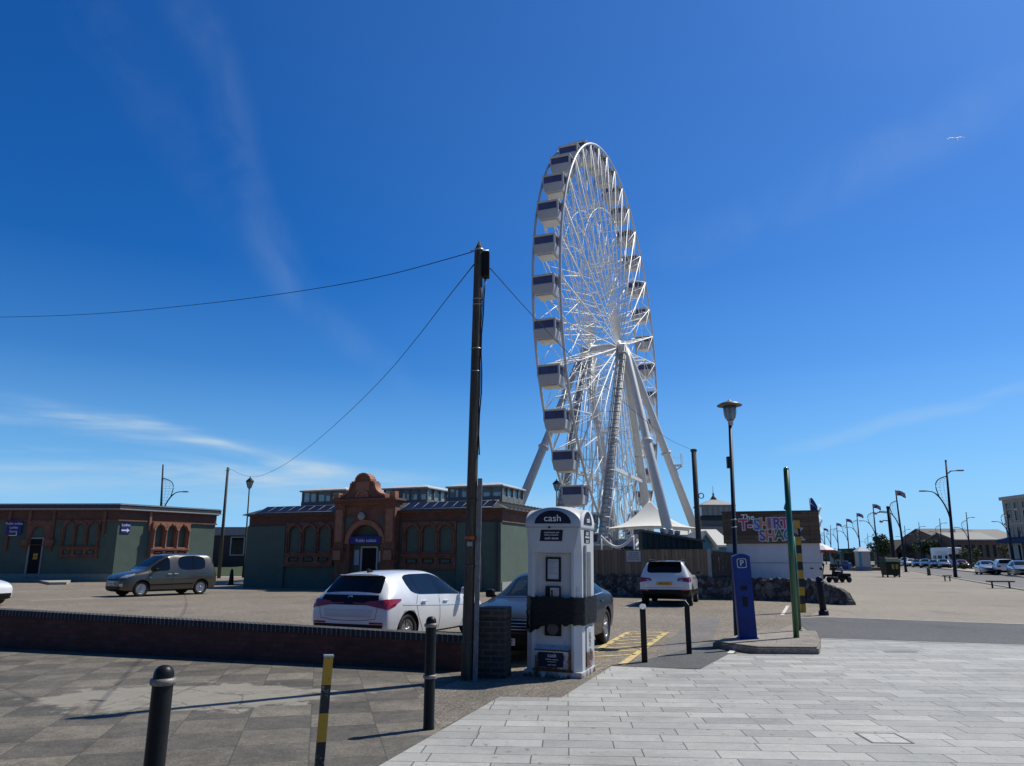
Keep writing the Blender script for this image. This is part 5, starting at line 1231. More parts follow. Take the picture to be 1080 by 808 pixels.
b = MB(); b.prism(offs(foot, .29), zFa-.001+.0, zFa+.07, 'xy'); b.prism(offs(foot, .29), zR-.002, zR+.05, 'xy'); b.build('roof_edge', pale_trim, LB)
b = MB(); b.prism(offs(foot, .2), zR+.052, zR+.09, 'xy'); b.build('roof', roof_grey, LB)
b = MB(); b.prism(offs(foot, .05), -.1, .55, 'xy'); b.build('plinth', M('grey_green_plinth', (.22, .25, .21), .85), LB)
triple_window(LB, None, (UL(64.5), UL(104.5), ZL(85, 587), ZL(85, 577), ZL(85, 549.5)), True)
for px in (7, 28.5, 54, 108):
    b = MB(); u_ = UL(px); b.box(u_-.10, u_+.10, -.14, -.002, zBr-1.0 if px > 100 else zBr-2.2, zFa-.09); b.build('pilaster', terra_d, LB)
# door bay
dcx = UL(40); zsp = ZL(40, 568); rO = (UL(52)-UL(29))/2
b = MB(); b.plate([(UL(28), ZL(40, 575)), (UL(53), ZL(40, 575)), (UL(53), zBr-.11), (UL(28), zBr-.11)], [arch_loop(dcx, rO*1.25, ZL(40, 574.5), ZL(40, 555), 14)], -.16, -.002); b.build('door_surround', terra_d, LB)
for px in (27, 53):
    b = MB(); b.box(UL(px)-.3, UL(px)+.3, -.26, -.002, ZL(40, 576), ZL(40, 569)); b.build('corbel', terra_d, LB)
da, dc, dz = UL(32.5), UL(45), ZL(39, 568.5)
b = MB(); b.box(da, dc, -.04, -.003, .3, dz); dr = b.build('door', black_hole, LB)
b = MB(); b.plate([(da-.14, .3), (dc+.1, .3), (dc+.1, dz+.12), (da-.14, dz+.12)], [[(da, .31), (dc, .31), (dc, dz), (da, dz)]], -.10, -.002); b.build('door_frame', M('dim_door_frame', (.28, .27, .25), .6), dr)
b = MB()
for i in range(2):
    for j in range(2): b.box(UL(37)+.17*i, UL(37)+.15+.17*i, -.052, -.042, ZL(39, 590)+.22*j, ZL(39, 590)+.19+.22*j)
b.build('warning_stickers', yellow_p, dr)
b = MB(); b.lathe([(.05, -.10), (.2, -.10), (.22, -.02), (.22, -.002)], 18, (UL(39), 0, ZL(39, 551)), 'y'); b.build('round_lamp', M('lamp_white_dim', (.45, .44, .4), .5), LB)
sb = MB(); sb.box(UL(6), UL(22), -.21, -.15, ZL(14, 564), ZL(14, 549.5), .01); sg = sb.build('sign', blue_sign, LB)
zz = ZL(14, 556.7); xx = (UL(6)+UL(22))/2
for k, s in enumerate(('Public toilets', 'Ladies', 'Gents')): text(s, .24, white_ink, sg, loc=(xx, -.216, zz+.28-.27*k), ext=.002)
b = MB(); b.box(xx-.3, xx+.28, -.216, -.211, zz-.56, zz-.51); b.prism([(xx+.22, zz-.51), (xx+.28, zz-.51), (xx+.28, zz-.34), (xx+.22, zz-.34)], -.216, -.211); b.build('arrow', white_ink, sg)
# side face with the lit arches, built in its own sub frame
US = lambda px, py=570: sidef.uz(px, py)[0]; ZS = lambda px, py: sidef.uz(px, py)[1]
pre = set(bpy.data.objects)
tw = triple_window(LB, None, (US(157.5), US(197), ZS(177, 587), ZS(177, 578.5), ZS(177, 552)), False, -.34)
sb = MB(); sb.box(US(126), US(135.5), -.05, -.004, ZS(130, 562), ZS(130, 551), .005); sg = sb.build('sign', blue_sign, LB)
cx, cz = (US(126)+US(135.5))/2, (ZS(130, 562)+ZS(130, 551))/2
text('Ladies', .26, white_ink, sg, loc=(cx, -.056, cz+.18), ext=.002)
b = MB(); b.box(cx-.3, cx+.1, -.056, -.051, cz-.24, cz-.14); b.prism([(cx+.1, cz-.34), (cx+.3, cz-.19), (cx+.1, cz-.04)], -.056, -.051); b.build('arrow', white_ink, sg)
b = MB(); b.box(US(155.5)-.08, US(155.5)+.08, -.16, -.003, ZS(155, 560), zFa-.09); b.build('pilaster', terra, LB)
for o in set(bpy.data.objects)-pre:
    if o.parent == LB:
        o.location = (e1.x, e1.y, 0); o.rotation_euler = (0, 0, sidef.ang-fl.ang)
# raised pavement and kerb in front of the left block
b = MB(); k0 = [gp(-260, 606), gp(-260, 611.5), gp(0, 611.2), gp(24, 612.2), gp(40, 614.5), gp(52, 617.0), gp(70, 616.8), gp(75, 614)]
b.prism([(p.x, p.y) for p in k0], -.02, .16, 'xy'); structure(b, 'kerb_platform', M('pale_kerb', (.33, .31, .28), .85, var=.2))
# low dark building far behind between the two blocks
p = dp(222, 589, 84); q = dp(275, 589, 84)
fb = thing('flat_roofed_hut', 'low dark flat roofed building with a pale fascia seen between the two green blocks', 'building', (p.x, p.y, 0))
wB = q.x-p.x; zt = h_at(240, 556, 84)
b = MB(); b.box(0, wB, 0, 8, 0, zt-.9); b.build('wall', M('dark_brick_wall', (.05, .045, .042), .85, var=.3), fb)
b = MB(); b.box(-.2, wB+.2, -.3, 8.2, zt-.9+.003, zt); b.build('fascia', M('grey_fascia', (.25, .26, .26), .6), fb)
b = MB(); x0 = dp(243, 589, 84).x-p.x; x1 = dp(256, 589, 84).x-p.x; b.box(x0, x1, -.06, -.002, h_at(240, 585, 84), h_at(240, 567, 84)); wn_ = b.build('window', dark_glass, fb)
b = MB(); b.plate([(x0-.12, h_at(240, 586, 84)), (x1+.12, h_at(240, 586, 84)), (x1+.12, h_at(240, 566, 84)), (x0-.12, h_at(240, 566, 84))], [[(x0, h_at(240, 585, 84)), (x1, h_at(240, 585, 84)), (x1, h_at(240, 567, 84)), (x0, h_at(240, 567, 84))]], -.1, -.003); b.build('window_frame', pale_trim, wn_)
b = MB(); a_, c_ = dp(205, 589, 73), dp(290, 589, 73); d_, e_ = dp(290, 589, 83.5), dp(205, 589, 83.5)
b.hexa([(a_.x, a_.y, -.1), (c_.x, c_.y, -.1), (d_.x, d_.y, -.1), (e_.x, e_.y, -.1), (a_.x, a_.y, .05), (c_.x, c_.y, .05), (d_.x, d_.y, .8), (e_.x, e_.y, .8)])
structure(b, 'grass_bank', M('mown_grass', (.032, .052, .016), .95, var=.35, scale=3, bmp=.4))
# small dark bollard between the buildings
p = gp(243.5, 617); b = MB(); b.lathe([(.17, 0), (.16, .1), (.12, .6), (.08, h_at(243, 601, p.y)), (.02, h_at(243, 600, p.y))], 14); tag(b.build('stub_bollard', black_p, None, loc=(p.x, p.y, 0)), 'stubby dark tapered bollard by the left corner of the toilet block', 'bollard')
# slim lamps and poles behind
lamp_black = M('lamp_post_black', (.014, .012, .012), .6, spec=.15)
def victorian_lamp(px, pyt, pyb, Y, label):
    base = dp(px[1], 589, Y); H = h_at(px[0], pyt, Y); lx = dp(px[0], pyt, Y).x-base.x
    t = thing('lantern_lamp', label, 'street lamp', (base.x, base.y, .0), 0, 'old fashioned lantern lamps')
    s = H/8.0
    b = MB(); b.tube([(0, 0, 0), (0, 0, 1.2*s), (0, 0, 1.25*s), (lx, 0, H-1.05*s)], [.11*s, .11*s, .07*s, .05*s], 10); b.build('column', lamp_black, t)
    b = MB(); b.lathe([(.06*s, H-1.05*s), (.14*s, H-.95*s), (.30*s, H-.42*s)], 6, (lx, 0, 0), smooth=False); b.build('lantern', lampglass, t)
    b = MB(); b.lathe([(.36*s, H-.42*s), (.34*s, H-.38*s), (.16*s, H-.2*s), (.05*s, H-.12*s), (.03*s, H)], 6, (lx, 0, 0), smooth=False)
    for k in range(6):
        a = 2*pi*k/6; b.tube([(lx+.14*s*cos(a), .14*s*sin(a), H-.95*s), (lx+.31*s*cos(a), .31*s*sin(a), H-.42*s)], .016*s, 4)
    b.build('lantern_cap', lamp_black, t); return t
victorian_lamp((264, 258), 502.5, 597, 66, 'old lantern street lamp standing at the left corner of the toilet block')
victorian_lamp((587, 586.5), 505, 600, 62, 'old lantern street lamp rising behind the toilet block roof beside the wheel')
p = dp(232.5, 589, 64); top = dp(240.5, 493, 64)
t = thing('telegraph_pole', 'bare thin timber telegraph pole leaning slightly between the two green blocks', 'pole', (p.x, p.y, 0))
b = MB(); b.tube([(0, 0, 0), (top.x-p.x, 0, top.z)], [.15, .10], 10); b.build('shaft', wood_dark, t)
b = MB(); b.tube([(top.x-p.x-.18, 0, top.z-.25), (top.x-p.x+.18, 0, top.z-.22)], .03, 6); b.build('crosspiece', wood_dark, t)
p = dp(738, 589, 38); top = dp(731.5, 474, 38)
t = thing('telegraph_pole', 'dark timber post with a coil of cable rising beside the white tent', 'pole', (p.x, p.y, 0))
b = MB(); b.tube([(0, 0, 0), (top.x-p.x, 0, top.z)], [.15, .125], 12); b.build('shaft', wood_dark, t)
zc = h_at(735, 523, 38); b = MB(); xo = (top.x-p.x)*zc/top.z+.24; b.tube([(xo+.13*cos(k*pi/6), -.05, zc+.13*sin(k*pi/6)) for k in range(13)], .025, 5, cap=False); b.build('cable_coil', black_plastic, t)
b = MB(); b.lathe([(.13, top.z-.12), (.17, top.z-.1), (.17, top.z-.02), (.12, top.z+.02)], 12, (top.x-p.x, 0, 0)); b.build('cap', wood_dark, t)
# ---------------- rubble wall and timber fence
rub_m, nt2, bb = new_mat('flint_rubble'); v = coords(nt2)
vo = _n(nt2, 'ShaderNodeTexVoronoi'); vo.inputs['Scale'].default_value = 4.5; nt2.links.new(v, vo.inputs['Vector'])
bw = _n(nt2, 'ShaderNodeRGBToBW'); nt2.links.new(vo.outputs['Color'], bw.inputs[0])
c = ramp(nt2, bw.outputs[0], [(.2, (.045, .042, .04)), (.55, (.12, .11, .10)), (.85, (.22, .205, .18))])
v2 = _n(nt2, 'ShaderNodeTexVoronoi', feature='DISTANCE_TO_EDGE'); v2.inputs['Scale'].default_value = 4.5; nt2.links.new(v, v2.inputs['Vector'])
c = mix(nt2, 1.0, c, ramp(nt2, v2.outputs['Distance'], [(0, (.4,)*3), (.12, (1,)*3)]), 'MULTIPLY')
nt2.links.new(c, bb.inputs['Base Color']); bb.inputs['Roughness'].default_value = .9; bump(nt2, bb, v2.outputs['Distance'], 1.0, .06)
wp_ = [gp(560, 627.5), gp(640, 629), gp(760, 632), gp(845, 635), gp(893, 638.5)]
rt = thing('rubble_wall', 'low wall of dark rubble stones with a jagged top running under the fence and shop', 'wall', (0, 0, 0))
tops = [607, 607.5, 611, 612, 618]
b = MB(); rr = random.Random(5); P = []
for i in range(len(wp_)-1):
    n = int((wp_[i+1]-wp_[i]).length/.11)
    for k in range(n):
        s = k/n; P.append((wp_[i].lerp(wp_[i+1], s), tops[i]*(1-s)+tops[i+1]*s))
P.append((wp_[-1], 626)); rows = []
NZ = 9
for i, (q, py) in enumerate(P):
    H = h_at(540, py, q.y); e = min(1, (len(P)-1-i)/14); H = H*(.3+.7*e**.4)
    d = (P[min(i+1, len(P)-1)][0]-P[max(0, i-1)][0]).normalized(); nn = Vector((-d.y, d.x, 0))
    jag = .10*abs(sin(i*1.05+sin(i*.31)*2))+rr.uniform(-.03, .03)
    row = []
    for j in range(NZ+1): row.append(b.v(q+nn*(rr.uniform(-.045, .045)+.10*(j/NZ)**2)+Vector((0, 0, -.05+(H+jag+.05)*j/NZ))))
    row.append(b.v(q+nn*.3+Vector((0, 0, H+jag*.8)))); row.append(b.v(q+nn*.42+Vector((0, 0, H*.7)))); row.append(b.v(q+nn*.45+Vector((0, 0, -.05))))
    rows.append(row)
for A_, B2 in zip(rows, rows[1:]):
    for j in range(len(A_)-1): b.face([A_[j], B2[j], B2[j+1], A_[j+1]])
b.face(rows[0]); b.face(rows[-1][::-1]); b.build('stonework', rub_m, rt)
fence_m, nt2, bb = new_mat('timber_boards'); v = coords(nt2)
wv_ = _n(nt2, 'ShaderNodeTexBrick'); nt2.links.new(coords(nt2), wv_.inputs['Vector'])
tcx = _n(nt2, 'ShaderNodeTexCoord'); sp = _n(nt2, 'ShaderNodeSeparateXYZ'); cb = _n(nt2, 'ShaderNodeCombineXYZ'); nt2.links.new(tcx.outputs['Object'], sp.inputs[0]); nt2.links.new(sp.outputs['X'], cb.inputs['X']); nt2.links.new(sp.outputs['Z'], cb.inputs['Y'])
nt2.links.new(cb.outputs[0], wv_.inputs['Vector']); wv_.offset = 0; wv_.inputs['Scale'].default_value = 1; wv_.inputs['Brick Width'].default_value = .15; wv_.inputs['Row Height'].default_value = 9; wv_.inputs['Mortar Size'].default_value = .006
wv_.inputs['Color1'].default_value = (.17, .13, .09, 1); wv_.inputs['Color2'].default_value = (.26, .20, .14, 1); wv_.inputs['Mortar'].default_value = (.05, .04, .03, 1)
g_ = noise(nt2, coords(nt2, (6, 6, .4)), 6, 6, .7); nt2.links.new(mix(nt2, 1.0, wv_.outputs['Color'], ramp(nt2, g_, [(.3, (.7,)*3), (.7, (1.15,)*3)]), 'MULTIPLY'), bb.inputs['Base Color']); bb.inputs['Roughness'].default_value = .85
off = Vector((0, .5, 0))
fa, fb_ = wp_[0]+off, gp(752, 632)+off
ffc = Facade(fa, fb_)
ft = thing('timber_fence', 'close boarded brown timber fence standing behind the low rubble wall', 'fence', (fa.x, fa.y, 0), ffc.ang)
zt = (ffc.uz(640, 580)[1]+ffc.uz(745, 580.5)[1])/2
b = MB(); 
n = int(ffc.L/.15)
for k in range(n): b.box(k*.15, k*.15+.146, (0 if k % 2 else .018), .03, .2, zt-.02+.0*rr.random())
b.build('boards', fence_m, ft)
b = MB(); b.box(-.02, ffc.L, -.02, .06, zt-.018, zt+.025); b.build('capping_rail', fence_m, ft)
# sign on fence (thing of its own)
su0, su1, sz0, sz1 = ffc.uz(661, 587)[0], ffc.uz(676, 587)[0], ffc.uz(668, 592.5)[1], ffc.uz(668, 581)[1]
sroot = thing('warning_sign', 'pale grey notice with small dark print fixed to the timber fence', 'sign', (fa.x, fa.y, 0), ffc.ang)
b = MB(); b.box(su0, su1, -.05, -.022, sz0, sz1); b.build('board', ped, sroot)
for k, s in enumerate(('CUSTOMER', 'CAR PARK', 'NO WAITING', 'AT ANY TIME')): text(s, .085, navy, sroot, loc=((su0+su1)/2, -.053, sz1-.09-.092*k), ext=.001)
# return fence at its right end with a gap
ra, rb_ = fb_, gp(770, 632.3)+off; rfc = Facade(ra, rb_)
t = thing('timber_gate', 'dark timber gate with a pale post at the right end of the fence', 'gate', (ra.x, ra.y, 0), rfc.ang)
b = MB(); b.box(0, .14, -.07, .07, 0, zt+.03); b.build('gate_post', M('pale_post', (.34, .32, .29), .8), t)
b = MB(); b.plate([(.2, .3), (1.15, .3), (1.15, zt-.12), (.2, zt-.05)], [[(.42, 1.15), (.95, 1.15), (.95, zt-.35), (.42, zt-.3)]], -.03, .03); b.build('gate_frame', wood_dark, t)
b = MB(); 
for k in range(7): b.box(.16+.145*k, .30+.145*k, .032, .06, .3, zt-.15)
b.build('gate_boards', wood_dark, t)
# ---------------- shop hut with the big lettered sign
sa, sb_ = dp(766, 589, 32.3), dp(866.5, 589, 31.3); sf = Facade(sa, sb_); SU = lambda px, py=575: sf.uz(px, py)[0]; SZ = lambda px, py: sf.uz(px, py)[1]
shop = thing('seaside_shop_hut', 'white shop hut whose timber sign has big colourful bubble lettering', 'shop', (sa.x, sa.y, 0), sf.ang)
zs0, zs1 = SZ(815, 573.3), SZ(815, 540.5); SL = sf.L
# parallelogram body so that the right flank runs straight back
_rv = ray(866.5, 589); _rv = Vector((_rv.x, _rv.y)); SKW = _rv.dot(sf.d)/_rv.dot(Vector((-sf.d.y, sf.d.x)))-.04
def skewbox(b, x0, x1, y0, y1, z0, z1, sk=.25): b.hexa([(x0, y0, z0), (x1, y0, z0), (x1+SKW*(y1-y0), y1, z0), (x0+SKW*(y1-y0), y1, z0), (x0, y0, z1), (x1, y0, z1), (x1+SKW*(y1-y0), y1, z1), (x0+SKW*(y1-y0), y1, z1)])
b = MB(); skewbox(b, .03, SL-.02, 0, 5, 0, zs0+.02, .46); b.build('wall', offwhite, shop)
b = MB(); b.box(.03, SL-.02, -.012, -.002, SZ(815, 594)-.0, SZ(815, 594)+.025); b.build('wall_joint', M('joint_grey', (.28, .28, .29), .7), shop)
sgn_m, nt2, bb = new_mat('stained_planks')
tcx = _n(nt2, 'ShaderNodeTexCoord'); sp = _n(nt2, 'ShaderNodeSeparateXYZ'); cb = _n(nt2, 'ShaderNodeCombineXYZ'); nt2.links.new(tcx.outputs['Object'], sp.inputs[0]); nt2.links.new(sp.outputs['X'], cb.inputs['X']); nt2.links.new(sp.outputs['Z'], cb.inputs['Y'])
br = _n(nt2, 'ShaderNodeTexBrick'); nt2.links.new(cb.outputs[0], br.inputs['Vector']); br.inputs['Scale'].default_value = 1; br.inputs['Brick Width'].default_value = 1.9; br.inputs['Row Height'].default_value = .17; br.inputs['Mortar Size'].default_value = .006; br.offset = .37
br.inputs['Color1'].default_value = (.085, .062, .042, 1); br.inputs['Color2'].default_value = (.17, .122, .08, 1); br.inputs['Mortar'].default_value = (.03, .02, .015, 1)
g_ = noise(nt2, coords(nt2, (.8, 1, 7)), 5, 7, .75); nt2.links.new(mix(nt2, 1.0, br.outputs['Color'], ramp(nt2, g_, [(.3, (.55,)*3), (.7, (1.3,)*3)]), 'MULTIPLY'), bb.inputs['Base Color']); bb.inputs['Roughness'].default_value = .75
b = MB(); b.box(-.06, SL+.03, -.10, -.004, zs0, zs1); sign = b.build('sign_board', sgn_m, shop)
b = MB(); b.box(-.09, SL+.06, -.13, .02, zs1+.002, zs1+.06); b.build('sign_capping', wood_dark, sign)
b = MB(); b.box(-.06, .12, -.125, -.102, zs0, zs1); b.box(SL-.35, SL-.22, -.125, -.102, zs0, zs1); b.build('sign_upright', sgn_m, sign)
text('The', .34, white_ink, sign, loc=(SU(790.5), -.106, SZ(790, 546)), ext=.003, offset=.006)
pal = dict(pink=(.55, .05, .18), blue=(.03, .18, .5), orange=(.62, .22, .08), grey=(.12, .13, .2), purple=(.14, .08, .3), green=(.04, .14, .10), lilac=(.22, .16, .42), teal=(.05, .22, .32))
pm = {k: M('letter_'+k, v_, .45, var=.15, scale=9) for k, v_ in pal.items()}
outl = M('letter_outline', (.62, .63, .67), .5, var=.05)
def bubble(s, px, py, size, colr, yo, wx=.92):
    o = text(s, size, outl, sign, 'letter_backing', loc=(SU(px), -.112, SZ(px, py)), ext=.006, offset=.05, sx=wx)
    text(s, size, pm[colr], o, 'letter', loc=(0, 0, .008), rot=(0, 0, 0), ext=.008, offset=.012)
for (s, px, py, cc) in (('T', 785.5, 554, 'pink'), ('-', 792.5, 554, 'pink'), ('S', 799.5, 554, 'blue'), ('H', 807.5, 553, 'orange'), ('I', 814, 552.5, 'lilac'), ('R', 821, 552.5, 'purple'), ('T', 829, 552.5, 'pink')): bubble(s, px, py, .60, cc, 0)
for (s, px, py, cc) in (('S', 804.5, 565.5, 'purple'), ('H', 813, 565.5, 'orange'), ('A', 822.5, 565, 'green'), ('C', 832, 564.5, 'teal'), ('K', 842, 564, 'lilac')): bubble(s, px, py, .60, cc, 0)
b = MB(); b.box(SU(852.5), SU(855.5), -.03, -.003, SZ(854, 600), SZ(854, 599)); b.lathe([(.02, -.05), (.05, -.05), (.05, -.003)], 10, (SU(863.5), 0, SZ(864, 600)), 'y'); b.build('wall_fitting', black_plastic, shop)
b = MB(); skewbox(b, -.02, SL, .0, 5.1, zs1-.35, zs1-.28, .46); b.build('roof', roof_grey, shop)
# frilled bunting on its right edge, and a flag
b = MB(); fx = SL+.05
n = 24
b.grid(lambda u, v: (fx+.10*v+.05*sin(u*14), -.05+.3*v, zs1+.30-(zs1-zs0-.15)*u+.03*sin(u*40)), n, 2); m_b = M('pale_bunting', (.6, .6, .6), .8, var=.25, scale=5)
b.build('frill', m_b, shop)
fp = dp(860, 589, 31.5); t = thing('shop_flag', 'dark blue flag on a short staff at the right corner of the shop hut', 'flag', (fp.x, fp.y, h_at(860, 541, 31.5)))
zq = h_at(859, 525, 31.5)-h_at(860, 541, 31.5)
b = MB(); b.tube([(0, 0, -.3), (-.03, 0, zq)], .018, 6); b.build('staff', grey_steel, t)
def cloth(b, w_, h_, x0, z0, droop=.25, waves=2.0, nu=10, nv=5): b.grid(lambda u, v: (x0+w_*u*(1-.06*sin(u*3)), .10*w_*sin(u*waves*pi+v)*u, z0-h_*v-droop*h_*u*u+.06*h_*sin(u*5)), nu, nv)
b = MB(); b.sm = True; cloth(b, .28, .62, .0, zq-.02, .5); b.build('cloth', M('flag_navy', (.03, .05, .22), .8), t)
b = MB(); cloth(b, .28, .05, .003, zq-.22, .5*12); b.build('flag_stripe', white_ink, t)
# ================================================================== the big wheel
WC = Vector((10.719, 79.71, 0)); HZ = 24.195; R = HZ-2.5; GAP = 2.42; YAW = .36876; NG = 36; PH0 = radians(WPH) if 'WPH' in globals() else radians(-1.2)
wheel = thing('observation_wheel', 'giant white observation wheel with enclosed gondolas rising behind the toilet block', 'ferris wheel', WC, atan2(cos(YAW), sin(YAW)))
# local x = in the wheel plane (away from the camera), local y = along the axle, the near face is y < 0
rim_grey = M('rim_white_paint', (.55, .55, .54), .4, var=.1)
steel_dim = M('white_truss_paint', (.80, .80, .78), .45, var=.08)
for s in (-1, 1):
    y = s*GAP/2
    b = MB(); b.tube([(R*cos(2*pi*k/144), y, HZ+R*sin(2*pi*k/144)) for k in range(145)], .125, 8, cap=False); b.build('rim', rim_grey, wheel)
    b = MB(); r2 = R*.70
    pts = [(r2*cos(2*pi*k/NG+PH0), y*.82, HZ+r2*sin(2*pi*k/NG+PH0)) for k in range(NG+1)]; b.tube(pts, .045, 5, cap=False); b.build('inner_ring', steel_dim, wheel)
# axle
yA, yB = -1.05, 2.05
b = MB(); b.lathe([(.42, yA-.9), (.42, yA-.3), (.75, yA-.28), (.8, yA+.1), (.55, yA+.15), (.55, yB-.15), (.8, yB-.1), (.75, yB+.28), (.42, yB+.3), (.42, yB+1.1)], 24, (0, 0, HZ), 'y'); b.build('axle', steel_dim, wheel)
# spoke trusses: a front and a back spoke laced together
for k in range(NG):
    a = 2*pi*k/NG+PH0; dx, dz = cos(a), sin(a)
    b = MB()
    def pt(s, t): r = .7+(R-.7)*t; return (dx*r, (yA if s < 0 else yB)*(1-t)+s*GAP/2*t, HZ+dz*r)
    for s in (-1, 1): b.tube([pt(s, 0), pt(s, 1)], [.062, .085] if k % 2 == 0 else .06, 5)
    nz = 9; b.tube([pt(-1 if (j % 2 == 0) else 1, .12+.88*j/nz) for j in range(nz+1)], .036, 4)
    for j in (3, 6, 9): b.tube([pt(-1, .12+.88*j/nz), pt(1, .12+.88*j/nz)], .04, 4)
    # diagonal stay to the next spoke in each face
    a2 = 2*pi*(k+1)/NG+PH0; r1, r2 = R*.70, R
    for s in (-1, 1): b.tube([(dx*r1, s*GAP*.41, HZ+dz*r1), (cos(a2)*r2, s*GAP/2, HZ+sin(a2)*r2)], .042, 4)
    a3 = 2*pi*(k-1)/NG+PH0
    for s in (-1, 1):
        b.tube([(dx*r1, s*GAP*.41, HZ+dz*r1), (cos(a3)*r2, s*GAP/2, HZ+sin(a3)*r2)], .04, 4)
        b.tube([(dx*R*.42, s*GAP*.40, HZ+dz*R*.42), (cos(a2)*r1, s*GAP*.41, HZ+sin(a2)*r1)], .034, 4)
    b.build('spoke_truss', steel_dim, wheel)
gon_m = M('gondola_shell_paint', (.50, .50, .505), .4, var=.06, scale=3); gon_w = M('gondola_white', (.62, .62, .60), .45, var=.05); gon_g = M('gondola_violet_glass', (.085, .085, .17), .12, var=.35, scale=.8, spec=.6)
def gondola():
    hw, hl = .98, .98; z0, zm, z1 = -1.50, -.70, .02
    def tap(z): return .80+.20*min(1, (z-z0)/.9) if z < z0+.9 else 1
    b = MB(); b.hexa([(-hl*.84, -hw*.86, z0), (hl*.84, -hw*.86, z0), (hl*.84, hw*.86, z0), (-hl*.84, hw*.86, z0), (-hl, -hw, zm), (hl, -hw, zm), (hl, hw, zm), (-hl, hw, zm)], .06)
    shell = b.build('gondola', gon_m)
    b = MB(); e = .93; b.box(-hl*e, hl*e, -hw*e, hw*e, zm+.002, z1, .05); b.build('glazing', gon_g, shell)
    b = MB()
    for sx in (-1, 1):
        for sy in (-1, 1): b.box(sx*hl*.94-.055, sx*hl*.94+.055, sy*hw*.94-.055, sy*hw*.94+.055, zm-.05, z1+.02)
    for sx in (-1, 1): b.box(sx*hl*.96-.03, sx*hl*.96+.03, -hw*.9, -hw*.86+.02, zm, z1); b.box(sx*hl*.96-.03, sx*hl*.96+.03, -hw, hw, zm-.03, zm+.05)
    for sy in (-1, 1): b.box(-.03, .03, sy*hw*.96-.03, sy*hw*.96+.03, zm, z1)
    b.build('window_frame', gon_m, shell)
    b = MB(); b.box(-hl*1.05, hl*1.05, -hw*1.05, hw*1.05, z1+.004, z1+.16, .06); b.build('roof', gon_w, shell)
    b = MB(); b.box(-hl*.7, hl*.7, -hw*.72, hw*.72, z0-.12, z0-.002, .04); b.build('floor_pan', gon_w, shell)
    b = MB()
    for sy in (-1, 1):
        b = MB(); b.tube([(0, sy*(hw*1.02), -.1), (0, sy*GAP/2*.99, .22)], .07, 6); b.tube([(.0, sy*hw*1.03, -.1), (hl*.55, sy*hw*1.03, -.62), (hl*.55, sy*hw*1.03, zm-.5)], .05, 5); b.build('hanger', rim_grey, shell)
    return shell
g0 = gondola()
for k in range(NG):
    a = 2*pi*k/NG+PH0
    g = g0 if k == 0 else copy_tree(g0)
    g.parent = wheel; g.location = (R*cos(a), 0, HZ+R*sin(a)-.22)
# towers
def leg(x0, z0_, x1, y0, y1, r0, r1, ladder=False, nm='tower_leg', mm=None, box=False):
    a, c = Vector((x0, y0, HZ-.1)), Vector((x1, y1, -.2))
    b = MB(); b.tube([a, a.lerp(c, .06), a.lerp(c, .5), c], [r1*.55, r1, (r0+r1)/2, r0], 14)
    for s in (.46,): p = a.lerp(c, s); d = (c-a).normalized()*.10; b.tube([p-d, p+d], r0*1.16, 14)
    o = b.build(nm, mm or white_steel, wheel)
    if ladder:
        b = MB(); d = (c-a); n = 56
        sd_ = Vector((0, 1, 0)); off_ = Vector((-r0*1.15, -.12, 0))
        for s in (-.34, .34): b.tube([a+off_+sd_*s, c+off_+sd_*s], .05, 5)
        for k in range(n): p = a+d*(k+.5)/n+off_; b.tube([p-sd_*.34, p+sd_*.34], .045, 4)
        for k in range(26):
            p = a+d*(k+1)/27+off_; b.tube([p-sd_*.42, p-sd_*.36+Vector((-.5, 0, 0)), p+sd_*.36+Vector((-.5, 0, 0)), p+sd_*.42], .05 if k % 5 else .09, 4)
        for s in (-.3, .3): b.tube([a+off_+sd_*s+Vector((-.5, 0, 0)), c+off_+sd_*s+Vector((-.5, 0, 0))], .035, 4)
        b.build('ladder', M('ladder_galvanised', (.36, .37, .38), .55, .3), o)
    return o
nA = yA-.55; fA = yB+.55
steel_shade = white_steel
leg(0, 0, -13.5, nA, nA-.1, .46, .40, True); leg(0, 0, 13.5, nA, nA-.1, .46, .40)
leg(-.3, 0, -9.4, nA-.3, -7.9, .50, .36); leg(.3, 0, 9.4, nA-.3, -8.6, .50, .36)
leg(0, 0, -13.5, fA, fA+.1, .46, .40, True); leg(0, 0, 13.5, fA, fA+.1, .46, .40)
leg(-.3, 0, -9.2, fA+.3, 10.2, .50, .36); leg(.3, 0, 9.4, fA+.3, 9.5, .50, .36)
# head frames and platforms on the towers
for y in (nA, fA):
    b = MB(); b.box(-1.0, 1.0, y-.35, y+.35, HZ-1.0, HZ+.1, .05); b.build('bearing_block', white_steel, wheel)
    b = MB(); zp = HZ*.42; xs = 13.5*(1-.42)
    b.box(-xs, xs, y-.15, y+.15, zp-.18, zp+.18); b.build('tie_beam', white_steel, wheel)
for (x, y, z) in ((9.4*.52, -1.9-(8.6-1.9)*.52, HZ*.48), ):
    b = MB(); b.box(x-.1, x+1.1, y-1.2, y+.1, z-.1, z+.02); b.tube([(x, y, z-.9), (x+.9, y-1.0, z-.1)], .07, 6)
    for (u, v_) in ((0, -1.1), (1.0, -1.1), (1.0, 0)): b.tube([(x+u, y+v_, z), (x+u, y+v_, z+1.5)], .03, 5)
    b.tube([(x, y-1.1, z+.9), (x+1, y-1.1, z+.9), (x+1, y, z+.9)], .025, 5); b.build('service_platform', white_steel, wheel)
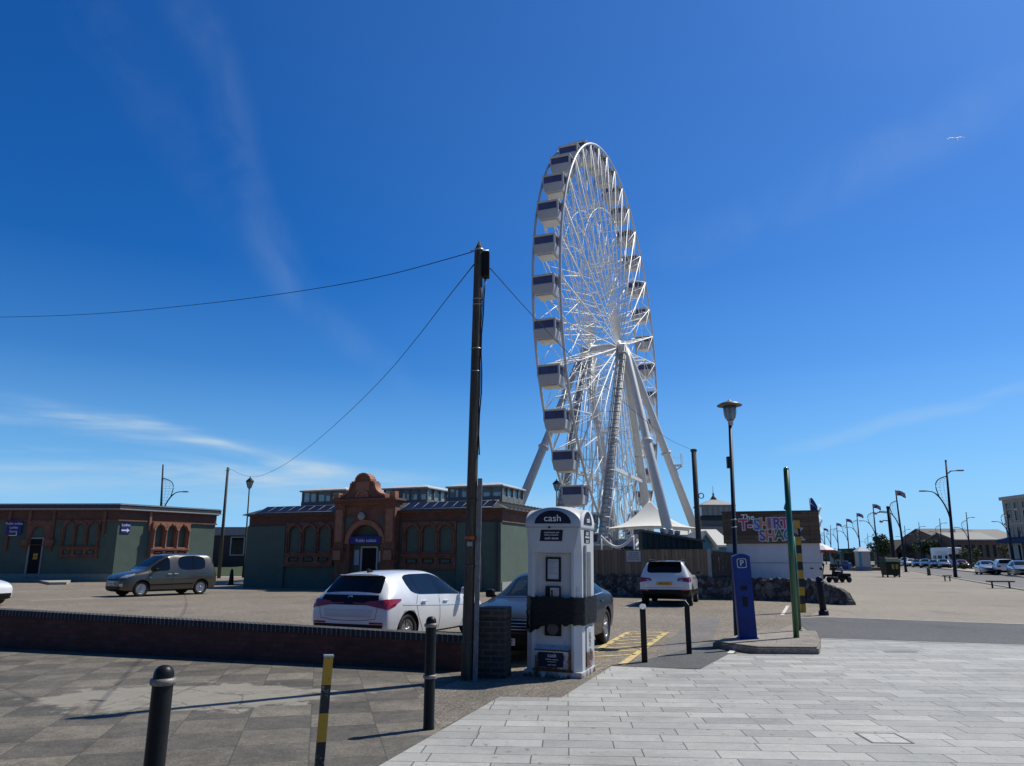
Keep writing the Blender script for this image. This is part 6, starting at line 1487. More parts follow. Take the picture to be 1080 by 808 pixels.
# base deck, curved boarding rails
b = MB(); b.box(-15, 15, -9.5, 10.5, .02, .7, .05); b.build('deck', M('deck_grey', (.2, .21, .22), .7), wheel)
b = MB(); n = 15
for k in range(n): b.box(-6+12*k/n, -6+12*(k+.8)/n, -3.2, 3.2, .7+.02, .86)
b.build('boarding_platform', grey_steel, wheel)
b = MB(); n = 26
for k in range(n+1): x = -14.5+29*k/n; b.tube([(x, -9.3, .7), (x, -9.3, 1.75)], .03, 4)
b.tube([(-14.5, -9.3, 1.75), (14.5, -9.3, 1.75)], .03, 5); b.tube([(-14.5, -9.3, 1.25), (14.5, -9.3, 1.25)], .02, 5); b.build('deck_railing', white_steel, wheel)
# ---------------- things round the wheel's foot
tp = dp(687, 589, 76)
tent = thing('white_tent', 'white high peaked fabric canopy standing at the foot of the observation wheel', 'tent', (tp.x, tp.y, 0), radians(-8))
zp, zr_ = h_at(686, 527, 76), h_at(686, 559, 76); hw = 4.2
m, nt2, bb = new_mat('tent_fabric'); bb.inputs['Base Color'].default_value = (.66, .65, .62, 1); bb.inputs['Roughness'].default_value = .7
fab = m
def tent_surf(u, v):
    # u around the four sides, v from rim to peak
    ang = 2*pi*u; q = (u*4) % 1; k = int(u*4) % 4
    cs = [(-1, -1), (1, -1), (1, 1), (-1, 1)]; c0, c1_ = Vector(cs[k]), Vector(cs[(k+1) % 4]); e = c0.lerp(c1_, q)*hw
    sag = .28*sin(pi*q); e *= 1-.06*sin(pi*q)
    r = (1-v)**1.0; x, y = e.x*r*(1-.0)+.0, e.y*r; z = zr_+sag*(1-v)*.9+(zp-zr_)*(v**2.3*.72+v*.28) ; return (x, y, z)
b = MB(); b.grid(tent_surf, 48, 14); bmesh.ops.remove_doubles(b.bm, verts=b.bm.verts, dist=.001); b.build('canopy', fab, tent)
for sx in (-1, 1):
    for sy in (-1, 1): b = MB(); b.tube([(sx*hw*.97, sy*hw*.97, 0), (sx*hw*.97, sy*hw*.97, zr_)], .07, 8); b.build('pole', white_steel, tent)
b = MB(); b.tube([(0, 0, zr_+.3), (0, 0, zp+.15)], .06, 8); b.build('king_post', white_steel, tent)
# shed with dark green cladding behind the fence
sa2, sb2 = dp(678, 589, 37), dp(742, 589, 37.6); gfc = Facade(sa2, sb2)
gs = thing('green_shed', 'long dark green ribbed metal shed behind the timber fence in front of the tent', 'shed', (sa2.x, sa2.y, 0), gfc.ang)
zg0 = gfc.uz(679, 560)[1]; zg1 = gfc.uz(740, 571.5)[1]; zg = (zg0+zg1)/2
gm = M('dark_green_cladding', (.012, .028, .026), .45, var=.25)
b = MB(); n = int(gfc.L/.3)
for k in range(n):
    b.box(.3*k, .3*k+.2, -.035, .0, 0, zg0+(zg1-zg0)*(k/n)-.02)
b.hexa([(0, .002, 0), (gfc.L, .002, 0), (gfc.L, .5, 0), (0, .5, 0), (0, .002, zg0-.03), (gfc.L, .002, zg1-.03), (gfc.L, .5, zg1-.03), (0, .5, zg0-.03)]); b.build('cladding', gm, gs)
b = MB(); b.hexa([(-.12, -.14, zg0-.02), (gfc.L+.1, -.14, zg1-.02), (gfc.L+.1, .6, zg1-.02), (-.12, .6, zg0-.02), (-.12, -.14, zg0+.08), (gfc.L+.1, -.14, zg1+.08), (gfc.L+.1, .6, zg1+.08), (-.12, .6, zg0+.08)]); b.build('roof', roof_grey, gs)
for (px, py) in ((701, 561.5), (709, 562.5), (716, 564)):
    u_, z_ = gfc.uz(px, py); b = MB(); b.lathe([(.12, 0), (.14, .06), (.16, .2), (.05, .24)], 12, (u_, .2, z_-.02)); b.build('roof_vent', grey_steel, gs)
# ticket booth and other clutter at the wheel's base
def booth(px0, px1, pyt, Y, label, mat, win=True, name='ticket_booth', dep=2.2, cat='booth', roofm=None):
    a, c = dp(px0, 589, Y), dp(px1, 589, Y); z = h_at((px0+px1)/2, pyt, Y); w_ = c.x-a.x
    t = thing(name, label, cat, (a.x, Y, 0), 0)
    b = MB(); b.box(0, w_, 0, dep, 0, z-.12); b.build('wall', mat, t)
    b = MB(); b.box(-.12, w_+.12, -.15, dep+.1, z-.12+.002, z, .02); b.build('roof', roofm or pale_trim, t)
    if win:
        b = MB(); b.box(w_*.15, w_*.85, -.03, -.002, z*.45, z*.8); wi = b.build('window', dark_glass, t)
        b = MB(); b.box(w_*.12, w_*.88, -.08, -.002, z*.45-.08, z*.45-.004); b.build('sill', pale_trim, wi)
    return t
booth(653, 671, 568, 66, 'pale ticket booth with blue posters between the wheel legs and green shed', M('booth_blue_grey', (.22, .27, .33), .6))
booth(606, 646, 574, 64, 'grey low kiosk block at the wheel base beside the ladder leg', M('booth_grey', (.17, .18, .19), .6), dep=3)
for (px0, px1, y0, y1) in ((656, 661, 582, 574), (663, 669, 583, 575)):
    pass
ab = thing('swoop_banner', 'curved white swooping rail hanging between the wheel leg and the tent', 'banner', dp(650, 589, 63)*1, 0)
ab.location.z = 0
b = MB(); pts = []
for k in range(17):
    s = k/16; px = 634+s*34; py = 566+11*sin(pi*s)**1.0 if s < .5 else 566+11*sin(pi*s)
    q = dp(px, py, 63); pts.append((q.x-ab.location.x, 0, q.z))
b.tube(pts, .11, 8); b.build('rail', white_steel, ab)
for k in (0, 16):
    b = MB(); b.tube([(pts[k][0], 0, 0), (pts[k][0], 0, pts[k][2]+.1)], .07, 6); b.build('post', white_steel, ab)
# ---------------- glasshouse turret and white roofs behind the shop
Yt = 150
a, c = dp(743, 589, Yt), dp(779, 589, Yt); wT = c.x-a.x; H = lambda py: h_at(760, py, Yt)
gt = thing('winter_garden', 'grey glazed pavilion with a square lantern turret and finial behind the shop hut', 'building', (a.x, Yt, 0), 0)
stone_m = M('weathered_stone', (.24, .23, .21), .85, var=.15); glz = M('greenhouse_glazing', (.26, .29, .28), .25, var=.2, scale=.6, spec=.6)
cx = (dp(761, 589, Yt).x-a.x); h1 = (dp(779.5, 589, Yt).x-dp(742.5, 589, Yt).x)/2
def tier(nm, hw_, z0_, z1_, mm, dep=None): b = MB(); b.box(cx-hw_, cx+hw_, 0 if dep is None else -dep, 2*hw_, z0_, z1_); return b.build(nm, mm, gt)
tier('base_hall', h1*1.35, 0, H(556), stone_m, 3); tier('clerestory_wall', h1*1.02, H(556), H(549), stone_m)
rs = MB(); hw_ = h1*1.25; rs.hexa([(cx-hw_, -.6, H(549)), (cx+hw_, -.6, H(549)), (cx+hw_, 2*h1, H(549)), (cx-hw_, 2*h1, H(549)), (cx-h1*.95, .4, H(543.5)), (cx+h1*.95, .4, H(543.5)), (cx+h1*.95, 2*h1-.5, H(543.5)), (cx-h1*.95, 2*h1-.5, H(543.5))]); rs.build('skirt_roof', M('verdigris_roof', (.05, .075, .07), .6), gt)
b = MB(); b.box(cx-h1*.95, cx+h1*.95, 0, 2*h1-.4, H(543.5), H(534)); tur = b.build('turret', glz, gt)
b = MB()
for k in range(7):
    x = cx-h1*.95+h1*1.9*k/6; b.box(x-.12, x+.12, -.12, -.002, H(543.5), H(534))
for yy in (0, h1*.7, h1*1.4): b.box(cx+h1*.95+.002, cx+h1*.95+.12, yy, yy+.22, H(543.5), H(534))
b.box(cx-h1, cx+h1, -.16, 2*h1-.3, H(534)+.002, H(532.5)); b.build('turret_frame', stone_m, tur)
b = MB(); zz = [H(532.4), H(526), H(523)]
b.hexa([(cx-h1, -.2, zz[0]), (cx+h1, -.2, zz[0]), (cx+h1, 2*h1-.3, zz[0]), (cx-h1, 2*h1-.3, zz[0]), (cx-h1*.2, h1*.75, zz[1]), (cx+h1*.2, h1*.75, zz[1]), (cx+h1*.2, h1*1.15, zz[1]), (cx-h1*.2, h1*1.15, zz[1])]); b.build('turret_roof', M('pavilion_lead', (.30, .30, .29), .6), gt)
b = MB(); b.lathe([(h1*.22, zz[1]), (h1*.12, zz[2]), (.15, zz[2]+.3), (.22, H(520)), (.05, H(518)), (.04, H(511))], 10, (cx, h1*.95, 0)); b.build('finial', terra_d, gt)
def gabled(name, label, cat, px0, px1, pye, pyr, Y, dep, wallm, roofm, axis='x', off=0.0, win=0):
    a, c = dp(px0, 589, Y), dp(px1, 589, Y); w_ = c.x-a.x; ze, zr2 = h_at((px0+px1)/2, pye, Y), h_at((px0+px1)/2, pyr, Y)
    t = thing(name, label, cat, (a.x, Y, 0), off)
    if axis == 'x':      # ridge runs across the view
        b = MB(); b.prism([(0, 0), (dep, 0), (dep, ze), (dep/2, zr2-.05), (0, ze)], 0, w_, 'yz'); b.build('wall', wallm, t)
        b = MB(); b.hexa([(-.3, -.5, ze-.25), (w_+.3, -.5, ze-.25), (w_+.3, dep/2, zr2), (-.3, dep/2, zr2), (-.3, -.5, ze), (w_+.3, -.5, ze), (w_+.3, dep/2, zr2+.25), (-.3, dep/2, zr2+.25)])
        b.hexa([(-.3, dep/2, zr2), (w_+.3, dep/2, zr2), (w_+.3, dep+.5, ze-.25), (-.3, dep+.5, ze-.25), (-.3, dep/2+.001, zr2+.25), (w_+.3, dep/2+.001, zr2+.25), (w_+.3, dep+.5, ze), (-.3, dep+.5, ze)]); b.build('roof', roofm, t)
    else:
        b = MB(); b.prism([(0, 0), (w_, 0), (w_, ze), (w_/2, zr2-.05), (0, ze)], 0, dep); b.build('wall', wallm, t)
        b = MB(); b.hexa([(-.4, -.4, ze-.3), (w_/2, -.4, zr2), (w_/2, dep+.3, zr2), (-.4, dep+.3, ze-.3), (-.4, -.4, ze-.05), (w_/2, -.4, zr2+.25), (w_/2, dep+.3, zr2+.25), (-.4, dep+.3, ze-.05)])
        b.hexa([(w_/2+.001, -.4, zr2), (w_+.4, -.4, ze-.3), (w_+.4, dep+.3, ze-.3), (w_/2+.001, dep+.3, zr2), (w_/2+.001, -.4, zr2+.25), (w_+.4, -.4, ze-.05), (w_+.4, dep+.3, ze-.05), (w_/2+.001, dep+.3, zr2+.25)]); b.build('roof', roofm, t)
    for k in range(win):
        x = w_*(k+.5)/win; b = MB(); b.box(x-w_*.22/win, x+w_*.22/win, -.04, -.003, ze*.35, ze*.8); b.build('window', dark_glass, t)
    return t
roof_pale = M('pale_sheet_roof', (.52, .50, .46), .6, var=.1)
gabled('pavilion_roof_building', 'low building with a broad pale roof just left of the shop hut', 'building', 724, 772, 575, 558, 100, 16, M('blue_boarding', (.06, .17, .24), .7), roof_pale)
gabled('beach_hut', 'small blue gabled hut with a white roof edge beside the timber post', 'hut', 738, 752, 576, 563, 62, 5, M('hut_blue', (.05, .19, .28), .7), roof_pale, 'y', win=1)
gabled('white_stall', 'plain white low roofed stall behind the right end of the timber fence', 'stall', 706, 735, 573, 566, 70, 5, offwhite, roof_pale)
# ================================================================== the promenade
column_m = M('promenade_column_paint', (.010, .017, .032), .5, spec=.2); mesh_m = M('stainless_mesh', (.3, .34, .38), .4, .6)
lamp_head_m = M('lamp_head_grey', (.25, .24, .24), .4, .4)
flag_red = M('flag_red', (.42, .03, .04), .8); flag_blue = M('flag_blue', (.03, .04, .2), .8)
def sail_lamp(px, pyt, Y, label, flip=1, flag=False, second=False, pxb=None, rz=0.0, pyb=589, group='sail shaped promenade lamps'):
    base = dp(pxb if pxb else px, pyb, Y); top = dp(px, pyt, Y); H = top.z; lean = top.x-base.x
    t = thing('sail_lamp', label, 'street lamp', (base.x, base.y, 0), 0, group)
    s = H/9.8; f = flip
    X = lambda z: lean*z/H
    b = MB(); b.tube([(0, 0, 0), (0, 0, .3), (X(H*.45), 0, H*.45), (X(H), 0, H)], [.17*s, .15*s, .12*s, .065*s], 12); b.build('column', column_m, t)
    b = MB(); b.box(-.28*s, .28*s, -.28*s, .28*s, 0, .05); b.build('base_plate', column_m, t)
    z0, zt = H*.46, H*.735
    arm = []
    for k in range(11):
        q = k/10; arm.append((X(z0)+f*(-(1.5*s)*(1-cos(q*pi/2*1.0))**.85*1.0), 0, z0+(zt-z0)*sin(q*pi/2)))
    arm.append((arm[-1][0]-f*.35*s, 0, zt+.02))
    b = MB(); b.tube(arm, [.06*s]*8+[.045*s]*4, 7); a_ = b.build('lamp_arm', column_m, t)
    b = MB(); e = arm[-1]; b.box(min(e[0]-f*.5*s, e[0]), max(e[0]-f*.5*s, e[0]), -.14*s, .14*s, e[2]-.06*s, e[2]+.06*s, .03*s); b.build('lamp_head', lamp_head_m, a_)
    zb = H*.87
    mid = arm[6]
    bow = []
    for k in range(11):
        q = k/10; bow.append((X(zb)*(1-q)+mid[0]*q-f*.58*s*sin(pi*q)*1.0, 0, zb*(1-q)+mid[2]*q+.35*s*sin(pi*q)))
    b = MB(); b.tube(bow, .04*s, 6); sb_ = b.build('sail_bow', column_m, t)
    b = MB()
    outl_ = bow+arm[5:0:-1]
    for k in range(1, len(outl_)-1, 1):
        x, _, z = outl_[k]; xx = X(z); b.tube([(x, 0, z), (xx, 0, z)], .010*s, 3)
    for q in (.33, .66):
        b.tube([(x*(1-q)+X(z)*q, 0, z) for x, _, z in outl_[1:-1]], .010*s, 3)
    b.build('sail_mesh', mesh_m, t)
    if second:
        z2 = H*.915; b = MB(); b.tube([(X(z2-.25), 0, z2-.3), (X(z2)+f*.35*s, 0, z2-.02), (X(z2)+f*1.0*s, 0, z2+.03)], .05*s, 6); ar = b.build('lamp_arm', column_m, t)
        b = MB(); x = X(z2)+f*.95*s; b.box(min(x, x+f*.5*s), max(x, x+f*.5*s), -.14*s, .14*s, z2-.03*s, z2+.09*s, .03*s); b.build('lamp_head', lamp_head_m, ar)
        b = MB(); b.lathe([(.07*s, H-.05), (.085*s, H+.06), (.05*s, H+.12)], 10, (X(H), 0, 0)); b.build('cap', column_m, t)
    if flag:
        b = MB(); cloth(b, 1.15, .62, X(H)+.05, H-.05, .45, 2.6); fl_ = b.build('flag', flag_blue, t)
        b = MB()
        def stripq(y0, y1): b.grid(lambda u, v: (X(H)+.05+1.15*u*(1-.06*sin(u*3)), .115*sin(u*2.6*pi)*u-.012, H-.05-.62*(y0+(y1-y0)*v)-.28*u*u+.037*sin(u*5)), 10, 1)
        stripq(.34, .66); b.build('flag_cross', flag_red, fl_)
        b = MB(); stripq(.26, .36); stripq(.64, .74); stripq(.0, .08); b.build('flag_white', white_ink, fl_)
    return t
sail_lamp(997.5, 486.5, 66, 'nearest and tallest navy sail lamp, with two lamp arms and no flag', 1, False, True, pxb=1008, pyb=609)
for i, (px, py, pxb) in enumerate(((944.5, 517, 954), (920.5, 531.5, 926), (903.5, 541, 908), (892.5, 547, 896), (882.2, 551.5, 885), (868.8, 557, 871))):
    Y = 8.5*F/(589-py)*.99
    sail_lamp(px, py, Y, ['largest flagged sail lamp, right beside the dark bin and camera pole', 'second flagged sail lamp of the row, just right of the information pillar', 'third flagged sail lamp counting from the bin, above the small round tree', 'fourth flagged sail lamp counting from the bin along the promenade', 'fifth flagged sail lamp counting from the bin along the promenade', 'farthest flagged sail lamp, nearest the shop hut in the picture'][i], 1, True, False, pxb=pxb)
sail_lamp(876, 554.5, 215, 'distant sail lamp without a flag between the two farthest flagged ones', 1, False, True)
for i, (px, py, lab) in enumerate(((1061.5, 532, 'sail lamp across the road beside the cream building'), (1019, 541, 'sail lamp across the road in front of the pale roofed house'), (991, 547.5, 'sail lamp across the road above the white camper van'), (969, 551.5, 'sail lamp across the road above the bushy trees'), (954, 555, 'sail lamp across the road by the gabled house'), (915, 563, 'smallest sail lamp far down the promenade'))):
    sail_lamp(px, py, 7.4*F/(589-py), lab, 1, False, True, pxb=px+(px-880)*.03)
sail_lamp(172, 490, 108, 'sail lamp rising behind the flat roof of the left green block', -1, False, False, pxb=168)
# cctv pole
p = dp(942.5, 589, 71); top = dp(936.8, 536, 71)
t = thing('camera_pole', 'thick black camera pole standing just behind the dark green bin', 'camera pole', (p.x, p.y, 0)); lean = (top.x-p.x)
b = MB(); b.tube([(0, 0, 0), (lean, 0, top.z)], [.19, .15], 12); b.lathe([(.16, top.z-.02), (.19, top.z+.1), (.1, top.z+.2)], 12, (lean, 0, 0)); b.build('shaft', column_m, t)
for z, l in ((top.z-.45, 1.25), (top.z-1.2, .8)):
    b = MB(); b.tube([(lean, 0, z), (lean-l*.6, 0, z+.08), (lean-l, 0, z+.02)], .05, 6); ar = b.build('bracket', column_m, t)
    b = MB(); b.lathe([(.1, z-.14), (.18, z-.05), (.14, z+.05), (.05, z+.08)], 10, (lean-l, 0, 0)); b.build('camera', lamp_head_m, ar)
# dark bin
p = gp(935.5, 609); wb = 16/F*p.y
t = thing('waste_bin', 'large dark green wheeled waste container with yellow notices on the promenade', 'waste bin', (p.x, p.y, 0), radians(6))
bin_m = M('bin_green', (.010, .018, .016), .5, spec=.2)
b = MB(); hz = h_at(940, 588.5, p.y); b.hexa([(.08, 0, .18), (wb-.08, 0, .18), (wb-.08, .9, .18), (.08, .9, .18), (0, -.08, hz-.35), (wb, -.08, hz-.35), (wb, 1.0, hz-.35), (0, 1.0, hz-.35)], .04); b.build('tub', bin_m, t)
b = MB(); b.hexa([(-.03, -.12, hz-.347), (wb+.03, -.12, hz-.347), (wb+.03, 1.05, hz-.347), (-.03, 1.05, hz-.347), (.05, .1, hz), (wb-.05, .1, hz), (wb-.05, .9, hz), (.05, .9, hz)], .03); b.build('lid', M('bin_lid', (.014, .05, .035), .5, spec=.2), t)
for x in (.45*wb, .72*wb): b = MB(); b.box(x-.12, x+.12, -.085, -.06, .7, 1.1); b.build('notice', M('yellow_notice', (.25, .21, .03), .7), t)
for x in (.14, wb-.14):
    for y in (.1, .8): b = MB(); b.lathe([(.02, -.04), (.09, -.04), (.09, .04), (.02, .04)], 12, (x, y, .09), 'x'); b.build('castor', rubber, t)
# information pillar
p = gp(907, 602.3); wq = 12.5/F*p.y
t = thing('information_pillar', 'pale rectangular information pillar with a blue edge and pitched cap beside the planter', 'pillar', (p.x, p.y, 0))
hz = h_at(912, 581.5, p.y)
b = MB(); b.box(0, wq, 0, wq*.8, 0, .55); b.build('plinth', M('plinth_blue_grey', (.10, .16, .22), .6), t)
b = MB(); b.box(.05, wq-.05, .05, wq*.8-.05, .552, hz); b.build('panel', M('panel_pale', (.33, .34, .36), .6), t)
b = MB(); b.box(.05, .05+wq*.22, .02, .048, .6, hz-.05); b.build('poster', M('poster_sea_blue', (.04, .22, .36), .5), t)
b = MB(); b.hexa([(-.08, -.08, hz+.002), (wq+.08, -.08, hz+.002), (wq+.08, wq*.8+.08, hz+.002), (-.08, wq*.8+.08, hz+.002), (wq*.3, wq*.3, hz+.55), (wq*.7, wq*.3, hz+.55), (wq*.7, wq*.5, hz+.55), (wq*.3, wq*.5, hz+.55)]); b.build('cap', offwhite, t)
# planter bed, black box, benches, stub
p = gp(886, 602); b = MB(); b.box(0, 6.5, 0, 3.4, -.05, .42, .05); b2_ = MB()
t = thing('planter_bed', 'raised brown planter bed with low planting at the foot of the small tree', 'planter', (p.x, p.y, 0)); b.build('surround', M('planter_brown', (.14, .09, .06), .9, var=.3), t)
rr = random.Random(11)
for k in range(60):
    x, y = rr.uniform(.3, 6.2), rr.uniform(.3, 3.1); 
    for j in range(5): a = rr.uniform(0, 6.28); b2_.face([b2_.v((x, y, .4)), b2_.v((x+.14*cos(a), y+.14*sin(a), .6+rr.uniform(0, .2))), b2_.v((x+.05*cos(a+1.5), y+.05*sin(a+1.5), .75))])
tag(b2_.build('planting', M('planting_green', (.045, .07, .025), .9, var=.4)), None, kind='stuff').parent = t
p = gp(891, 596.5); b = MB(); hz = h_at(896, 583.5, p.y); wq = 14/F*p.y
t = thing('storage_cabinet', 'black square storage cabinet standing beside the planter bed', 'cabinet', (p.x, p.y, 0))
b.box(0, wq, 0, wq*.6, 0, hz, .03); b.build('carcass', black_plastic, t); b = MB(); b.box(-.06, wq+.06, -.06, wq*.6+.06, hz+.002, hz+.1, .02); b.build('lid', wood_dark, t)
b = MB(); 
for k in range(2): b.box(.1+wq*.5*k, wq*.5*(k+1)-.1, -.03, -.002, .2, hz-.15)
b.build('doors', bin_m, t)
def bench(px, pyb, pyt, wpx, label):
    p = gp(px, pyb); h_ = h_at(px, pyt, p.y); w_ = wpx/F*p.y
    t = thing('bench', label, 'bench', (p.x, p.y, 0), radians(-12), 'backless promenade benches')
    b = MB()
    for k in range(4): b.box(-w_/2, w_/2, -.24+.125*k, -.13+.125*k, h_-.07, h_, .01)
    b.build('seat', wood_dark, t)
    for s in (-1, 1):
        b = MB(); b.box(s*w_*.33-.03, s*w_*.33+.03, -.05, .05, 0, h_-.073); b.build('leg', black_plastic, t)
    return t
bench(1056, 620.5, 612.5, 24, 'backless dark bench nearest the right edge of the promenade'); bench(999.5, 613, 606.8, 7, 'short dark stool bench at the foot of the tall navy sail lamp')
p = gp(980, 607); b = MB(); hz = h_at(980, 599, p.y); b.lathe([(.16, 0), (.15, hz-.04), (.12, hz)], 12); t = b.build('litter_bin', M('bin_grey', (.06, .065, .07), .6), None, loc=(p.x, p.y, 0)); tag(t, 'small grey litter bin at the road edge left of the tall navy lamp', 'litter bin')
# parasol by the shop
p = dp(866, 589, 52); t = thing('parasol', 'red and white sun parasol showing past the right edge of the shop hut', 'parasol', (p.x, p.y, 0)); hz = h_at(868, 573, 52)
b = MB(); b.tube([(0, 0, 0), (0, 0, hz)], .03, 8); b.build('pole', grey_steel, t)
b = MB(); b.lathe([(1.0, hz-.45), (.98, hz-.43), (.5, hz-.15), (.03, hz)], 8, smooth=False); b.build('canopy', offwhite, t)
b = MB(); b.lathe([(1.01, hz-.62), (1.01, hz-.452), (.99, hz-.452), (.99, hz-.62)], 8, smooth=False); b.build('valance', flag_red, t)
# mobility scooters / pushchairs beside the shop
def scooter(px, pyb, label, rz, covm, sc=1.0):
    p = gp(px, pyb); t = thing('mobility_scooter', label, 'mobility scooter', (p.x, p.y, 0), rz, 'mobility scooters beside the shop hut'); t.scale = (sc,)*3
    for x, y in ((.5, -.25), (.5, .25), (-.4, -.25), (-.4, .25)):
        b = MB(); b.lathe([(.05, -.05), (.14, -.055), (.16, -.03), (.16, .03), (.14, .055), (.05, .05)], 16, (x, y, .16), 'y'); b.build('wheel', rubber, t)
    b = MB(); b.box(-.55, .55, -.22, .22, .16, .30, .04); b.box(-.6, -.1, -.24, .24, .301, .48, .05); b.build('chassis', black_plastic, t)
    b = MB(); b.box(-.42, .02, -.23, .23, .62, .72, .04); b.box(-.52, -.42, -.22, .22, .70, 1.15, .04); b.tube([(-.2, 0, .45), (-.2, 0, .63)], .05, 8); b.build('seat', covm, t)
    b = MB(); b.tube([(.5, 0, .3), (.36, 0, .95)], .035, 8); b.tube([(.36, -.28, .95), (.36, .28, .95)], .022, 6); b.box(.36, .46, -.16, .16, .80, .98, .02); b.build('tiller', black_plastic, t)
    for s in (-1, 1): b = MB(); b.box(-.4, 0, s*.27-.03, s*.27+.03, .88, .93, .01); b.tube([(-.36, s*.27, .7), (-.36, s*.27, .9)], .02, 6); b.build('armrest', black_plastic, t)
    b = MB(); b.box(.6, .82, -.18, .18, .55, .82, .03) if covm is black_plastic else b.box(-.75, -.53, -.2, .2, .65, 1.05, .05); b.build('bag', M('bag_blue', (.03, .10, .32), .7) if covm is not black_plastic else black_plastic, t)
    return t
scooter(886, 614.5, 'mobility scooter with a blue bag standing at the right end of the rubble wall', radians(200), M('seat_blue', (.03, .09, .28), .7), 1.25)
scooter(877, 611, 'all black mobility scooter tucked between the shop hut and the scooter with the blue bag', radians(160), black_plastic, 1.25)
# ---------------- far vehicles along the road
far_cols = dict(silver=car_paint('far_silver', (.35, .37, .39), .5), white=white_car, dark=car_paint('far_dark', (.02, .025, .035), .4), blue=car_paint('far_blue', (.06, .12, .19), .5), grey=car_paint('far_grey', (.16, .17, .18), .5), red=car_paint('far_red', (.25, .02, .02), .2))
HZs = lambda d, **k: dict(d, arch=False, **k)
def far_car(px, pyb, P, colr, label, face=1):
    p = gp(px, pyb); h = rd*(-1 if face > 0 else 1)
    h = Vector((h.x, h.y)); 
    root, decal, strip, body = make_car('parked_car', label, (p.x, p.y), h, HZs(P), far_cols[colr], 'cars parked along the far road', 1, None, False)
    root.location.z = .006
    for s in (-1, 1):
        mirror(root, .68, s*P['st'][4][2]*1.0, P['belt']+.03, far_cols[colr], s)
        if face > 0: decal('headlight', [((s*.50, .66), (s*.78, .68), (s*.78, .78), (s*.54, .75))], 'front', clear_lens, .012, 3, 2)
        else: decal('tail_light', [((s*.48, .78), (s*.78, .76), (s*.78, .92), (s*.54, .9))], 'rear', red_lens, .012, 3, 2)
    if face > 0: decal('grille', [((-.4, .48), (.4, .48), (.44, .62), (-.44, .62))], 'front', black_plastic, .01, 4, 2)
far_car(1042, 606, saloon, 'silver', 'silver saloon, leftmost of the three cars parked nearest the cream building', 1)
far_car(1059, 606.5, suv, 'white', 'bright white car, middle one of the three parked nearest the cream building', -1)
far_car(1078, 608, hatch, 'grey', 'grey car cut by the right edge, beside the bright white car', 1)
for i, (px, pyb, P, cc, lab) in enumerate(((996, 600.0, suv, 'grey', 'grey car parked directly below the white camper van'), (986, 599.6, hatch, 'dark', 'dark car between the pale blue car and the grey car in the far row'), (977, 599.2, suv, 'blue', 'pale blue car in the middle of the far parked row'), (968, 598.4, hatch, 'dark', 'black car left of the pale blue car in the far row'), (961, 597.8, suv, 'white', 'white car second from the bin in the far row'), (955, 597.2, mpv, 'silver', 'silver car closest to the bin in the far row'), (949, 596.6, hatch, 'white', 'small white car half hidden behind the first flagged lamp'), (940, 595.6, hatch, 'blue', 'bluish car seen just above the lid of the bin'), (933, 595, hatch, 'silver', 'silver car farthest down the road left of the bin'), (1015, 600.5, hatch, 'red', 'dark red car behind the low hedge near the tall navy lamp'))):
    far_car(px, pyb, P, cc, lab, 1)
# white camper van
p = gp(1001, 599.5); Yv = p.y+4
t = thing('camper_van', 'tall white camper van parked behind the grey car near the tall navy lamp', 'van', (dp(1001, 589, Yv).x, Yv, 0), atan2(-rd.y, -rd.x)+radians(22))
hz = h_at(1001, 577.5, Yv)
b = MB(); b.prism([(-3.6, .45), (2.9, .45), (3.0, .9), (2.7, 1.35), (2.1, 1.5), (1.7, 2.2), (2.3, 2.35), (2.2, hz-.1), (1.8, hz), (-3.5, hz), (-3.6, hz-.1)], -1.1, 1.1); b.build('body', white_car, t)
b = MB(); b.hexa([(2.73, -.95, 1.36), (2.73, .95, 1.36), (1.75, .95, 2.18), (1.75, -.95, 2.18), (2.75, -.95, 1.38), (2.75, .95, 1.38), (1.78, .95, 2.21), (1.78, -.95, 2.21)]); b.build('windscreen', priv_glass, t)
for s in (-1, 1):
    for x0, x1 in ((.9, 1.6), (-1.4, -.2), (-3, -2)): b = MB(); b.box(x0, x1, s*1.11-.01, s*1.11+.01, 1.5, 2.1); b.build('window', priv_glass, t)
    for x in (2.0, -2.2): add_wheel(t, x, s*.98, .36)
# ---------------- buildings across the road
crm = M('cream_render', (.40, .36, .30), .8, var=.08); pale_band = M('pale_render_band', (.48, .45, .40), .8)
ca, cb_ = dp(1065.5, 589, 118), dp(1180, 589, 96); cf = Facade(ca, cb_)
t = thing('cream_building', 'tall cream rendered building with rows of windows cut by the right edge', 'building', (ca.x, ca.y, 0), cf.ang)
zt = cf.uz(1068, 523)[1]; 
b = MB(); b.box(0, cf.L, 0, 14, 0, zt-.5); b.build('wall', crm, t); b = MB(); b.box(-.25, cf.L+.2, -.3, 14.2, zt-.5+.003, zt); b.box(-.12, cf.L, -.15, 14, zt-4.3, zt-4.0); b.build('parapet', pale_band, t)
for r_, (z0, z1) in enumerate(((zt-1.9, zt-1.0), (zt-3.7, zt-2.3), (zt-6.4, zt-4.7))):
    for k in range(9):
        x = .9+2.0*k; b = MB(); b.box(x, x+.85, -.03, -.003, z0, z1); wi = b.build('window', dark_glass, t); b = MB(); b.plate([(x-.12, z0-.14), (x+.97, z0-.14), (x+.97, z1+.1), (x-.12, z1+.1)], [[(x, z0), (x+.85, z0), (x+.85, z1), (x, z1)]], -.12, -.002); b.build('window_frame', pale_band, wi)
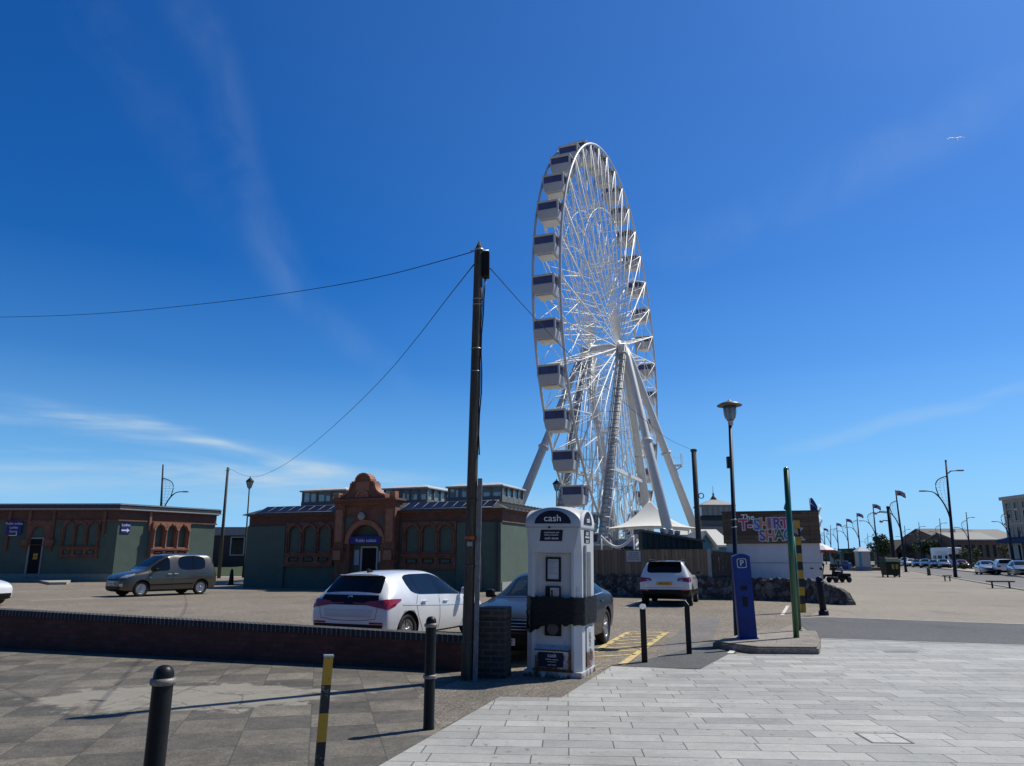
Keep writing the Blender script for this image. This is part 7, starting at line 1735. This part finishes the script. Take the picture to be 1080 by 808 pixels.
zb = cf.uz(1070, 573)[1]; zc = cf.uz(1070, 566.5)[1]; b = MB(); b.hexa([(-.3, -1.6, zb), (cf.L, -1.6, zb), (cf.L, -.002, zb), (-.3, -.002, zb), (-.3, -1.4, zc-.3), (cf.L, -1.4, zc-.3), (cf.L, -.002, zc), (-.3, -.002, zc)]); b.build('awning', M('awning_navy', (.015, .03, .09), .7), t)
for k in range(6): b = MB(); b.box(.4+3*k, .7+3*k, -.3, -.003, 0, zb-.01); b.build('shop_pier', pale_band, t)
for k in range(6): b = MB(); b.box(.75+3*k, 3.35+3*k, -.03, -.003, .4, zb-.3); b.build('shop_window', dark_glass, t)
tile_m = M('brown_tiles', (.12, .095, .08), .85, var=.2); brownw = brick_mat('far_brown_brick', (.16, .11, .085), (.12, .085, .07), (.14, .12, .1), .4, .14, .012)
gabled('brick_terrace', 'large brown brick building with a dark hipped roof behind the trees across the road', 'building', 988, 1040, 566, 557.5, 175, 14, brownw, tile_m, win=7)
gabled('pale_roofed_house', 'brown house with a pale slate roof across the road beside the cream building', 'house', 1010, 1054, 569, 562, 150, 11, brownw, M('pale_slates', (.19, .185, .185), .7, var=.1), win=6)
gabled('gabled_house', 'small brown gabled house far across the road behind the bushy trees', 'house', 946, 967, 580, 570, 190, 12, brownw, tile_m, 'y', win=3)
cq = dp(1052, 589, 152); t = thing('brick_chimney_house', 'narrow house with a squat chimney left of the cream building', 'house', (cq.x-3, 158, 0)); b = MB(); b.box(-1, 12, 0, 8, 0, h_at(1052, 569, 158)); b.build('wall', brownw, t)
b = MB(); z_ = h_at(1052, 569, 158); b.hexa([(-1.4, -.4, z_), (12.4, -.4, z_), (12.4, 8.4, z_), (-1.4, 8.4, z_), (1, 3.6, z_+2.2), (10, 3.6, z_+2.2), (10, 4.4, z_+2.2), (1, 4.4, z_+2.2)]); rf = b.build('roof', M('pale_slates', (.17, .165, .165), .75), t); b = MB(); b.box(2.0, 4.2, 3, 4.6, z_, h_at(1052, 559, 158)); b.build('chimney', brownw, rf)
booth(880, 887, 581, 150, 'small blue fronted kiosk far along the promenade near the small tree', M('kiosk_sea_blue', (.07, .2, .27), .6))
booth(848, 868, 583, 170, 'low white shelter far along the promenade behind the parasol', offwhite)
# ---------------- trees
bark = M('bark', (.07, .055, .04), .9, var=.3); leaf_ms = []
for nm, c in (('leaf_dark', (.03, .058, .02)), ('leaf_mid', (.05, .088, .03)), ('leaf_olive', (.065, .08, .032))):
    m, nt2, bb = new_mat(nm); oi = coords(nt2); f = noise(nt2, oi, .9, 3, .6); nt2.links.new(ramp(nt2, f, [(.3, tuple(x*.6 for x in c)), (.7, tuple(x*1.6 for x in c))]), bb.inputs['Base Color']); bb.inputs['Roughness'].default_value = .8; leaf_ms.append(m)
def tree(px, pyt, pyb, Y, wpx, label, li=0, name='tree', n=900, cat='tree', trunk=True, seed=0):
    base = dp(px, 589, Y); H = h_at(px, pyt, Y); zb = h_at(px, pyb, Y); W = wpx/F*Y/2; rr = random.Random(seed+int(px))
    t = thing(name, label, cat, (base.x, base.y, 0))
    cz = (H+max(zb, .1))/2; rh = (H-max(zb, .1))/2
    b = MB()
    clumps = []
    for k in range(26):
        while True:
            q = Vector((rr.uniform(-1, 1), rr.uniform(-1, 1), rr.uniform(-1, 1)))
            if q.length < 1: break
        clumps.append((Vector((q.x*W*.8, q.y*W*.8, cz+q.z*rh*.8)), rr.uniform(.25, .45)*min(W, rh)))
    ls = max(.10, min(W, rh)*.11)
    for k in range(n):
        c_, r_ = rr.choice(clumps); d = Vector((rr.gauss(0, 1), rr.gauss(0, 1), rr.gauss(0, 1))).normalized(); p = c_+d*r_*rr.uniform(.6, 1.05)
        if p.z < .05: p.z = rr.uniform(.05, .4)
        a = Vector((rr.gauss(0, 1), rr.gauss(0, 1), rr.gauss(0, .6))).normalized(); c2 = a.cross(d+Vector((.1, .2, .3))).normalized(); s = ls*rr.uniform(.6, 1.3)
        b.face([b.v(p+a*s), b.v(p+c2*s*.6), b.v(p-a*s), b.v(p-c2*s*.6)])
    b.build('crown' if trunk else 'foliage', leaf_ms[li], t, recalc=False)
    if trunk:
        b = MB(); tr_ = max(.1, W*.06); b.tube([(0, 0, -.1), (.03*W, 0, zb*.6+.2), (0, .02*W, cz)], [tr_*1.3, tr_, tr_*.4], 8)
        for k in range(6): c_, r_ = clumps[k]; b.tube([(0, 0, max(.3, zb*.7)), (c_.x*.5, c_.y*.5, (zb+c_.z)/2), c_], [tr_*.5, tr_*.35, tr_*.12], 5)
        b.build('trunk', bark, t)
    return t
tree(931, 562.5, 588, 150, 26, 'broad dark green tree behind the camera pole and the first flagged lamp', 0, seed=1, n=1500)
tree(902, 576, 592, 108, 9, 'small round dark tree growing out of the planter bed', 0, seed=2, n=600)
tree(880, 577, 591, 120, 8, 'small round tree just right of the parasol', 0, seed=3, n=500)
tree(974, 566, 588, 160, 18, 'bushy green tree below the third lamp across the road', 1, seed=4, n=1000)
tree(985, 567, 589, 155, 16, 'dark rounded tree beside the white camper van', 0, seed=5, n=900)
tree(1018, 575, 592, 125, 12, 'pale green young tree in front of the pale roofed house', 1, seed=6, n=700)
tree(1031, 577, 592, 128, 14, 'olive leaved bushy tree behind the hedge near the cream building', 2, seed=7, n=700)
tree(1060, 570, 590, 120, 14, 'reddish brown shrubby tree at the left corner of the cream building', 2, seed=8, n=700)
tree(958, 572, 590, 185, 14, 'olive tree in front of the small gabled house', 2, seed=9, n=700)
tree(917, 577, 589, 230, 20, 'low dark clump of trees far behind the information pillar', 0, seed=10, n=700)
tree(889, 580, 590, 260, 22, 'low dark line of distant trees between the flagged lamps', 0, seed=12, n=700)
tree(865, 581, 590, 280, 22, 'distant low trees just past the right edge of the shop hut', 0, seed=13, n=600)
for i, (px, w_, lab) in enumerate(((1016, 14, 'low clipped hedge at the foot of the tall navy lamp'), (1030, 16, 'low green hedge left of the silver saloon'))):
    tree(px, 592, 600.5, 108, w_, lab, 1, 'hedge', 900, 'hedge', False, seed=20+i)
# distant skyline
b = MB(); rr = random.Random(9)
for k in range(60):
    x0 = 60+k*9; h_ = rr.uniform(4, 8)
    b.hexa([(x0, 400, 0), (x0+9.5, 400, 0), (x0+9.5, 420, 0), (x0, 420, 0), (x0+.4, 402, h_), (x0+9, 402, h_*rr.uniform(.8, 1.1)), (x0+9, 418, h_), (x0+.4, 418, h_)])
tag(b.build('distant_woodland', leaf_ms[0]), kind='stuff')
# ---------------- gull
p = dp(1008, 146.5, 42)
t = thing('gull', 'white and grey gull gliding with spread wings high in the sky at right', 'gull', p, radians(25)); _u = Vector((-.10, -.62, .74)).normalized(); _l = Vector((-1, .1, .12)); _l = (_l-_u*_l.dot(_u)).normalized(); _f = _l.cross(_u)
t.rotation_euler = Matrix((_f, _l, _u)).transposed().to_euler(); t.scale = (.85, .85, .85)
b = MB(); b.tube([(-.30, 0, .0), (-.16, 0, .005), (0, 0, 0), (.12, 0, .01), (.19, 0, .03), (.235, 0, .03), (.27, 0, .022), (.31, 0, .015)], [.012, .045, .062, .052, .036, .034, .016, .004], 10)
b.hexa([(-.42, -.05, -.004), (-.25, -.02, -.006), (-.25, .02, -.006), (-.42, .05, -.004), (-.42, -.05, .004), (-.25, -.02, .01), (-.25, .02, .01), (-.42, .05, .004)]); 
b.sm = True
for s in (-1, 1):
    pr = [(0, .10, -.10, .02), (.18, .13, -.08, .08), (.36, .11, -.06, .10), (.52, .03, -.10, .06), (.66, -.06, -.13, .0)]
    for q, r_ in zip(pr, pr[1:]):
        b.hexa([(q[2], s*q[0], q[3]-.004), (q[1], s*q[0], q[3]-.004), (r_[1], s*r_[0], r_[3]-.004), (r_[2], s*r_[0], r_[3]-.004), (q[2], s*q[0], q[3]+.004), (q[1], s*q[0], q[3]+.008), (r_[1], s*r_[0], r_[3]+.006), (r_[2], s*r_[0], r_[3]+.004)])
b.build('body', M('gull_feathers', (.72, .74, .78), .8, var=.15, scale=3), t)
